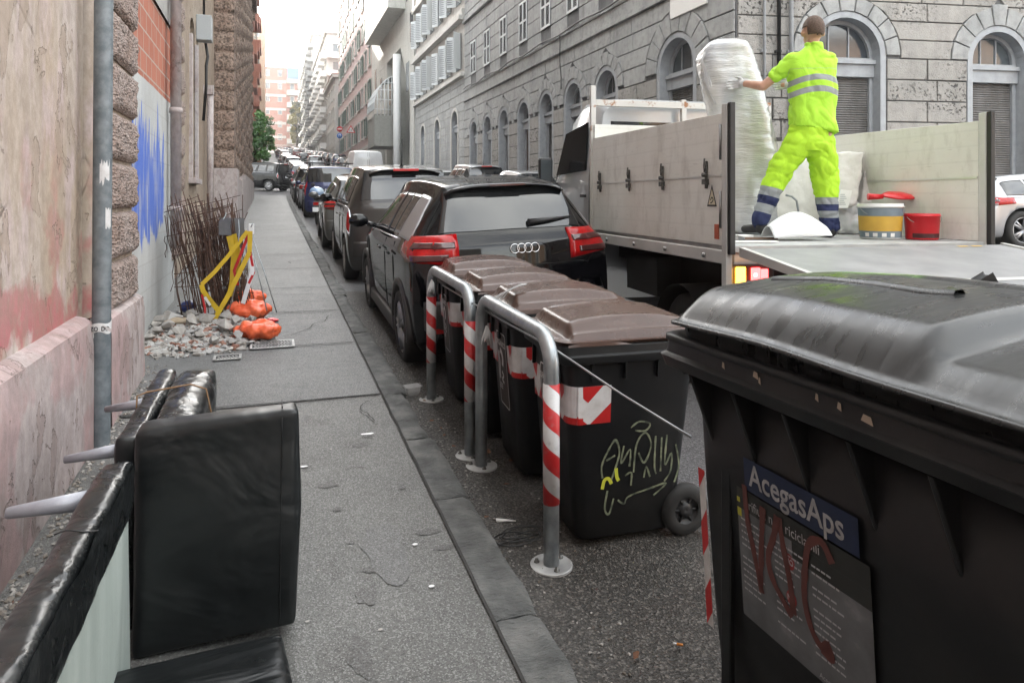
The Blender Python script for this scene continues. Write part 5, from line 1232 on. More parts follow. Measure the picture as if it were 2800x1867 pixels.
# ------------------------------------------------------------------ brown-lidded wheelie bins
def rrect(hx, hy, r, z, n=5, cx=0, cy=0):
    P = []
    for (sx,sy,a0) in ((1,1,0),(-1,1,PI/2),(-1,-1,PI),(1,-1,3*PI/2)):
        for k in range(n+1):
            a = a0+PI/2*k/n; P.append((cx+sx*(hx-r)+r*math.cos(a), cy+sy*(hy-r)+r*math.sin(a), z))
    return P
def sst(x, a, b):
    t = max(0,min(1,(x-a)/(b-a))); return t*t*(3-2*t)
def wheelie_bin(label, loc, rot):
    # local: front faces -x, length along x 0..0.72, width along y +-.29
    t = thing('wheelie_bin', label, 'rubbish bin', loc, rot, 'brown-lidded bins behind the hoops')
    mb = MB(); rings = []
    for z,hx,hy,r in ((.035,.235,.225,.05),(.05,.255,.235,.06),(.3,.275,.247,.06),(.6,.30,.259,.06),(.86,.322,.270,.06),(.872,.322,.270,.06)): rings.append(rrect(hx,hy,r,z,4,.345,0))
    mb.loft(rings); body = mb.build('body', M['binplast'], t)
    mb = MB()   # stepped rim: two bands
    mb.loft([rrect(.330,.278,.045,.845,4,.345), rrect(.352,.297,.045,.850,4,.345), rrect(.356,.300,.045,.885,4,.345), rrect(.346,.290,.04,.890,4,.345), rrect(.344,.288,.04,.925,4,.345), rrect(.330,.276,.04,.930,4,.345)])
    mb.build('rim', M['binplast'], t, .003)
    mb = MB()
    for y in (-.18,0,.18):
        mb.box(.0+.012,.03,y-.006,y+.006,.74,.845)
    for x in (.14,.30,.46,.6):
        for sy in (-1,1): mb.box(x-.006,x+.006,*sorted((sy*.25,sy*.287)),.77,.845)
    mb.build('rib', M['binplast'], body)
    # lid: skirt, raised crown, two long ridges, front lip
    def lz(x, y):
        ay = abs(y)/.287; fx = sst(x,.045,.062); bx = 1-.5*sst(x,.62,.70)
        side = (1-sst(ay,.865,.90))
        sh = 1-sst(ay,.60,.84)                      # long hollow shoulder down to the side step
        crown = (.024*side+.034*sh)*fx*bx
        arch = .030*math.sin(PI*max(0,min(1,(x+.02)/.74)))*side*(.45+.55*sh)
        ridge = .009*math.exp(-((ay-.585)/.022)**2)*sst(x,.07,.12)*(1-sst(x,.50,.60))
        lip = .016*(1-sst(x,-.012,.03))*(1-sst(ay,.55,.8))
        return .945+crown+arch+ridge+lip
    mb = MB(); X0,X1 = -.015,.70
    nx, ny = 60, 60
    def lid(u, v):
        x = X0+(X1-X0)*u; y = -.287+.574*v
        # rounded plan corners at the front
        e = max(0, .07-(x-X0)); k = 1-.18*(e/.07)**2; 
        return (x-.012*(1-(2*v-1)**2)*(1-sst(x,0,.1)), y*k, lz(x,y))
    mb.grid(lid, nx, ny)
    b = len(mb.v); edge = [lid(0,j/ny) for j in range(ny+1)]+[lid(i/nx,1) for i in range(1,nx+1)]+[lid(1,j/ny) for j in range(ny-1,-1,-1)]+[lid(i/nx,0) for i in range(nx-1,0,-1)]
    rings = [edge, [(p[0]*1.0,p[1],p[2]-.006) for p in edge], [(.345+(p[0]-.345)*.965,p[1]*.965,.938) for p in edge], [(.345+(p[0]-.345)*.965,p[1]*.965,.925) for p in edge]]
    mb.loft(rings, 0, True, False)
    ld = mb.build('lid', M['brown'], t)
    mb = MB()   # grip recess flange piece under the lip, one each side of the front edge
    for sy in (-1,1):
        mb.loft([[( .02+.30*k/8, sy*(.293-.004*s_), .928+.018*s_*math.sin(PI*min(1,(k+.5)/8))**.5) for s_ in (0,1)] for k in range(9)], cap=False, close=False)
    mb.build('lid_flange', M['brown'], ld)
    mb = MB(); mb.tube([(.71,-.24,.955),(.71,.24,.955)], .014, 8)
    for y in (-.24,-.1,.1,.24): mb.box(.64,.72,y-.02,y+.02,.92,.965)
    mb.build('hinge', M['binplast'], ld, .005)
    mb = MB(); mb.tube([(.70,-.22,.90),(.79,-.2,.925),(.79,.2,.925),(.70,.22,.90)], .016, 8); mb.build('handle', M['binplast'], t)
    for sy in (-1,1):
        o = bpy.data.objects.new('wheel', None); C.objects.link(o); o.parent = t; o.location = (.63, sy*.235, .12); o.empty_display_size = .05
        mb = MB(); mb.lathe([(.062,-.026),(.075,-.03),(.108,-.028),(.12,-.012),(.12,.012),(.108,.028),(.075,.03),(.062,.026)], 28, (0,0,0), 'y'); mb.build('tyre', M['rubber'], o)
        mb = MB(); mb.lathe([(.0,sy*.014),(.03,sy*.026),(.034,sy*.008),(.055,sy*.004),(.066,sy*.022)], 20, (0,0,0), 'y')
        for k in range(6):
            a = k*PI/3; mb.tube([(.02*math.cos(a),sy*.012,.02*math.sin(a)),(.062*math.cos(a),sy*.012,.062*math.sin(a))], .006, 5)
        mb.build('hub', M['trim'], o)
    mb = MB(); mb.tube([(.63,-.22,.12),(.63,.22,.12)], .012, 8); mb.build('axle', M['steel'], t)
    # reflective chevrons wrapping the front corners
    mb = MB()
    zc, hh = .66, .085
    def surfx(z): return .345-(.30+.022*(z-.6)/.26)
    def surfy(z): return .259+.011*(z-.6)/.26
    for sy in (-1,1):
        # side face panel
        A = [(.075,zc-hh),(.235,zc-hh),(.235,zc+hh),(.075,zc+hh)]
        y = lambda z: sy*(surfy(z)+.004)
        nrm_ = lambda P, mi, o=0: mb.add([(x, sy*(surfy(z)+.004+o), z) for x,z in P], [tuple(range(len(P)))], mi)
        nrm_(A, 0)
        xm = .125
        nrm_([(.075,zc+hh),(.195,zc+hh),(xm,zc+.012),(.075,zc+.055)], 1, .0012)
        nrm_([(.075,zc-.045),(xm,zc-hh),(.075,zc-hh)], 1, .0012) 
        nrm_([(xm+.012,zc-hh),(.235,zc+.005),(.235,zc-hh)], 1, .0012)
        # front face panel
        B = [(sy*.215,zc-hh),(sy*.115,zc-hh),(sy*.115,zc+hh),(sy*.215,zc+hh)]
        ff = lambda P, mi, o=0: mb.add([(surfx(z)-.004-o, yy, z) for yy,z in P], [tuple(range(len(P)))], mi)
        ff(B, 0); ff([(sy*.215,zc+hh),(sy*.150,zc+hh),(sy*.175,zc+.01),(sy*.215,zc+.05)], 1, .0012); ff([(sy*.215,zc-.04),(sy*.17,zc-hh),(sy*.215,zc-hh)], 1, .0012); ff([(sy*.16,zc-hh),(sy*.115,zc-.02),(sy*.115,zc-hh)], 1, .0012)
        # corner wrap
        rr = .06; cx, cy = .345-.302+rr, sy*(.2605-rr)
        V = []
        for k in range(7):
            a = PI/2*k/6; V.append((cx-(rr+.006)*math.cos(a), cy+sy*(rr+.006)*math.sin(a)))
        V = [(V[0][0], sy*.2)]+V+[(.08,V[-1][1])]
        for i in range(len(V)-1):
            for (za,zb_,mi) in ((zc-hh,zc-.055,1),(zc-.055,zc+.045,0),(zc+.045,zc+hh,0)):
                s_ = lambda z: (z-.6)/.26*.018
                mb.add([(V[i][0]-s_(za)*.5,V[i][1]+sy*s_(za)*.4,za),(V[i+1][0]-s_(za)*.5,V[i+1][1]+sy*s_(za)*.4,za),(V[i+1][0]-s_(zb_)*.5,V[i+1][1]+sy*s_(zb_)*.4,zb_),(V[i][0]-s_(zb_)*.5,V[i][1]+sy*s_(zb_)*.4,zb_)], [(0,1,2,3)], mi)
    mb.build('reflective_sticker', [M['whiteref'],M['redref']], body)
    # ORGANICO panel on the front
    F = Matrix(((0,.105,-1,.0),(-1,0,0,0),(0,.995,.0,0),(0,0,0,1)))
    def fp(u, v, n=0): # u right (viewed from the front: -y is right... faces -x), v = z
        return (surfx(v)-.006-n, -u, v)
    lab = MB(); g = []
    P = rrect(.098,.215,.02,0,3,0,.56); lab.add([fp(p[0],p[1]) for p in P], [tuple(range(len(P)))], 0)
    Pi = rrect(.089,.206,.015,0,3,0,.56); Po = rrect(.096,.213,.018,0,3,0,.56)
    lab.add([fp(p[0],p[1],.001) for p in Po]+[fp(p[0],p[1],.001) for p in Pi], [(i,(i+1)%len(Po),len(Po)+(i+1)%len(Po),len(Po)+i) for i in range(len(Po))], 1)
    lo = lab.build('label_panel', [M['labelbrown'],M['whitetape']], body)
    tx = MB(); FM = Matrix(((0,0.075,-1,.043),(-1,0,0,.0),(0,.997,0,.0),(0,0,0,1)))
    FM = Matrix(((0,-.07,-1,surfx(.70)-.009+.07*.70),(-1,0,0,0),(0,1,0,0),(0,0,0,1)))
    text_mb(tx, 'ORGANICO', .046, FM, 0, (0,.695), (.80,1), 'CENTER', .001, .0008)
    for (pts, w_) in (([(-.045,.66),(-.052,.63),(-.040,.60),(-.048,.53),(-.040,.50)], .020),([(-.02,.67),(.01,.66),(.03,.63),(.02,.585)], .032),([(.0,.55),(.03,.53),(.0,.505),(.035,.49)], .016)):
        stroke(tx, pts, w_, FM, 0, .0012)
    for i in range(3): tx.add([FM@Vector(p) for p in ((-.06,.47-.012*i,.001),(.0,.47-.012*i,.001),(.0,.475-.012*i,.001),(-.06,.475-.012*i,.001))], [(0,1,2,3)])
    tx.build('lettering', M['whitetape'], lo)
    return t, body
n = NT('labelbrown', .5); n.col((.05,.038,.034)); M['labelbrown'] = n.m
BP = [((1.205,3.02), R(-3), 'brown-lidded bin nearest the camera, with yellow scrawl on its side'),((1.205,3.71), R(-4), 'brown-lidded bin with a white rag on its rim, second from the camera'),
      ((1.19,4.33), R(-3), 'brown-lidded bin third from the camera, behind the join of the two hoops'),((1.19,5.0), R(-4), 'farthest brown-lidded bin, next to the black car')]
bin0, body0 = wheelie_bin(BP[0][2], (*BP[0][0], rz(1.3,3.0)+.004), BP[0][1])
bins = [bin0]
for (xy, ro, lab) in BP[1:]: bins.append(dup(bin0, (*xy, rz(1.3,xy[1])+.004), (R(1.5),0,ro), lab))
bin0.rotation_euler = (R(2),0,BP[0][1])
# yellow scrawl on the near side of the first bin (drawn in x,z)
mb = MB(); FS_ = Matrix(((1,0,0,0),(0,.045,-1,-.2625+.015),(0,1,0,0),(0,0,0,1)))
FS_ = Matrix(((1,0,0,0),(0,-.043,-1,-.2375),(0,1,0,0),(0,0,0,1)))
G = [[(.275,.30),(.27,.36),(.30,.43),(.33,.47),(.35,.41),(.33,.33),(.31,.27)],[(.29,.38),(.33,.40)],[(.37,.44),(.36,.36),(.40,.42),(.40,.34)],[(.42,.31),(.43,.44),(.47,.49),(.50,.43),(.47,.35),(.44,.40)],[(.40,.52),(.44,.545),(.49,.53),(.47,.50),(.42,.505)],
     [(.52,.47),(.52,.33),(.53,.29)],[(.55,.46),(.55,.30)],[(.575,.47),(.57,.33),(.60,.38),(.60,.30),(.57,.25)],[(.35,.19),(.38,.17),(.40,.20),(.50,.225),(.58,.24),(.52,.19)],[(.47,.28),(.48,.33),(.50,.28)],[(.38,.30),(.41,.31),(.41,.25)],[(.62,.42),(.64,.32),(.62,.24)],[(.30,.24),(.29,.16),(.31,.13),(.33,.2)]]
for s_ in G: stroke(mb, [(.05+(x-.27)*1.05+.15,z+.02) for x,z in s_], .009, FS_, 0, .0015, .5)
mb.build('chalk_scrawl', mat('scrawl', (.25,.28,.18), (.05,.06,.045), sc=24, rough=.8), body0)
mb = MB(); stroke(mb, [(.205,.27),(.215,.31),(.235,.315),(.25,.29)], .016, FS_, 0, .002); stroke(mb, [(.27,.36),(.275,.32),(.285,.30)], .016, FS_, 0, .002); mb.build('yellow_scrawl', mat('scrawly', (.55,.58,.05), rough=.7), body0)
# white rag hanging on the second bin's rim
rag = thing('plastic_rag', 'torn white plastic rag caught on the rim of the second brown bin', 'rag', at_d(1385,805,3.75))
mb = MB()
for k in range(5):
    a = -.5+.25*k
    mb.loft([[(.10-.045*i+.01*math.sin(k+i)+dx, -.03+.02*k*.5+.012*math.cos(i*1.7+k)+dy, .055-.006*i*i*.9-.012*k*i*.3) for dx,dy in ((0,0),(.004,.016),(0,.03),(-.006,.015))] for i in range(5)], cap=False, close=False)
mb.build('rag', M['whitebag'], rag); rag.rotation_euler = (0,0,R(-10))
# ------------------------------------------------------------------ hoop barriers
def hoop(label, y0, y1, x, tape, lab2=None):
    z0 = rz(x,y0)+.012; z1 = rz(x,y1)+.012; t = thing('hoop_barrier', label, 'barrier', (x,y0,z0), 0, 'galvanised hoops guarding the bins')
    W_ = y1-y0; Hh = .97; r = .14; dz = z1-z0
    pts = [(0,0,.0)]+[(0,0,.4),(0,0,Hh-r)]+[(0,r-r*math.cos(a),Hh-r+r*math.sin(a)+dz*.2) for a in [PI/2*k/8 for k in range(1,9)]]+[(0,W_/2,Hh+dz*.5)]+[(0,W_-r+r*math.sin(a),Hh-r+r*math.cos(a)+dz*.8) for a in [PI/2*k/8 for k in range(9)]]+[(0,W_,.4+dz),(0,W_,dz)]
    mb = MB(); mb.tube(pts, .034, 18); mb.build('hoop_pipe', M['galv'], t)
    for (y,dz_) in ((0,0),(W_,dz)):
        mb = MB(); mb.lathe([(.03,dz_+.012),(.088,dz_+.012),(.091,dz_+.009),(.091,dz_),(.0,dz_)], 32, (0,y,0), 'z', 0, False); fl = mb.build('base_plate', M['galv_plate'], t)
        mb = MB()
        for k in range(3):
            a = 2.6+k*2*PI/3; c = (.063*math.cos(a), y+.063*math.sin(a))
            mb.lathe([(.013,dz_+.012),(.013,dz_+.016),(.008,dz_+.016),(.008,dz_+.026),(0,dz_+.027)], 6, (*c,0)); 
        mb.build('bolt', M['bolt'], fl)
        if tape[0 if y == 0 else 1]:
            a_, b_ = tape[0 if y == 0 else 1]; mb = MB(); mb.lathe([(.0345,a_+dz_),(.0356,a_+dz_),(.0356,b_+dz_),(.0345,b_+dz_)], 28, (0,0,0)); o = mb.build('warning_tape', M['spiral'], t); o.location = (0,y,0)
            rr_ = random.Random(int(y*100)+7)
    return t
hoop('galvanised hoop barrier nearest the camera, in front of the nearest bins', 2.69, 3.72, 1.125, [(.27,.78),None])
hoop('galvanised hoop barrier farther from the camera, close to the black car', 3.88, 4.92, 1.105, [(.33,.80),(.28,.76)])
# frayed cable ties with tape scraps on the hoops
for (x,y,d,lab) in ((1180,772,4.95,'white and red tape scrap knotted at the far end of the far hoop'),(1330,900,3.85,'white tape scrap knotted at the far end of the near hoop')):
    t = thing('tape_scrap', lab, 'tape', at_d(x,y,d))
    mb = MB()
    for k in range(4): mb.tube([(.0,.0,.02),(-.012+.008*k,-.012,-.01),(-.03+.014*k,-.02,-.05-.01*k),(-.035+.016*k,-.02,-.08+.012*k)], .005, 5, rr=[.004,.008,.006,.002])
    mb.build('scrap', M['whitetape'], t)
# tie wire from the hoop to the big bin
wr_ = thing('steel_cable', 'thin grey cable strung from the hoop across the bin to the big container', 'cable', at_d(1500,955,2.95))
a, b = at_d(1210,780,4.55), at_d(1890,1195,2.35); o = wr_.location
mb = MB(); mb.tube([a-o, at_d(1380,880,3.55)-o, at_d(1525,960,2.93)-o, at_d(1700,1078,2.62)-o, b-o], .0045, 6); mb.build('cable', M['steel'], wr_)
# ------------------------------------------------------------------ big four-wheeled container
big = thing('large_waste_container', 'large black four-wheeled waste container with domed lid in the right foreground', 'waste container', (1.08,.40,rz(1.1,1.1)+.004), 0)
LN = 1.38   # local: x 0 (front face, towards the pavement) .. 1.05, y 0..LN
mb = MB(); rings = []
for z,ix,iy in ((.16,.17,.10),(.19,.15,.085),(.5,.125,.07),(.8,.105,.06),(1.17,.085,.05)):
    rings.append(rrect((1.02-2*ix+.02)/2, (LN-2*iy)/2, .07, z, 5, .52, LN/2))
mb.loft(rings); bb = mb.build('body', M['binplast'], big)
mb = MB()
cx_, cy_ = .52, LN/2
mb.loft([rrect(.475,LN/2-.03,.04,1.145,4,cx_,cy_),rrect(.505,LN/2-.005,.04,1.150,4,cx_,cy_),rrect(.515,LN/2+.003,.04,1.180,4,cx_,cy_),rrect(.518,LN/2+.005,.04,1.182,4,cx_,cy_),rrect(.505,LN/2-.01,.04,1.193,4,cx_,cy_),rrect(.500,LN/2-.012,.04,1.230,4,cx_,cy_),rrect(.48,LN/2-.03,.04,1.235,4,cx_,cy_)])
mb.build('rim', M['binplast'], big, .003)
mb = MB()   # triangular gussets below the rim, front side, and vertical seam
for k in range(7):
    y = .12+.185*k
    if y > LN-.1: break
    mb.add([(.02,y,1.145),(.095,y,1.145),(.11,y,.92),(.02,y+.012,1.145),(.095,y+.012,1.145),(.11,y+.012,.92)], [(0,1,2),(3,5,4),(0,2,5,3)])
for y in (.35,1.18): mb.box(.10,.118,y-.02,y+.02,.25,.95)
for y in (LN-.03,): mb.box(.15,.9,y-.035,y-.0,.9,1.145)
mb.build('gusset', M['binplast'], bb, .004)
# lid: flange then a high dome over the far part, lower step nearer the camera
def lidz(x, y):
    # x 0 front..1.0 back ; y along, 0 near the viewer
    s_ = sst(y,.50,.565); ends = 1-sst(y,LN-.13,LN-.03)**1.5
    fr = sst(x,.012,.13)**.55 if x > .012 else 0
    hi = .088*fr*(.10+.90*ends)*(1-.22*sst(y,.95,LN))
    lo = .038*(sst(x,.012,.09)**.6 if x > .012 else 0)
    z = 1.292+lo*(1-s_)+hi*s_+.050*math.sin(PI*min(1,max(0,x)))*(.3+.7*ends)
    z -= .05*sst(x,.80,1.0)
    if .60 < y < 1.04: z -= .007*sst(x,.40,.405)*(1-sst(x,.60,.605))*sst(y,.62,.63)*(1-sst(y,1.0,1.01))
    return z
mb = MB(); nx, ny = 90, 130
def Lf(u, v):
    x = .0+1.0*u; y = .0+(LN-.02)*v
    yy = y; c = .10
    e = max(0, y-(LN-.02-c))/c; x2 = .5+(x-.5)*(1-.16*e*e)
    fz = lidz(x, y)
    # moulded lip: the front edge sweeps up towards the middle of the dome
    lift = .010*math.exp(-((y-.92)/.22)**2)*(1-sst(x,0,.10))
    return (x2, yy, fz+lift-.012*e*e)
mb.grid(Lf, nx, ny)
edge = [Lf(0,j/ny) for j in range(ny+1)]+[Lf(i/nx,1) for i in range(1,nx+1)]+[Lf(1,j/ny) for j in range(ny-1,-1,-1)]+[Lf(i/nx,0) for i in range(nx-1,0,-1)]
ctr = lambda p,k: (.5+(p[0]-.5)*k, LN/2+(p[1]-LN/2)*k)
out_ = [(ctr(p,1.012)[0],ctr(p,1.008)[1],p[2]-.003) for p in edge]
mb.loft([edge, out_, [(q[0],q[1],q[2]-.007) for q in out_], [(ctr(p,.955)[0],ctr(p,.965)[1],p[2]-.012) for p in edge], [(ctr(p,.945)[0],ctr(p,.96)[1],1.232) for p in edge]], 0, True, False)
ldb = mb.build('lid', M['biglid'], big)
mb = MB(); mb.loft([rrect(.49,LN/2-.02,.05,1.228,5,.5,LN/2-.01), rrect(.50,LN/2-.012,.05,1.232,5,.5,LN/2-.01), rrect(.50,LN/2-.012,.05,1.246,5,.5,LN/2-.01), rrect(.485,LN/2-.022,.05,1.25,5,.5,LN/2-.01)]); mb.build('lid_flange', M['binplast'], ldb)
mb = MB()   # raised ridge with chevron ends on the dome
def dz(x, y): return lidz(x,y)+.055*0
rid = [(.28,1.19),(.33,1.05),(.345,.9),(.33,.76),(.36,.70)]
mb.loft([[(x+dx, y+dy, dz(x+dx,y)+h_) for dx,dy,h_ in ((-.02,0,-.002),(-.012,0,.010),(.012,.0,.010),(.022,0,-.002))] for x,y in rid], 0, True, False, False)
mb.loft([[(.36+dx+.02*k, .70+.02*k, dz(.36+dx+.02*k,.70)+h_) for dx,h_ in ((-.02,-.002),(-.01,.010),(.01,.010),(.02,-.002))] for k in range(5)], 0, True, False, False)
mb.build('lid_ridge', M['biglid'], ldb)
for y in (.96,):   # hinge bracket and lifting bar at the back
    mb = MB(); P = [(1.02,1.18),(1.02,1.25),(1.08,1.40),(1.13,1.42),(1.16,1.38),(1.14,1.20),(1.10,1.14)]
    for yy in (y-.0,):
        mb.add([(x,yy,z) for x,z in P]+[(x,yy+.03,z) for x,z in P], [tuple(range(7)),tuple(range(13,6,-1))]+[(i,(i+1)%7,7+(i+1)%7,7+i) for i in range(7)])
        mb.add([(x-.16+.0,yy+.10,z-.01) for x,z in P]+[(x-.16,yy+.13,z-.01) for x,z in P], [tuple(range(7)),tuple(range(13,6,-1))]+[(i,(i+1)%7,7+(i+1)%7,7+i) for i in range(7)])
    br_ = mb.build('hinge_bracket', M['binplast'], big, .006)
    mb = MB(); mb.tube([(1.10,y+.01,1.375),(1.10,.05,1.375)], .018, 10); mb.build('lifting_bar', M['binplast'], br_)
for (x,y) in ((.2,.15),(.2,LN-.2),(.85,.15),(.85,LN-.2)):
    o = bpy.data.objects.new('castor', None); C.objects.link(o); o.parent = big; o.location = (x,y,.09); o.empty_display_size = .05
    mb = MB(); mb.lathe([(0,-.02),(.08,-.022),(.09,-.01),(.09,.01),(.08,.022),(0,.02)], 20, (0,0,0), 'x'); mb.build('castor_wheel', M['rubber'], o)
    mb = MB(); mb.box(-.035,-.028,-.03,.03,-.01,.10); mb.box(.028,.035,-.03,.03,-.01,.10); mb.box(-.04,.04,-.04,.04,.09,.10); mb.build('fork', M['steel'], o)
# front graphics: u runs toward the camera (-y), v up; slope of the face
def bface(x_at): return x_at
def FB(): # matrix: u -> -y, v -> z, n -> -x ; face leans out with height
    k = (.105-.15+.0)/(1.08-.19)  # dx/dz
    k = -.068
    x0 = .52-(.52-.15+.01)  # x at z=.19
    return Matrix(((0,k,-1,x0-k*.19-.003),(-1,0,0,LN),(0,1,0,0),(0,0,0,1)))
FBm = FB()
n = NT('noticegrey', .55); n.col(n.ramp(n.noise(9,9,n.vec((1,1,1))), [(.35,(.07,.075,.078)),(.6,(.115,.12,.125)),(.72,(.19,.19,.20))])); M['noticegrey'] = n.m
mk('noticeblue', (.004,.009,.034), (.007,.013,.045), sc=20, rough=.4); mk('noticeblack', (.012,.012,.010), rough=.5); mk('lettwhite', (.34,.34,.34), (.22,.22,.22), sc=30, rough=.5); mk('lettfaint', (.33,.34,.35), rough=.6); mk('spraybrown', (.075,.020,.016), (.10,.03,.024), sc=25, rough=.6); mk('yellowlab', (.35,.33,.03), rough=.5)
def quad(mb, u0,u1,v0,v1,n_=.001,mi=0): mb.add([FBm@Vector(p) for p in ((u0,v0,n_),(u1,v0,n_),(u1,v1,n_),(u0,v1,n_))], [(0,1,2,3)], mi)
U0, V0 = .262, .53     # notice lower-left corner (in u,v)
mb = MB(); quad(mb, U0, U0+.43, V0, V0+.29, .001); no = mb.build('notice_panel', M['noticegrey'], bb)
mb = MB(); quad(mb, U0, U0+.43, V0+.29, V0+.345, .0012); quad(mb, U0+.20,U0+.43,V0+.25,V0+.29,.0014); mb.build('black_band', M['noticeblack'], no)
mb = MB(); quad(mb, U0+.035, U0+.405, V0+.35, V0+.435, .0014); mb.build('blue_band', M['noticeblue'], no)
mb = MB(); text_mb(mb, 'AcegasAps', .083, FBm, 0, (U0+.055,V0+.368), (.86,1), 'LEFT', .0022, .0012)
text_mb(mb, 'rifiuti non riciclabili', .036, FBm, 0, (U0+.045,V0+.30), (.88,1), 'LEFT', .0022); mb.build('lettering', M['lettwhite'], no)
mb = MB()
for (u,v) in ((.19,.235),(.19,.145)):
    cpt = [(U0+u+.017*math.cos(a), V0+v+.019*math.sin(a), .002) for a in [2*PI*k/20 for k in range(20)]]; mb.add([FBm@Vector(p) for p in cpt], [tuple(range(20))])
mb.build('red_disc', mat('discred', (.20,.018,.018), rough=.5), no)
mb = MB()
for (u,v) in ((.19,.235),(.19,.145)): text_mb(mb, 'NO', .021, FBm, 0, (U0+u,V0+v-.007), (.8,1), 'CENTER', .0028, .0004)
text_mb(mb, 'AcegasAps', .018, FBm, 0, (U0+.27,V0+.008), (.9,1), 'LEFT', .0022)
rr_ = random.Random(5)
for c in range(3):
    for i in range(13):
        v = V0+.262-.017*i
        if rr_.random() < .2: continue
        u = U0+.012+.125*c; q = u
        while q < u+rr_.uniform(.05,.11):
            l_ = rr_.uniform(.006,.02); quad(mb, q, q+l_, v, v+.0045, .002); q += l_+.003
mb.build('small_print', M['lettfaint'], no)
mb = MB()
for P in ([(.03,.36),(.035,.27),(.05,.20),(.065,.13),(.072,.10)],[(.09,.33),(.080,.24),(.073,.16),(.068,.11)],[(.135,.33),(.12,.27),(.10,.21),(.11,.16),(.15,.115),(.165,.10)],[(.14,.33),(.15,.26),(.165,.18),(.17,.11)],[(.285,.30),(.26,.335),(.225,.31),(.21,.24),(.205,.17),(.22,.11),(.245,.085),(.262,.105)],[(.245,.08),(.27,.075),(.26,.11)]):
    stroke(mb, [(U0+u,V0+v) for u,v in [(u*1.15,v) for u,v in P]], .019, FBm, 0, .0032, .35)
mb.build('spray_letters', M['spraybrown'], no)
mb = MB(); quad(mb, U0,U0+.012,V0+.305,V0+.318,.002); quad(mb, U0-.0,U0+.016,V0+.268,V0+.290,.002); mb.build('yellow_mark', M['yellowlab'], no)
# red and white strips up the container's corners
def strip(u0, u1, v0, v1, pitch):
    mb = MB(); quad(mb, u0, u1, v0, v1, .001); o = None
    k = v0-pitch
    while k < v1:
        P = [(u0,k),(u1,k+.05),(u1,k+.05+pitch/2),(u0,k+pitch/2)]
        P = [(u,max(v0,min(v1,v))) for u,v in P]
        mb.add([FBm@Vector((u,v,.0022)) for u,v in P], [(0,1,2,3)], 1); k += pitch
    return mb.build('reflective_strip', [M['whiteref'],M['redref']], bb)
strip(.088,.118,.40,.86,.20); strip(.93,.97,.30,.70,.20)
mb = MB()     # worn paint scars on the rim
for (u,v,w_) in ((.30,1.205,.012),(.42,1.21,.02),(.44,1.20,.008),(.62,1.21,.010),(.68,1.208,.012),(.74,1.202,.03)):
    mb.add([( .0145+.5-.5, LN-u, v),(.0145, LN-u-w_, v-.004),(.0145, LN-u-w_*.8, v+.012),(.0145, LN-u-w_*.2, v+.014)], [(0,1,2,3)])
mb.build('paint_scar', mat('scar', (.33,.27,.21), rough=.8), bb)
# ------------------------------------------------------------------ litter by the kerb
t = thing('plastic_tub', 'empty clear plastic food tub lying by the kerb next to the far hoop post', 'tub', on_g(1128,1080,True)+Vector((0,0,.006)), R(12))
mb = MB(); mb.loft([rrect(.045,.035,.015,0.002,4),rrect(.06,.048,.02,.065,4),rrect(.066,.054,.02,.066,4),rrect(.066,.054,.02,.061,4)], 0, True, False); P = rrect(.045,.035,.015,.002,4); mb.add(P,[tuple(range(len(P)))]); mb.build('tub', M['tubplastic'], t)
t = thing('black_cable_coil', 'tangled loop of thin black cable on the road beside the near hoop post', 'cable', on_g(1425,1480,True)+Vector((0,0,.012)))
mb = MB(); pts = []
for k in range(60):
    a = k*.42; r_ = .05+.025*math.sin(k*.31); pts.append((r_*1.7*math.cos(a)+.02*math.sin(k*.2), r_*math.sin(a), .008+.014*abs(math.sin(k*.37))))
mb.tube([(-.16,-.03,.004),(-.1,-.02,.006)]+pts, .0035, 6); mb.build('cable', M['cablebl'], t)
t = thing('cigarette_end', 'orange and white cigarette end on the road in front of the large container', 'cigarette end', on_g(1850,1765,True)+Vector((0,0,.007)), R(-35))
mb = MB(); mb.tube([(0,0,0),(.022,0,0)], .004, 8); mb.build('filter', mat('cigor',(.62,.22,.04)), t); mb = MB(); mb.tube([(-.012,0,0),(0,0,0)], .004, 8); mb.build('paper', M['whitetape'], t)
t = thing('white_fork', 'broken white plastic fork on the gutter grit beside the cable coil', 'fork', on_g(1385,1428,True)+Vector((0,0,.008)), R(-20))
mb = MB(); mb.tube([(-.05,0,0),(0,0,.002),(.045,.0,0)], .004, 6, rr=[.012,.006,.003]); mb.build('fork', M['white_plastic'], t)
rr_ = random.Random(11); tmpl = None
rr3 = random.Random(31)
def stainblob(name, x, y, sx, sy, m, road=False, n_=26):
    p = on_g(x,y,road); mb = MB(); R1 = rr3.uniform(0,9); zf = (lambda X,Y: gz(Y)+.006*noise.noise(Vector((X*1.4,Y*1.4,0)))+.0018) if not road else (lambda X,Y: gut(X,Y)+.003)
    ring = []
    for k in range(n_):
        a = 2*PI*k/n_; r_ = 1+.45*noise.noise(Vector((math.cos(a)*1.6+R1,math.sin(a)*1.6,R1)))+.2*noise.noise(Vector((math.cos(a)*6+R1,math.sin(a)*6,R1)))
        X, Y = p.x+sx*r_*math.cos(a), p.y+sy*r_*math.sin(a); ring.append((X,Y,zf(X,Y)))
    mb.add([(p.x,p.y,zf(p.x,p.y))]+ring, [(0,1+k,1+(k+1)%n_) for k in range(n_)]); return kind(mb.build(name, M[m]))
tarmac('tar_stain', (.062,.058,.054), (.095,.091,.086), (.20,.20,.20), (.03,.026,.022), fs=210, bumpy=.3)
tarmac('tar_patch', (.080,.078,.075), (.125,.122,.118), (.26,.26,.26), (.045,.04,.036), fs=230, bumpy=.25)
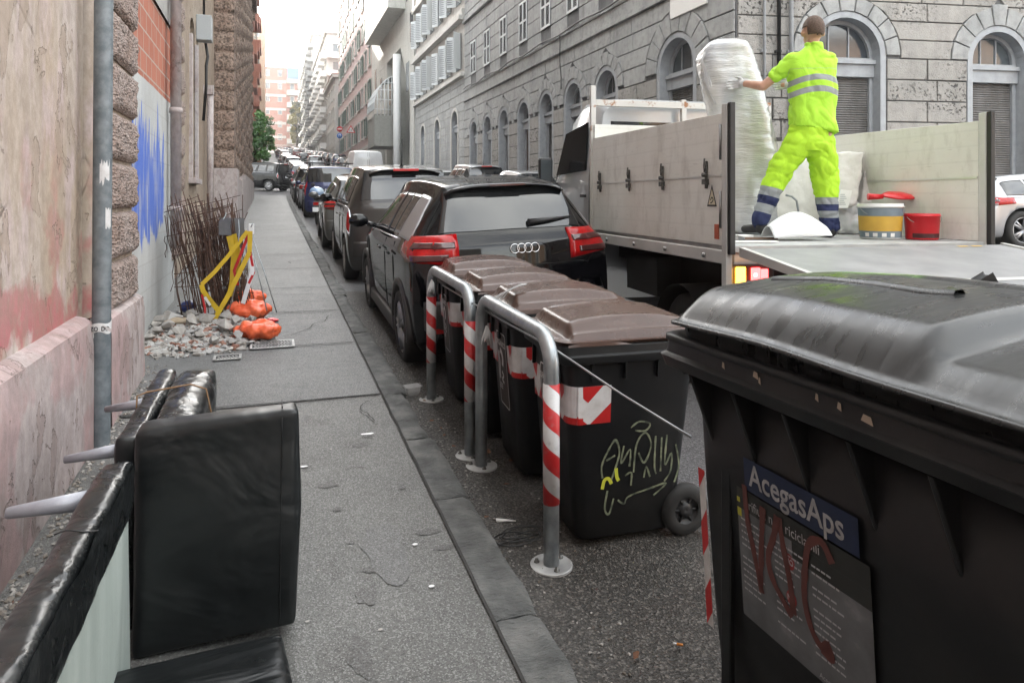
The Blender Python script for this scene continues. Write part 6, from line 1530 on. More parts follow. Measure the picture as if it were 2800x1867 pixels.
for (x,y,sx,sy) in ((990,1215,.05,.035),(895,1325,.05,.03),(1005,1625,.045,.05),(985,1790,.04,.10),(1170,1447,.05,.025),(1215,1490,.045,.02),(835,1275,.03,.02),(1010,1555,.03,.02),(920,1390,.02,.02),(700,1270,.03,.02),(960,1480,.018,.012),(1100,1330,.02,.012)): stainblob('stain', x, y, sx, sy, 'tar_stain')
stainblob('patch', 690, 1160, .30, .22, 'tar_patch'); stainblob('patch', 1060, 1500, .10, .22, 'tar_patch')
for (x,y) in ((905,1228),(1135,1485),(870,1560),(760,1390),(1180,1600),(1040,1720),(840,1700),(960,1130)):
    p = on_g(x,y); mb = MB(); r_ = rr3.uniform(.006,.012); mb.add([(p.x+r_*math.cos(a),p.y+r_*math.sin(a)*.8,gz(p.y)+.006*noise.noise(Vector((p.x*1.4,p.y*1.4,0)))+.005) for a in [2*PI*k/9 for k in range(9)]], [tuple(range(9))]); kind(mb.build('gum_spot', M['whiteref'] if r_ > .009 else M['stonechip']))
mb = MB(); mb.add([(-.03,0,0),(-.01,-.02,.008),(.02,-.012,.002),(.035,.002,.01),(.018,.018,.004),(-.012,.02,.011)], [(0,1,2,5),(2,3,4,5)], 0, True); lm = mb.mesh('dead_leaf', [M['leaf']])
LP = [(1160,1100),(1215,1195),(1330,1420),(1860,1330),(1740,1800),(1075,1020),(1010,930),(1100,1110),(1128,1150),(1335,1240),(1450,1250),(1395,1265),(1240,1225),(1180,1155),(1205,1175),(1385,1330),(1560,1330),(1480,1400),(60,1655),(30,1660),(1265,1145)]
for i,(x,y) in enumerate(LP):
    o = bpy.data.objects.new('dead_leaf', lm); C.objects.link(o); p = on_g(x,y,x>1000); o.location = p+Vector((0,0,.012)); o.rotation_euler = (rr_.uniform(-.3,.3),rr_.uniform(-.3,.3),rr_.uniform(0,6)); s_ = rr_.uniform(.35,.8); o.scale = (s_,s_,s_)
    tag(o, 'small brown dead leaf lying loose on the gutter or pavement', 'leaf', 'dead leaves on the ground')
def chunk(mb, c, s_, rnd, mi=0, flat=.6):
    P = []; n = 7
    vs = [Vector((rnd.gauss(0,1),rnd.gauss(0,1),rnd.gauss(0,1))).normalized() for _ in range(11)]
    bm = bmesh.new()
    for v in vs: bm.verts.new((v.x*s_*rnd.uniform(.7,1.1), v.y*s_*rnd.uniform(.6,1.0), v.z*s_*flat*rnd.uniform(.7,1.1)))
    r_ = bmesh.ops.convex_hull(bm, input=bm.verts); bm.verts.ensure_lookup_table()
    used = [v for v in bm.verts if v.link_faces]; ix = {v:i for i,v in enumerate(used)}
    a = rnd.uniform(0,6); M_ = Matrix.Rotation(a,3,'Z')
    mb.add([M_@v.co+Vector(c) for v in used], [[ix[v] for v in f.verts] for f in bm.faces], mi); bm.free()
mb = MB()      # grit and crumbs scattered in the gutter: uncountable
for i in range(900):
    y = rr_.uniform(.6,8.5); x = .92+abs(rr_.gauss(0,.16))
    if x > 1.6: continue
    chunk(mb, (x,y,gut(min(x,1.4),y)+.002), rr_.choice((.003,.004,.006,.009)), rr_, rr_.choice((0,0,1)))
kind(mb.build('grit', [mat('gritl',(.30,.28,.26),rough=.9), mat('gritd',(.10,.085,.07),rough=.9)]), 'stuff')
mb = MB()
for i in range(700):
    y = rr_.uniform(1.0,6.2); x = -.94+abs(rr_.gauss(0,.05)); chunk(mb, (x,y,gz(y)+.003), rr_.choice((.004,.006,.010,.016)), rr_, rr_.choice((0,0,1)))
kind(mb.build('wall_foot_rubble', [M['stonechip'], mat('gritd2',(.22,.19,.16),rough=.9)]), 'stuff')
mb = MB(); rr2 = random.Random(8)      # pale flattened scraps
for (x,y,w_) in ((1005,1190,.055),(830,1280,.03)):
    p = on_g(x,y); mb.add([(p.x+w_*math.cos(a)*rr2.uniform(.6,1),p.y+.35*w_*math.sin(a)*rr2.uniform(.5,1),p.z+.011) for a in [2*PI*k/11 for k in range(11)]], [tuple(range(11))])
tag(mb.build('paint_splash', M['whitetape']), 'white splash on the pavement between the kerb and the black cushion', 'paint mark')
# drain covers in the pavement by the rubble
def grate(label, x0, y0, w_, d_, m, rot=0):
    t = thing('drain_cover', label, 'drain cover', (x0,y0,gz(y0)+.0105), rot, 'drain covers beside the rubble', rot=(math.atan(.042),0,rot))
    mb = MB(); mb.box(-w_/2,w_/2,-d_/2,-d_/2+.02,0,.006); mb.box(-w_/2,w_/2,d_/2-.02,d_/2,0,.006); mb.box(-w_/2,-w_/2+.02,-d_/2,d_/2,0,.006); mb.box(w_/2-.02,w_/2,-d_/2,d_/2,0,.006); mb.box(-w_/2+.02,w_/2-.02,-d_/2+.02,d_/2-.02,0,.002,1); mb.build('frame', [M[m],M['darkwell']], t)
    mb = MB(); n = int((w_-.04)/.028)
    for i in range(n):
        x = -w_/2+.03+i*.028
        for j in range(int((d_-.05)/.03)): mb.box(x+(.012 if j%2 else 0),x+.016+(.012 if j%2 else 0),-d_/2+.025+.03*j,-d_/2+.040+.03*j,.002,.006)
    mb.build('grid', M[m], t)
p = on_g(745,945); grate('pale iron drain cover right of the rubble heap', p.x, p.y, .38, .26, 'galv_plate')
p = on_g(622,982); grate('small worn drain cover in front of the rubble heap', p.x, p.y, .22, .16, 'concrete')
# ------------------------------------------------------------------ street pole with torn tape
p = on_g(275,1222); pole = thing('street_pole', 'tall grey painted steel pole standing at the wall on the left', 'pole', (p.x-.0,p.y,gz(p.y)-.01))
mb = MB(); mb.lathe([(.049,0),(.049,9)], 28, (0,0,0)); mb.build('shaft', M['pole_paint'], pole); pole.rotation_euler = (0, R(.35), 0)
mb = MB()   # sticker remnants
def onpole(mb, a0, a1, z0, z1, off=.0008, rag=.3, seed=1):
    r_ = .049+off; rnd = random.Random(seed); n = 10; vs = []
    for k in range(n+1):
        a = a0+(a1-a0)*k/n; vs.append((r_*math.cos(a), r_*math.sin(a), z0+rnd.uniform(0,rag)*(z1-z0))); vs.append((r_*math.cos(a), r_*math.sin(a), z1-rnd.uniform(0,rag)*(z1-z0)))
    mb.add(vs, [(2*k,2*k+2,2*k+3,2*k+1) for k in range(n)], 0, True)
onpole(mb, R(-95), R(-35), 1.50, 1.66, rag=.35, seed=3); onpole(mb, R(-60), R(-20), 1.25, 1.38, rag=.15, seed=4); mb.build('sticker', M['whiteref'], pole)
tp = thing('white_barrier_tape', 'torn white tape with black letters tied round the grey street pole', 'tape', (p.x,p.y-.0,gz(p.y)+.62))
mb = MB(); V = []
for k in range(29):
    a = 2*PI*k/28; wv = .010*math.sin(3*a)
    V.append([(.053*math.cos(a), .053*math.sin(a), .03+wv), (.056*math.cos(a), .056*math.sin(a), .09+wv+.01*math.cos(2*a))])
mb.loft(V, 0, True, False, False); tb = mb.build('band', M['whitetape'], tp)
mb = MB(); mb.loft([[(-.045-.012*k+dx, -.03-.01*math.sin(k), .07-.034*k+dz_) for dx,dz_ in ((0,0),(.028,-.006),(.05,.012))] for k in range(7)], 0, True, False, False); mb.loft([[(.02+.012*k,-.055-.004*k,.06-.006*k+dz_) for dz_ in (0,.02)] for k in range(5)],0,True,False,False); mb.build('tape_tail', M['whitetape'], tp)
mb = MB(); F_ = Matrix(((math.cos(-TH*.2),0,0,-.04),(0,0,-1,-.060),(0,1,0,.045),(0,0,0,1))); text_mb(mb, 'ZO  DO', .036, F_, 0, (0,0), (.75,1), 'LEFT', .001, .001); mb.build('lettering', M['trim'], tb)
# ------------------------------------------------------------------ flatbed truck with folding sides and tail lift
TR = R(-6.6); tx0, ty0 = 3.0, 3.96
truck = thing('flatbed_truck', 'white flatbed truck with pale aluminium sides and lowered tail lift, loaded with rubbish', 'truck', (tx0,ty0,rzz(tx0,ty0)+.0), TR)
D = 1.283-truck.location.z; WB, LB = 2.15, 2.8
def tw(x, y, z): return truck.matrix_basis @ Vector((x,y,z))
mb = MB(); mb.box(.0,WB,.0,LB,D-.05,D-.002); mb.build('load_bed', M['deck'], truck, .004)
mb = MB(); mb.box(-.035,.03,.05,LB,D-.13,D-.035); mb.box(WB-.03,WB+.035,.05,LB,D-.13,D-.035); mb.box(.04,WB-.04,.02,.08,D-.16,D-.055); fr = mb.build('bed_frame', M['alu'], truck, .006)
for y in (.3,.95,1.6,2.3): mb = MB(); mb.lathe([(0,-.05),(.018,-.05),(.018,-.036)], 10, (.0,y,D-.085), 'x'); mb.build('frame_bolt', M['steel'], fr)
mb = MB(); mb.box(.35,.5,.1,4.6,D-.32,D-.16); mb.box(WB-.5,WB-.35,.1,4.6,D-.32,D-.16); mb.box(.1,.34,1.4,2.1,D-.55,D-.2); mb.box(.5,WB-.5,.3,4.2,D-.5,D-.25); mb.box(.02,WB-.02,.12,.16,D-.30,D-.17); mb.build('chassis', M['darkwell'], truck)
def gate(x0, x1, out, name):
    for (za,zb_,zc) in ((.0,.485,.485),(.495,.925,.985)):
        mb = MB(); n = 1
        for i in range(n):
            a0, a1 = i/n, (i+1)/n
            z = lambda y, a: D+za+((zb_ if y < 1 else zc)-za)*a
            e = .0003
            P = [(x0,.06,z(0,a0)+e),(x1,.06,z(0,a0)+e),(x1,LB-.04,z(2,a0)+e),(x0,LB-.04,z(2,a0)+e),(x0,.06,z(0,a1)-e),(x1,.06,z(0,a1)-e),(x1,LB-.04,z(2,a1)-e),(x0,LB-.04,z(2,a1)-e)]
            mb.add(P, [(3,2,1,0),(4,5,6,7),(0,1,5,4),(1,2,6,5),(2,3,7,6),(3,0,4,7)])
        xm = (x0+x1)/2; mb.box(xm-.006,xm+.006,.062,LB-.045,D+za+.006,D+min(zb_,zc)-.006)
        mb.build(name, M['aluwhite'], truck, .0022)
    mb = MB(); mb.box(min(x0,x1)-.004,max(x0,x1)+.004,.07,LB-.05,D+.484,D+.497); mb.build('mid_rail', M['chrome2'], truck)
mk('chrome2', (.7,.7,.68), rough=.35, metal=.6)
gate(-.028,.0,-1,'side_gate'); gate(WB,WB+.028,1,'side_gate')
for x in (-.04, WB-.01):    # rear posts with black rubber edge
    mb = MB(); mb.box(x,x+.05,-.01,.05,D-.32,D+.985); mb.build('rear_post', M['alu'], truck, .004)
    mb = MB(); mb.box(x+.008,x+.05,-.05,-.011,D-.06,D+.99); mb.build('rubber_edge', M['bladeblack'], truck, .006)
for k,(y) in enumerate((.27,1.0,1.72,2.5)):   # latches on the left side
    mb = MB(); mb.box(-.044,-.03,y-.012,y+.012,D+.40,D+.60); mb.tube([(-.05,y,D+.52),(-.06,y-.01,D+.56),(-.05,y,D+.62)], .008, 6); mb.box(-.062,-.03,y-.03,y+.025,D+.43,D+.47); mb.lathe([(0,-.07),(.016,-.07),(.016,-.03)],8,(0,y,D+.50),'x'); mb.build('latch', M['bolt'], truck, .002)
for (z0,z1) in ((.12,.38),(.60,.85)):
    mb = MB(); mb.tube([(-.036,.075,D+z0),(-.036,.075,D+z1)], .009, 8); mb.build('hinge_rod', M['steel'], truck)
mb = MB(); P = [(.13,.27),(.27,.27),(.20,.43)]; mb.add([(-.0302,y,D+z) for y,z in P], [(0,2,1)]); mb.add([(-.0306,.2+(y-.2)*.72,D+.318+(z-.318)*.72) for y,z in P], [(0,2,1)], 1); tg = mb.build('warning_triangle', [M['trim'],mat('trisk',(.62,.55,.40),rough=.5)], truck)
mb = MB(); stroke(mb, [(-.02,.0),(.0,.02),(.02,.005),(.0,-.015),(-.02,-.02)], .010, Matrix(((0,0,-1,-.0312),(-1,0,0,.2),(0,1,0,D+.315),(0,0,0,1))), 0, 0); mb.build('hand_symbol', M['trim'], tg)
mb = MB(); mb.box(-.034,-.029,.10,.16,D+.04,D+.145); mb.build('side_reflector', mat('sref',(.42,.10,.05),rough=.3), truck)
mb = MB()   # head board behind the cab and its rack
mb.box(0,WB,LB-.03,LB,D+.0,D+1.14); mb.build('head_board', M['aluwhite'], truck, .004)
mb = MB(); zt = 2.73-truck.location.z
for x in (-.03,1.05,WB-.03): mb.box(x,x+.055,LB+.002,LB+.055,D-.1,zt+.12 if x < 0 else zt)
mb.box(.026,WB+.03,LB+.004,LB+.05,zt-.10,zt-.03); mb.build('rack_frame', M['rackpaint'] if 'rackpaint' in M else mk('rackpaint', (.58,.57,.54), (.30,.14,.06), sc=9, rough=.6, lo=.58, hi=.66), truck, .004)
def hook(x, z):
    mb = MB(); mb.tube([(x,LB-.04,z),(x+.02,LB-.06,z-.01),(x+.03,LB-.05,z-.04),(x+.01,LB-.04,z-.05)], .006, 6); mb.build('rope_hook', M['steel'], truck)
hook(.75, D+1.02)
# wheels (twin rear)
for (x,y) in ((.18,.85),(.42,.85),(WB-.18,.85),(WB-.42,.85),(.16,3.95),(WB-.16,3.95)):
    o = wheel(truck, x if x > 1 else x, y, .36, .19, 6, .55); o.location.z = .36+.042*y
    if x < 1: o.rotation_euler = (0,0,PI)
mb = MB(); N = 14
mb.loft([[(xx, .85+.44*math.cos(PI*k/N), .38+.035+.42*math.sin(PI*k/N)) for xx in (.03,.06,.54,.54)] for k in range(N+1)], 0, True, False, False); mb.build('mudguard', M['darkwell'], truck)
# tail lamps (lit) under the bed
mb = MB(); mb.box(.0,.34,.0,.05,D-.285,D-.13); hz = mb.build('lamp_housing', M['trim'], truck, .01)
mb = MB(); mb.box(.035,.11,-.018,0,D-.272,D-.148); mb.build('amber_lamp', M['amberlit'], hz, .008)
mb = MB(); mb.box(.155,.225,-.016,0,D-.255,D-.155); mb.box(.232,.285,-.016,0,D-.235,D-.165); mb.build('red_lamp', M['redlit'], hz, .006)
mb = MB(); mb.ball((.185,-.016,D-.205), .014, 8, 0, (1,.3,1)); mb.build('bulb_glow', M['redhot'], hz)
mb = MB(); mb.ball((-.03,.02,D-.21), .008, 8); mb.build('marker_lamp', M['redhot'], hz)
mb = MB(); mb.box(.05,.32,.02,.03,D-.42,D-.31); mb.build('number_plate', M['plate'], truck)
# lowered tail lift platform
PL = 1.45; a_ = math.atan(.136)
def pf(x, m, z=0): return (x, -.0-m, D-.010-.136*m+z)
mb = MB()
vs = [pf(.07,.07,-.045),pf(2.22,.07,-.045),pf(2.22,PL,-.02),pf(.07,PL,-.02),pf(.07,.07),pf(2.22,.07),pf(2.22,PL),pf(.07,PL)]
mb.add(vs, [(3,2,1,0),(4,5,6,7),(0,1,5,4),(1,2,6,5),(2,3,7,6),(3,0,4,7)]); pfm = mb.build('tail_lift_platform', M['deck2'] if 'deck2' in M else mk('deck2', (.20,.205,.21), (.27,.27,.275), sc=4, rough=.45, bump=.25, bsc=90, bd=.002), truck)
for (x,w_) in ((.03,.04),(2.22,.04)):
    mb = MB(); vs = [pf(x,.06,-.055),pf(x+w_,.06,-.055),pf(x+w_,PL,-.03),pf(x,PL,-.03),pf(x,.06,.012),pf(x+w_,.06,.012),pf(x+w_,PL,.012),pf(x,PL,.012)]
    mb.add(vs, [(3,2,1,0),(4,5,6,7),(0,1,5,4),(1,2,6,5),(2,3,7,6),(3,0,4,7)])
    mb.build('platform_edge', M['alu'], pfm, .003)
mb = MB(); mb.add([pf(.1,.98,.0025),pf(2.2,.98,.0025),pf(2.2,1.04,.0025),pf(.1,1.04,.0025)], [(0,1,2,3)]); mb.build('edge_line', M['alu'], pfm)
mb = MB()
for x in (1.78,1.90): mb.add([pf(x,.10,.003),pf(x+.09,.10,.003),pf(x+.09,.13,.003),pf(x,.13,.003)], [(0,1,2,3)])
mb.build('yellow_mark', mat('ymark',(.55,.36,.08)), pfm)
# cab
SEC = [(LB+.14,2.58,1.02,.98),(LB+.3,2.68,1.04,.99),(LB+.9,2.70,1.04,.98),(LB+1.25,2.60,1.04,.96),(LB+1.5,2.30,1.04,.95),(LB+1.85,1.72,1.03,.95),(LB+2.1,1.50,1.01,.94),(LB+2.45,1.30,.98,.90),(LB+2.6,.95,.90,.85)]
def cabring(y, zt, w_, wr):
    c = WB/2; zb = .42; zs = min(zt-.06, 1.75 if y < LB+1.8 else zt-.10)
    return [(c+sx*x, y, z) for sx, L_ in ((1,[(w_*.9,zb),(w_,zb+.15),(w_*1.0,1.1 if zt>1.3 else zt-.2),(w_*.99,zs),(wr*.93,max(zs+.01,zt-.10)),(wr*.86,zt-.02),(wr*.5,zt)]),(-1,[(wr*.5,zt),(wr*.86,zt-.02),(wr*.93,max(zs+.01,zt-.10)),(w_*.99,zs),(w_*1.0,1.1 if zt>1.3 else zt-.2),(w_,zb+.15),(w_*.9,zb)])) for x,z in L_]
mb = MB(); mb.loft([cabring(*q) for q in SEC], 0, True, True); cab = mb.build('cab', M['p_silverw'] if 'p_silverw' in M else (paint('p_silverw',(.48,.50,.52),1) or M['p_silverw']), truck)
for sx in (-1,1):
    c = WB/2; X = lambda z: c+sx*(1.034-.075*max(0,z-1.75)/.85)
    P = [(LB+.42,1.86),(LB+1.58,1.84),(LB+1.30,2.36),(LB+.48,2.42)]
    mb = MB(); mb.add([(X(z)+sx*.008,y,z) for y,z in P]+[(X(z)-sx*.01,y,z) for y,z in P], [(0,1,2,3),(4,5,6,7),(0,1,5,4),(1,2,6,5),(2,3,7,6),(3,0,4,7)]); mb.build('door_window', M['glass_truck'], cab)
    mb = MB(); mb.tube([(X(1)+sx*.006,LB+.25,.6),(X(1)+sx*.006,LB+.25,1.75),(X(2.5)+sx*.006,LB+.32,2.55)], .006, 6); mb.tube([(X(1)+sx*.006,LB+1.80,.7),(X(1)+sx*.006,LB+1.82,1.7)], .006, 6); mb.build('door_gap', M['darkwell'], cab)
    mb = MB(); mb.box(*sorted((X(1.5)+sx*.005,X(1.5)+sx*.03)),LB+.35,LB+.52,1.55,1.585); mb.build('door_handle', M['trim'], cab, .006)
    mb = MB(); mb.box(*sorted((X(1.9)+sx*.12,X(1.9)+sx*.30)),LB+1.36,LB+1.46,1.70,2.06); mr = mb.build('side_mirror', M['trim'], truck, .03)
    mb = MB(); mb.tube([(X(1.7),LB+1.55,1.72),(X(1.7)+sx*.12,LB+1.5,1.74),(X(1.7)+sx*.2,LB+1.42,1.76)], .03, 8); mb.build('mirror_arm', M['trim'], mr)
    mb = MB(); mb.box(*sorted((X(1.9)+sx*.14,X(1.9)+sx*.285)),LB+1.352,LB+1.359,1.73,2.03); mb.build('mirror_glass', M['winglass'], mr)
mb = MB(); mb.add([(.18,LB+1.545,2.24),(WB-.18,LB+1.545,2.24),(WB-.1,LB+1.86,1.74),(.1,LB+1.86,1.74)], [(0,1,2,3)]); mb.build('windscreen', M['glass'], cab)
mb = MB(); mb.box(.25,WB-.25,LB+.132,LB+.139,1.85,2.4); mb.build('rear_cab_window', M['glass'], cab)

# ------------------------------------------------------------------ the load
ZD = 1.283
def px(x, y, s): return (x/s, y/s)
def camrot(): return -TH
def cone(mb, p0, r0, p1, r1, n=6, seg=12, sq=None):
    p0, p1 = Vector(p0), Vector(p1); d = (p1-p0); L = d.length; d.normalize(); pts = []; rr_ = []
    for k in range(4): a = PI/2*k/4+.15; pts.append(p0-d*r0*math.cos(a)); rr_.append(r0*math.sin(a))
    for k in range(n+1): pts.append(p0+(p1-p0)*k/n); rr_.append(r0+(r1-r0)*k/n)
    for k in range(3,-1,-1): a = PI/2*k/4+.15; pts.append(p1+d*r1*math.cos(a)); rr_.append(r1*math.sin(a))
    mb.tube(pts, 1, seg, 0, rr_)
# film-wrapped mattress standing on end, top drooping to the left
dM = 6.42; sM = FOC/dM; base = at_d(2045,547+.317*sM,dM)
roll = thing('wrapped_mattress', 'tall folded mattress wrapped in shiny clear film, held up by the worker', 'mattress', base, camrot())
zpx = lambda y: (547+.317*sM-y)/sM
prof = [(641,2050,40),(632,2052,58),(600,2052,66),(560,2052,68),(480,2050,70),(400,2042,74),(320,2022,79),(250,2002,82),(200,1992,82),(165,1985,79),(140,1984,70),(122,1988,55),(111,1992,32),(107,1994,8)]
def rollring(y, cx, hw, dy=0):
    out = []
    for k in range(56):
        a = 2*PI*k/56; c, s_ = math.cos(a), math.sin(a); e = 2.6
        x = (cx-2045)/sM+hw/sM*math.copysign(abs(c)**(2/e),c); Y = .19*min(1,hw/60)*math.copysign(abs(s_)**(2/e),s_); z = zpx(y)
        f = noise.noise(Vector((x*6+z*5,Y*5,z*20)))*.0055+noise.noise(Vector((a*1.5,1,z*4)))*.016+.004*noise.noise(Vector((x*3+z*14,Y*4,z*44)))
        out.append((x+f*c*1.2, Y+f*s_+dy, z+.01*noise.noise(Vector((x*8,Y*8,4)))))
    return out
P = []
for (a,b) in zip(prof, prof[1:]):
    n_ = max(2,int(abs(a[0]-b[0])/5))
    for k in range(n_): t_ = k/n_; P.append(tuple(a[i]+(b[i]-a[i])*t_ for i in range(3)))
P.append(prof[-1])
mb = MB(); mb.loft([rollring(*q) for q in P]); mb.build('wrapped_body', M['filmwrap'], roll)
mb = MB()     # loose film flap on the left and a tail on the right
def flap(pts, wid, seed, dirx=-1):
    vs = []; n_ = len(pts)
    for i,(x,y) in enumerate(pts):
        for j in range(7):
            w_ = wid[i]*j/6; zz = zpx(y)+.02*noise.noise(Vector((i*1.1,j*.8,seed))); vs.append(((x-2045)/sM+dirx*w_+.012*noise.noise(Vector((i,j,seed))), -.12+.07*noise.noise(Vector((i*.8,j*.9,seed+5))), zz))
    mb.add(vs, [(i*7+j,i*7+j+1,(i+1)*7+j+1,(i+1)*7+j) for i in range(n_-1) for j in range(6)], 0, True)
flap([(1935,128),(1930,150),(1925,175),(1930,205),(1938,235),(1942,262),(1948,290)], [.02,.06,.07,.05,.07,.04,.01], 2)
flap([(2085,300),(2092,350),(2098,400),(2100,450),(2104,500),(2106,540)], [.0,.03,.05,.05,.06,.03], 7, 1)
mb.build('loose_film', M['filmloose'], roll)
def slab_obj(name, label, cat, corners, th, d, m='mattress', grp=None, puff=.012, seed=1):
    # a padded slab: four photo corners at depths d (list) and a thickness; remeshed and softened
    pts = [at_d(x,y,dd) for (x,y),dd in zip(corners,d)]
    c = sum(pts, Vector())/4; low = min(p.z for p in pts); o = thing(name, label, cat, (c.x,c.y,low), 0, grp)
    n_ = (pts[1]-pts[0]).cross(pts[3]-pts[0]).normalized(); view = Vector((math.sin(TH),math.cos(TH),0))
    if n_.dot(view) < 0: n_ = -n_
    mb = MB(); L = o.location; V = [p-L for p in pts]+[p-L+n_*th for p in pts]
    mb.add(V, [(0,1,2,3),(7,6,5,4),(0,4,5,1),(1,5,6,2),(2,6,7,3),(3,7,4,0)])
    me = remesh(mb, .02, 2, .5, lambda p,nn: puff*noise.noise(p*9+Vector((seed,0,0)))+puff*.4*noise.noise(p*24))
    mobj('padding', me, M[m], o); return o, pts
mo, mpts = slab_obj('mattress', 'white quilted mattress end leaning against the right side of the truck bed', 'mattress', [(2355,560),(2395,556),(2432,428),(2372,412)], .5, [6.35,6.35,6.5,6.5], grp='old mattresses on the truck bed')
m2_, _ = slab_obj('mattress', 'white mattress with a paper label leaning left of the quilted end', 'mattress', [(2290,565),(2345,560),(2366,414),(2288,414)], .3, [6.2,6.2,6.35,6.35], grp='old mattresses on the truck bed', seed=4)
m3_, _ = slab_obj('mattress', 'cream mattress lying slumped behind the legs of the worker', 'mattress', [(2085,612),(2300,628),(2292,432),(2088,436)], .25, [6.45,6.45,6.6,6.6], grp='old mattresses on the truck bed', seed=9)
pb = at_d(2305,545,6.17)-m2_.location; mb = MB(); u = Vector((math.cos(TH),-math.sin(TH),0)); v = Vector((.15,0,1)).normalized(); q = pb
mb.add([q-u*.055-v*.08, q+u*.055-v*.08, q+u*.075+v*.08, q-u*.03+v*.09], [(0,1,2,3)]); lb = mb.build('care_label', M['whitepaint'], m2_)
mb = MB(); F_ = frame(q-Vector((math.sin(TH),math.cos(TH),0))*.004, u, v)
for i in range(6): mb.add([F_@Vector(p) for p in ((-.03,-.05+.018*i,0),(.03-.01*(i%3),-.05+.018*i,0),(.03-.01*(i%3),-.044+.018*i,0),(-.03,-.044+.018*i,0))], [(0,1,2,3)])
mb.build('small_print', M['jamb'], lb)
def bucket(label, x, y, r0, r1, h, mats_, cat='bucket', rotz=0, lying=False):
    p = at_z(x, y, ZD+.002); t = thing('bucket', label, cat, p, camrot()+rotz)
    mb = MB(); mb.lathe([(0,0),(r0*.96,0),(r0,.008),(r0+(r1-r0)*.9,h*.9),(r1*1.05,h*.9),(r1*1.06,h*.93),(r1*1.0,h*.94),(r1*1.01,h),(r1*.95,h),(r1*.92,h*.9),(r0*.93,.015),(0,.015)], 32); b = mb.build('pail', mats_[0], t)
    mb = MB(); mb.tube([(r1*1.07*math.cos(a), -.03-r1*.5*math.sin(a)*.9, h*.88-r1*.9*math.sin(a)*.55) for a in [PI*k/14 for k in range(15)]], .003, 5); mb.build('wire_handle', M['steel'], t)
    return t, b, (r0,r1,h)
t, b, (r0,r1,h) = bucket('white paint tub with a yellow and grey-blue printed band on the truck', 2407,652,.150,.168,.285,[M['white_plastic']])
def band(mb, r0,r1,h, za,zb_, off=.0015, a0=0, a1=2*PI, mi=0):
    rad = lambda z: r0+(r1-r0)*z/h+off; n_ = 36
    vs = [(rad(z)*math.cos(a0+(a1-a0)*k/n_), rad(z)*math.sin(a0+(a1-a0)*k/n_), z) for k in range(n_+1) for z in (za,zb_)]
    mb.add(vs, [(2*k,2*k+2,2*k+3,2*k+1) for k in range(n_)], mi, True)
mb = MB(); band(mb,r0,r1,h,.012,.25,.0012); band(mb,r0,r1,h,.065,.185,.0022,0,2*PI,1)
for k in range(4): band(mb,r0,r1,h,.02,.05,.0026,-PI*.9+.42*k,-PI*.9+.42*k+.22,2)
mb.build('printed_band', [mat('lblgrey',(.13,.18,.22),(.18,.22,.25),sc=8),mat('lblyel',(.58,.36,.05),(.50,.30,.04),sc=8),M['white_plastic']], b)
t, b, (r0,r1,h) = bucket('white and pale blue tub standing behind the yellow banded tub', 2450,640,.165,.185,.31,[M['white_plastic']])
mb = MB(); band(mb,r0,r1,h,.06,.22,.0014); mb.build('printed_band', mat('lblblue',(.22,.33,.50),(.42,.48,.55),sc=7), b)
t, b, (r0,r1,h) = bucket('small bright red bucket with worn black print beside the paint tubs', 2521,654,.118,.128,.205,[M['redbucket']])
mb = MB(); band(mb,r0,r1,h,.014,.05,.0012,-PI*.85,-PI*.25); mb.build('worn_print', mat('worn',(.05,.008,.008)), b)
p = at_d(2455,538,5.95); t = thing('plastic_cover', 'round red plastic lid resting on the white and blue tub', 'lid', (p.x,p.y,p.z), camrot(), rot=(R(12),0,camrot())); mb = MB(); mb.lathe([(0,.03),(.10,.028),(.125,.012),(.13,0),(.12,0)], 28); mb.tube([(-.25,.02,-.005),(-.13,0,.0)], .02, 8, rr=[.03,.02]); mb.build('lid', M['redbucket'], t)
p = at_z(2590,648,ZD+.003); t = thing('crumpled_paper_cup', 'crumpled brown and white paper wrapper behind the red bucket', 'wrapper', p, camrot())
mb = MB(); mb.ball((0,0,.06), .085, 12, 0, (1,.7,.75)); me = remesh(mb, .012, 1, .4, lambda q,n: .022*noise.noise(q*22)); mobj('wrapper', me, mat('wrap', (.55,.53,.50), (.25,.18,.12), sc=9, rough=.7), t)
p = at_z(2325,640,ZD+.003); t = thing('white_plastic_bag', 'crumpled translucent white plastic bag next to the paint tubs', 'bag', p, camrot())
mb = MB(); mb.ball((-.02,.1,.12), .15, 12, 0, (.8,.7,.9)); mb.ball((.03,.08,.25), .09, 12); mb.ball((.1,.05,.08), .10, 12); cone(mb,(-.04,.1,.2),.07,(-.06,.1,.34),.03)
me = remesh(mb, .014, 2, .5, lambda q,n: .03*noise.noise(q*14)+.012*abs(noise.noise(q*38))); mobj('bag', me, M['whitebag'], t)
# white curved lamp shade / basin shell by the worker's feet
p = at_z(2185,655,ZD+.004); t = thing('white_shell', 'smooth curved white plastic shell lying between the feet of the worker', 'plastic shell', p, camrot())
def shell(u, v):
    x = -.24+.45*u; w_ = .10+.10*math.sin(PI*min(1,u*1.05))**.7
    z = .02+.20*math.sin(PI*v)*(.35+.65*math.sin(PI*min(1,max(0,u*.93+.05))))*.95+.02*u; return (x, -.12+.30*v, z*(1 if v < .99 else .9))
mb = MB(); mb.grid(shell, 20, 14); o = mb.build('shell', M['whiteshell'] if 'whiteshell' in M else mk('whiteshell',(.66,.69,.70),(.70,.71,.71),sc=3,rough=.3), t); m = o.modifiers.new('s','SOLIDIFY'); m.thickness = .006
p = at_z(2180,640,ZD+.02); t = thing('bent_pipe', 'short bent grey plastic pipe sticking up behind the white shell', 'pipe', p, camrot()); mb = MB(); mb.tube([(-.08,.05,.34),(-.03,.05,.33),(.02,.06,.29),(.04,.07,.2),(.04,.08,.0)], .010, 8); mb.build('pipe', M['jamb'], t)
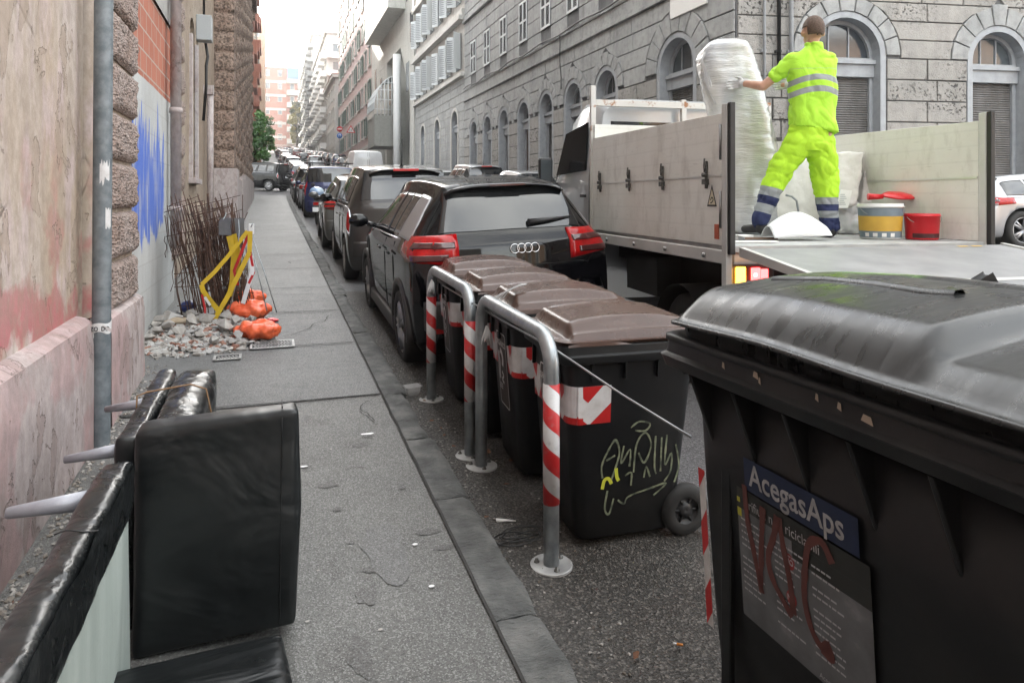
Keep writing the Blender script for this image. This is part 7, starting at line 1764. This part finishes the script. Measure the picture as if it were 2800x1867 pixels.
def plank(label, x, y, L, w_, h_, rot, m, tilt=0, dz=0):
    p = at_z(x,y,ZD+.002); p.z += dz; t = thing('plank', label, 'board', p, 0, None, rot=(0,tilt,camrot()+rot)); mb = MB(); mb.box(-L/2,L/2,-w_/2,w_/2,0,h_); mb.build('board', M[m], t, .003); return t
plank('dark brown broken board under the left foot of the worker', 2085,640,.42,.09,.022, R(-10), 'darkwood', R(4), .02)
plank('white panel scrap lying at the rear left corner of the bed', 2020,652,.20,.12,.03, R(15), 'whitepaint')
plank('second dark board beneath the broken brown one', 2065,655,.34,.06,.018, R(-3), 'wood_plank')
plank('grey metal offcut beside the black post edge', 2015,660,.14,.07,.04, R(50), 'steel', R(10))
plank('thin white strip lying along the rear edge of the bed', 2060,663,.36,.05,.012, R(2), 'whitepaint')
p = at_z(2075,612,ZD+.003); t = thing('rolled_carpet', 'dirty beige roll lying at the foot of the wrapped mattress', 'carpet roll', p, camrot()); mb = MB(); mb.tube([(-.3,.12,.09),(.1,.1,.085)], .085, 16); me = remesh(mb,.018,3,.5,lambda q,n:.012*noise.noise(q*12)); mobj('roll', me, M['sack'], t)

# ------------------------------------------------------------------ the worker, seen from behind
W0 = at_z(2200,649,ZD); sP = .317*FOC/102/FOC*0+322.0
wk = thing('person', 'worker in neon yellow shirt and trousers with grey bands, back turned, holding the wrapped mattress', 'person', W0, -TH)
mb = MB()
HC = Vector((.078,.01,1.752))
def ell(mb, c, r, rings=14, seg=18, mi=0):
    mb.ball(c, 1, rings, mi, r)
# body: head, neck, trunk, arms, legs in one skin
ell(mb, HC+Vector((0,0,.012)), (.079,.098,.108)); ell(mb, HC+Vector((-.008,.035,-.055)), (.056,.066,.062)); ell(mb, HC+Vector((-.012,.085,-.02)), (.014,.025,.022)); ell(mb, HC+Vector((-.012,.06,-.09)),(.03,.035,.025))
cone(mb, (.075,.0,1.72), .052, (.067,-.004,1.58), .050)
mb.loft([[(cx+hx*math.cos(a), hy*math.sin(a), z) for a in [2*PI*k/16 for k in range(16)]] for z,cx,hx,hy in ((.80,.05,.13,.085),(.95,.055,.135,.09),(1.12,.06,.13,.085),(1.35,.065,.14,.09),(1.45,.065,.13,.075),(1.53,.065,.06,.05))])
EL, WL = Vector((-.315,.10,1.30)), Vector((-.405,.32,1.36))
cone(mb, (-.10,-.0,1.485), .044, EL, .041); cone(mb, EL, .043, WL, .030); cone(mb, WL, .028, WL+Vector((-.03,.05,0)), .03)
ER, WR_ = Vector((.215,.22,1.36)), Vector((.03,.38,1.36))
cone(mb, (.225,.0,1.50), .046, ER, .042); cone(mb, ER, .042, WR_, .030); cone(mb, WR_, .028, WR_+Vector((-.05,.03,0)), .03)
LK, LA = Vector((-.177,.05,.60)), Vector((-.325,.12,.16)); RK, RA = Vector((.185,.03,.55)), Vector((.212,.0,.10))
cone(mb, (-.03,0,.86), .10, LK, .07); cone(mb, LK, .068, LA, .042); cone(mb, (.13,0,.86), .10, RK, .07); cone(mb, RK, .068, RA, .042)
for c in (Vector((-.087,.012,-.016)), Vector((.088,-.0,-.016))): ell(mb, HC+c, (.013,.020,.034))
body = mobj('body', remesh(mb, .0105, 3, .5), M['skin'], wk)
# hair: the back and top of the skull, a little proud of the skin
mb = MB(); n1, n2 = 26, 36; vs = []; keep = []
for i in range(n1+1):
    for j in range(n2):
        th = PI*i/n1; ph = 2*PI*j/n2; d = Vector((math.sin(th)*math.cos(ph), math.sin(th)*math.sin(ph), math.cos(th)))
        f = 1.06+.02*noise.noise(d*14); vs.append(HC+Vector((0,-.004,.012))+Vector((d.x*.0805*f, d.y*.100*f, d.z*.110*f)))
for i in range(n1):
    for j in range(n2):
        th = PI*(i+.5)/n1; ph = 2*PI*(j+.5)/n2; d = Vector((math.sin(th)*math.cos(ph), math.sin(th)*math.sin(ph), math.cos(th)))
        lim = (-.50 if d.y < -.45 else -.28)+.12*noise.noise(d*9) if d.y < .1 else (.05+.9*max(0,d.y))
        if abs(d.x) > .72 and d.y > -.45: lim = .12
        if d.z > lim: keep.append((i*n2+j,(i+1)*n2+j,(i+1)*n2+(j+1)%n2,i*n2+(j+1)%n2))
mb.add(vs, keep, 0, True); ho = mb.build('hair', M['hair'], wk); m = ho.modifiers.new('s','SOLIDIFY'); m.thickness = -.003
mb = MB()
for sx in (-.024,.016): ell(mb, HC+Vector((sx,.098,.0)), (.010,.006,.006))
mb.build('eyes', M['whitetape'], wk); mb = MB(); ell(mb, HC+Vector((-.01,.092,-.062)), (.022,.008,.006)); mb.build('mouth', mat('lips',(.35,.14,.11),rough=.5), wk)
# shirt
mb = MB()
mb.loft([[(cx+hx*math.copysign(abs(math.cos(a))**.85,math.cos(a)), cy+hy*math.copysign(abs(math.sin(a))**.85,math.sin(a)), z+tz*math.cos(a)) for a in [2*PI*k/24 for k in range(24)]] for z,cx,cy,hx,hy,tz in ((.905,.073,0,.212,.150,-.035),(1.0,.068,0,.203,.148,-.01),(1.10,.066,0,.196,.142,0),(1.22,.068,0,.198,.138,0),(1.36,.066,0,.207,.134,0),(1.45,.06,0,.212,.122,0),(1.515,.06,0,.195,.10,0),(1.56,.063,-.005,.135,.088,0),(1.60,.066,-.008,.088,.080,0))])
cone(mb, (-.09,0,1.495), .082, EL*.55+Vector((-.12,0,1.50))*.45+Vector((0,0,.0)), .066)
cone(mb, (.20,.0,1.495), .082, ER*.8+Vector((.245,0,1.50))*.2, .066)
mb.lathe([(.074,1.58),(.078,1.60),(.074,1.645),(.066,1.65)], 20, (.07,-.012,0), 'z', 0, True, True)
def wr_shirt(p, n):
    f = .016*noise.noise(Vector((p.x*5+2*p.z, p.y*5, p.z*7)))+.008*noise.noise(Vector((p.x*14-6*p.z,p.y*9,p.z*10)))
    k = sst(1.2-p.z, 0, .25); f += .006*k*math.sin(9*(p.x*1.6+p.z*2.2)+3*noise.noise(p*4))
    c1 = abs(noise.noise(Vector((p.x*5-p.z*3.2, p.y*4, p.z*5.5+1)))); c2 = abs(noise.noise(Vector((p.x*9+p.z*5,p.y*6,p.z*8+4))))
    return .7*f-.012*(1-min(1,c1*5))-.006*(1-min(1,c2*5))
def at_shirt(p):
    if p.x < -.145 or p.z > 1.42: return 0
    return max(0, .3+(p.z+1.1*(p.x-.07)**2-1.218)*2.03)
sh = mobj('shirt', remesh(mb, .0105, 4, .6, wr_shirt, at_shirt), M['shirtcloth'], wk)
# trousers
mb = MB()
mb.loft([[(cx+hx*math.cos(a), hy*math.sin(a), z) for a in [2*PI*k/20 for k in range(20)]] for z,cx,hx,hy in ((.72,.04,.19,.125),(.80,.045,.205,.145),(.90,.05,.20,.145),(.98,.06,.18,.13))])
cone(mb, (-.045,0,.80), .135, LK, .112); cone(mb, LK, .112, LA+Vector((.012,-.0,.06)), .088); cone(mb, LA+Vector((.012,0,.06)), .088, LA+Vector((-.008,.01,-.03)), .080)
cone(mb, (.135,0,.80), .135, RK, .115); cone(mb, RK, .115, RA+Vector((-.008,0,.10)), .090); cone(mb, RA+Vector((-.008,0,.10)), .09, RA+Vector((0,.0,-.01)), .086)
def wr_tr(p, n):
    f = .014*noise.noise(Vector((p.x*6+3*p.z,p.y*6,p.z*5)))+.007*noise.noise(Vector((p.x*15+8*p.z,p.y*9,p.z*12)))
    if .3 < p.z < .8: f += .003*math.sin(26*p.z+14*p.x+4*noise.noise(p*5))
    c1 = abs(noise.noise(Vector((p.x*4-p.z*3.5, p.y*4, p.z*5+7)))); c2 = abs(noise.noise(Vector((p.x*8+p.z*6,p.y*6,p.z*9+2))))
    return .8*f-.013*(1-min(1,c1*5))-.008*(1-min(1,c2*5))
def at_tr(p):
    if p.x > -.03 or p.z > .62:
        return p.z/.339*.74
    return max(0, .27+1.7*((p.x+.32)*.275+(p.z-.15)*.96))
mobj('trousers', remesh(mb, .0105, 4, .6, wr_tr, at_tr), M['trousercloth'], wk)
mb = MB(); cone(mb, LA+Vector((-.0,.0,-.085)), .042, LA+Vector((-.09,.15,-.10)), .036); cone(mb, LA+Vector((0,0,-.02)), .055, LA+Vector((0,-.01,-.09)), .05)
mobj('boot', remesh(mb, .011, 3), M['boot'], wk)
mb = MB(); cone(mb, RA+Vector((0,-.01,-.055)), .046, RA+Vector((.04,.17,-.062)), .040); cone(mb, RA+Vector((0,0,0)), .06, RA+Vector((0,-.01,-.05)), .052)
mobj('boot', remesh(mb, .011, 3), M['boot'], wk)
# gloved hands, fingers spread on the film
def hand(W_, dirv, up, side):
    mb = MB(); d = Vector(dirv).normalized(); u = Vector(up).normalized(); s_ = d.cross(u).normalized()*side
    cone(mb, W_-d*.035, .034, W_+d*.02, .034)
    pal = W_+d*.055
    for k in range(4):
        o_ = u*(.030-.020*k); cone(mb, W_+d*.02+o_*.8, .018, pal+o_+d*.025, .0125)
    for k,L in enumerate((.070,.080,.075,.058)):
        o_ = u*(.032-.0215*k); b0 = pal+o_+d*.02; b1 = b0+d*L*.45+s_*.006+o_*.15; b2 = b1+d*L*.32+s_*.022; b3 = b2+d*L*.18+s_*.026
        mb.tube([b0-d*.02,b0,b1,b2,b3], .009, 8, 0, [.010,.0105,.0095,.0088,.006])
    t0 = W_+d*.015+u*.022; mb.tube([t0, t0+u*.03+d*.02, t0+u*.042+d*.048+s_*.012, t0+u*.040+d*.068+s_*.024], .01, 8, 0, [.015,.0125,.0105,.007])
    return mobj('glove', remesh(mb, .0055, 1, .4), M['glove'], wk)
hand(WL, (-.75,.62,-.02), (.05,-.05,1), -1); hand(WR_, (-.85,.40,.0), (0,0,1), -1)
# ------------------------------------------------------------------ discarded black leather armchair, frame and cushion
def pad(name, root, x0,x1,y0,y1,z0,z1, m, amp=.008, sm=6, vox=.014, seed=0, sc_=3.5, bow=.0, skew=None):
    mb = MB(); n = 6
    mb.box(x0,x1,y0,y1,z0,z1)
    def dsp(p, nn):
        q = p*sc_+Vector((seed*3.1,seed,0))
        f = amp*noise.noise(Vector((q.x,q.y*.7,q.z*1.6)))+amp*.5*noise.noise(q*2.7)
        if bow:
            cx = (p.x-(x0+x1)/2)/max(.01,(x1-x0)/2); cy = (p.y-(y0+y1)/2)/max(.01,(y1-y0)/2); cz = (p.z-(z0+z1)/2)/max(.01,(z1-z0)/2)
            e = [abs(nn.x),abs(nn.y),abs(nn.z)]; k = e.index(max(e)); o_ = [cx,cy,cz]; o_.pop(k); f += bow*(1-min(1,o_[0]**2))*(1-min(1,o_[1]**2))
        return f
    me = remesh(mb, vox, sm, .65, dsp)
    if skew:
        for v in me.vertices: v.co = skew(v.co)
        me.update()
    return mobj(name, me, M[m], root)
g0 = gz(2.5)
arm = thing('overturned_armchair', 'black leather armchair tipped on its side with tapered grey legs pointing at the wall', 'armchair', (-.2,2.5,g0))
def L2(x,y,z): return (x+.2, y-2.5, z-g0)
sk = lambda p: Vector((p.x+.012*(p.z-.4)*1.0, p.y-.10*(p.x)+.03*(p.z), p.z+.085*(p.x+.0)+.012))
x0,y0,z0 = L2(-.425,2.47,g0+.0); x1,y1,z1 = L2(.085,2.60,.845)
pad('side_panel', arm, x0,x1,y0,y1,z0+.01,z1, 'leather_panel', .009, 5, .012, 1, 1.9, .008, sk)
mb = MB(); zz = z1
for yy in (-.004,.006): 
    mb.tube([sk(Vector((x1-.055,y0-.008+yy*0,z))) for z in [z0+.03+(z1-z0-.05)*k/12 for k in range(13)]], .0022, 5)
mb.tube([sk(Vector((x1-.055,y0+.0+.10*k/6,z1+.012))) for k in range(7)], .0025, 5); mb.build('seam', M['trim'], arm)
x0,y0,z0 = L2(-.505,2.62,g0); x1,y1,z1 = L2(-.425,3.62,.795)
pad('seat_base', arm, x0,x1,y0,y1,z0+.02,z1, 'leather_top', .009, 4, .014, 2, 4)
x0,y0,z0 = L2(-.415,2.74,g0+.05); x1,y1,z1 = L2(-.25,3.60,.790)
pad('seat_cushion', arm, x0,x1,y0,y1,z0,z1, 'leather_top', .012, 8, .014, 3, 4, .022)
x0,y0,z0 = L2(-.20,2.66,g0+.02); x1,y1,z1 = L2(.055,3.15,.48)
pad('back_cushion', arm, x0,x1,y0,y1,z0,z1, 'leather', .010, 8, .016, 4, 3, .02)
for (a,b) in (((-.49,2.70,.73),(-.675,2.75,.70)),((-.49,3.27,.735),(-.672,3.35,.70))):
    mb = MB(); mb.tube([L2(*a), L2(*b), (L2(*b)[0]-.004,L2(*b)[1],L2(*b)[2])], .02, 18, 0, [.024,.0135,.0115]); mb.build('leg', M['legmetal'], arm)
mb = MB(); yc = 3.12-2.5   # cord round the cushions
pts = [(-.315,yc-.03,.58),(-.312,yc-.02,.705),(-.28,yc,.712-.0),(-.20,yc+.02,.716),(-.12,yc+.03,.722),(-.06,yc+.02,.70),(-.038,yc,.60),(-.036,yc-.02,.45)]
mb.tube([(p[0],p[1],p[2]-.0) for p in pts], .0035, 6); mb.build('tan_cord', M['cord'], arm)
frm = thing('torn_sofa_base', 'long black leather sofa base on its side with grey-green lining torn open', 'sofa base', (-.46,1.6,gz(1.6)))
def L3(x,y,z): return (x+.46, y-1.6, z-gz(1.6))
x0,y0,z0 = L3(-.505,.75,.60); x1,y1,z1 = L3(-.415,2.47,.772)
pad('leather_cover', frm, x0,x1,y0,y1,z0,z1, 'leather_top', .007, 5, .012, 6, 4, .004)
x0,y0,z0 = L3(-.50,.75,gz(1.6)+.0); x1,y1,z1 = L3(-.46,2.45,.54)
pad('leather_back', frm, x0,x1,y0,y1,z0-.03,z1, 'leather', .004, 2, .016, 7)
mb = MB()
def lin(u, v):
    y = .78+1.66*u; top_ = .66-.035*noise.noise(Vector((y*4,1,1)))+.02*noise.noise(Vector((y*13,2,1)))-.04*(u>.93)
    z = gz(1.6)-.02+(top_-gz(1.6)+.02)*v
    return L3(-.425+.012*noise.noise(Vector((y*5,z*1.5,3)))+.020*v*0, y, z)
mb.grid(lin, 60, 14); o = mb.build('torn_lining', M['greylining'], frm)
mb = MB()
mb.grid(lambda u,v: L3(-.411+.010*noise.noise(Vector((u*9,v*2,1))), .78+1.67*u, .765-(.085+.05*noise.noise(Vector((u*9,7,1)))+.03*noise.noise(Vector((u*30,7,1))))*v), 70, 8); mb.build('leather_flap', M['leather'], frm)
mb = MB(); mb.tube([L3(-.50,2.29,.725), L3(-.715,2.335,.70), L3(-.720,2.335,.70)], .02, 18, 0, [.029,.0165,.014]); mb.build('leg', M['legmetal'], frm)
mb = MB(); mb.tube([L3(-.508+.012*k,1.97+.004*math.sin(k),.772+.006*math.sin(k*.6)) for k in range(9)], .002, 5); mb.build('stitching', M['trim'], frm)
cu = thing('leather_cushion', 'flat black leather cushion lying on the pavement in front of the tipped armchair', 'cushion', (-.18,1.95,gz(1.95)), R(4))
pad('cushion', cu, -.27,.235,-.42,.325,.012,.155, 'leather', .006, 8, .013, 9, 3, .018)
# ------------------------------------------------------------------ rubble heap by the wall
dR = 6.95; sR = FOC/dR
def cl(x, y, d, o): return at_d(x,y,d)-Vector(o)
rb = thing('rebar_mesh_bundle', 'tangled bundle of rusty reinforcing mesh standing on the rubble against the wall', 'rebar mesh', on_g(545,905))
O = rb.location; rnd = random.Random(21)
for layer in range(9):
    mb = MB(); xb0 = 470+rnd.uniform(0,150); wd = rnd.uniform(75,120); lean = rnd.uniform(-.30,-.08); top = 590-35*(xb0/600)+rnd.uniform(-15,45); bot = 880+rnd.uniform(-20,12); dd = 6.95+.07*layer+rnd.uniform(-.05,.05); nv = 12; sd = layer*7
    if layer % 3 == 1: xb0 = 575+rnd.uniform(-10,25); top = 560+rnd.uniform(0,25)
    def pt(a, b):   # a across 0..1, b up 0..1
        y = bot+(top-bot)*b-a*30*b; x = xb0+wd*a+lean*(bot-y)+6*noise.noise(Vector((a*2,b*3,sd)))*2
        x = max(x, 447+8*noise.noise(Vector((b*6,sd,1))))
        return at_d(x, y, dd+.10*noise.noise(Vector((a*3,b*2,sd+2)))+.12*(a-.5)*((layer%3)-1))-O
    for i in range(nv+4):
        a = min(1.05,max(-.03,i/(nv+3)+rnd.uniform(-.05,.05))); da = rnd.uniform(-.12,.12); e = rnd.uniform(.80,1.06); e0 = rnd.uniform(-.02,.12); mb.tube([pt(a+da*k/9, e0+(e-e0)*k/9) for k in range(10)], .0044, 4)
    for j in range(6):
        b = .10+.84*j/5+rnd.uniform(-.05,.05); mb.tube([pt(a_/6*1.08-.04, b) for a_ in range(7)], .0038, 4)
    mb.build('mesh_sheet', M['rust'], rb)
mb = MB()
for k in range(26):
    x = rnd.uniform(450,640); y = rnd.uniform(640,860); a = rnd.uniform(-.6,.9); L = rnd.uniform(40,130); d0 = 6.95+rnd.uniform(0,.5)
    pts = [at_d(x+L*math.sin(a)*t_/5+9*noise.noise(Vector((k,t_*.6,0))), y-L*math.cos(a)*t_/5, d0+.05*math.sin(t_+k))-O for t_ in range(6)]; mb.tube(pts, .004, 4)
mb.build('loose_bars', M['rust'], rb)
# big pieces of rubble, each on its own
mc_ = on_g(555,912)
def moundz(x, y):
    u, v = (x-mc_.x+.62)/1.3, (y-mc_.y+.75)/1.5
    return .10*math.sin(PI*u)**1.1*math.sin(PI*v)**1.1 if 0 < u < 1 and 0 < v < 1 else 0
SP = [(480,925,.085),(455,940,.07),(520,935,.10),(560,930,.09),(605,945,.12),(575,905,.10),(545,960,.07),(490,955,.07),(640,930,.07),(430,950,.07),(670,940,.06),(700,940,.06),(615,915,.09),(525,905,.08),(650,905,.08),(735,930,.05),(440,915,.08),(585,968,.06),(405,965,.06),(690,915,.06),(500,890,.09),(465,900,.09),(540,890,.09),(600,890,.08),(425,930,.06),(650,955,.05)]
for i,(x,y,s_) in enumerate(SP):
    s_ *= 1.25; rg = random.Random(i+40); p = on_g(x,y-14); mb = MB(); chunk(mb, (0,0,0), s_*.95, rg, 0, .62)
    o = mb.build('rubble_stone', M['stonechip'] if i%5 else M['concrete']); o.location = p+Vector((0,0,.065+moundz(p.x,p.y))); o.rotation_euler = (rg.uniform(-.5,.5),rg.uniform(-.5,.5),rg.uniform(0,6))
    tag(o, 'pale broken lump of stone in the rubble heap by the wall', 'stone', 'broken stones in the rubble heap')
mb = MB(); rg = random.Random(5)
for i in range(3600):
    x = mc_.x+rg.uniform(-.7,.78); y = mc_.y+rg.uniform(-.85,.5)+rg.gauss(0,.1)
    u, v = (x-mc_.x+.04)/.62, (y-mc_.y+.1)/.8
    if u*u+v*v > 1+rg.gauss(0,.22): continue
    chunk(mb, (x,y,gz(y)+.006+moundz(x,y)), rg.choice((.008,.012,.016,.022,.034,.055)), rg, rg.choice((0,0,0,1,2,2)), .6)
kind(mb.build('rubble', [M['stonechip'],M['brickchip'],M['concrete']]), 'stuff')
mb = MB()   # mound below the chips
mb.grid(lambda u,v: (mc_.x-.62+1.3*u, mc_.y-.75+1.5*v, gz(mc_.y-.75+1.5*v)-.015+moundz(mc_.x-.62+1.3*u, mc_.y-.75+1.5*v)+.02*noise.noise(Vector((u*7,v*7,1)))*math.sin(PI*u)*math.sin(PI*v)), 30, 30)
kind(mb.build('rubble_mound', mat('mound', (.24,.21,.19), (.30,.24,.21), sc=9, rough=.95, bump=.9, bsc=25, bd=.02)), 'stuff')
def blob(name, label, cat, x, y, sx, sy, sz, m, rot=0, amp=.02, seed=0, parts=None, lift=0, grp=None):
    p = on_g(x,y)+Vector((0,0,lift)); t = thing(name, label, cat, p, -TH+rot, grp); mb = MB(); mb.ball((0,0,sz*.9), 1, 12, 0, (sx,sy,sz))
    if parts:
        for (a,b,c_,r_) in parts: mb.ball((a,b,c_), r_, 10)
    me = remesh(mb, .013, 2, .5, lambda q,n: amp*noise.noise(q*11+Vector((seed,0,0)))+amp*.5*abs(noise.noise(q*27+Vector((seed,0,0))))-.3*amp); mobj('sack', me, M[m], t); return t
OB = 'orange sandbags on the rubble'
blob('sandbag', 'nearest orange plastic sandbag, lying in front at the right of the rubble', 'sandbag', 704,932,.23,.14,.10,'orangebag',R(-8),.035,1,[(-.20,.0,.09,.045)],.01,OB)
blob('sandbag', 'middle orange plastic sandbag with a shiny wrinkled top', 'sandbag', 680,886,.24,.14,.105,'orangebag',R(3),.035,5,None,.05,OB)
blob('sandbag', 'rear orange plastic sandbag under the yellow tape', 'sandbag', 684,852,.19,.12,.10,'orangebag',R(5),.035,9,None,.07,OB)
blob('tan_sack', 'flat tan cement sack draped over the front of the rubble', 'sack', 498,915,.19,.09,.028,'sack',R(4),.014,3,None,.11)
blob('blue_bag', 'crumpled dark blue plastic bag at the foot of the rebar mesh', 'bag', 515,885,.09,.07,.06,'bluebag',0,.03,4,None,.13)
blob('red_scrap', 'dark red plastic scrap beside the middle sandbag', 'scrap', 745,880,.075,.06,.02,'red',0,.03,6,None,.0)
# folding road sign stand with yellow tape
st = thing('folded_sign_stand', 'grey folding road sign stand seen from behind, wrapped in yellow tape', 'sign stand', on_g(690,860)); O = st.location
def C3(x,y,d): return at_d(x,y,d)-O
dS = 6.95
mb = MB(); P = [(598,595),(668,597),(668,646),(598,642)]; mb.add([C3(x,y,7.0) for x,y in P]+[C3(x,y,7.02) for x,y in P], [(0,1,2,3),(7,6,5,4),(0,4,5,1),(1,5,6,2),(2,6,7,3),(3,7,4,0)]); mb.build('sign_plate', mat('plategrey',(.13,.13,.125),(.16,.16,.155),sc=20,rough=.6), st)
mb = MB()
for (a,b) in (((652,600),(652,660)),((684,632),(757,855)),((676,640),(730,850)),((684,620),(620,870)),((618,582),(610,600)),((682,625),(690,612))):
    mb.tube([C3(*a,6.97), C3((a[0]+b[0])/2+2,(a[1]+b[1])/2,6.93), C3(*b,6.85)], .006, 6)
mb.build('stand_leg', M['galv'], st)
mb = MB()
for x in (686,): mb.box(*[v for v in (C3(x,620,6.96).x-.02,C3(x,620,6.96).x+.03,C3(x,620,6.96).y-.02,C3(x,620,6.96).y+.02,C3(x,640,6.96).z,C3(x,612,6.96).z)])
mb.build('corner_bracket', M['whitetape'], st)
def ribbon(mb, pts, w_, mi=0, tw_=0):
    vs = []
    for i,(x,y,d) in enumerate(pts):
        a = Vector(pts[max(0,i-1)][:2]); b = Vector(pts[min(len(pts)-1,i+1)][:2]); t_ = (b-a); t_.normalize(); nn = Vector((-t_.y,t_.x))*w_/2
        vs += [C3(x+nn.x,y+nn.y,d), C3(x-nn.x,y-nn.y,d+tw_)]
    mb.add(vs, [(2*i,2*i+2,2*i+3,2*i+1) for i in range(len(pts)-1)], mi, True)
mb = MB(); ribbon(mb, [(677,632,6.9),(620,705,6.85),(585,745,6.82),(551,778,6.8)], 11); ribbon(mb, [(551,778,6.8),(555,795,6.8),(575,822,6.8),(598,850,6.8)], 14); ribbon(mb, [(684,632,6.9),(682,690,6.88),(655,745,6.84),(620,815,6.8),(582,880,6.78)], 13)
ribbon(mb, [(627,645,6.96),(640,700,6.95),(636,770,6.95),(628,810,6.95)], 17); ribbon(mb, [(640,640,6.97),(655,700,6.97),(640,760,6.96)], 13); mb.build('yellow_tape', M['yellowtape'], st)
mb = MB(); ribbon(mb, [(680,640,6.92),(660,690,6.9),(640,740,6.9),(650,780,6.9)], 8,0); ribbon(mb, [(686,700,6.88),(690,740,6.86),(676,790,6.85),(664,830,6.85)], 12,1); ribbon(mb, [(684,690,6.88),(694,745,6.86),(680,775,6.85)], 7,0); ribbon(mb, [(552,805,6.78),(560,840,6.78),(562,885,6.76)], 6,0); ribbon(mb, [(560,812,6.78),(575,835,6.78)], 7,1)
mb.build('barrier_tape', [M['redref'],M['whitetape']], st)
# ------------------------------------------------------------------ thin bright air up the street
hm = bpy.data.materials.new('haze'); hm.use_nodes = True; hm.node_tree.nodes.clear()
ho_ = hm.node_tree.nodes.new('ShaderNodeOutputMaterial'); pv = hm.node_tree.nodes.new('ShaderNodeVolumePrincipled')
pv.inputs['Color'].default_value = (.95,.95,.96,1); pv.inputs['Density'].default_value = .0012; pv.inputs['Anisotropy'].default_value = .55
hm.node_tree.links.new(pv.outputs[0], ho_.inputs['Volume'])
mb = MB(); mb.box(-410,410,-130,640,-9,64); kind(mb.build('haze', hm), 'stuff')
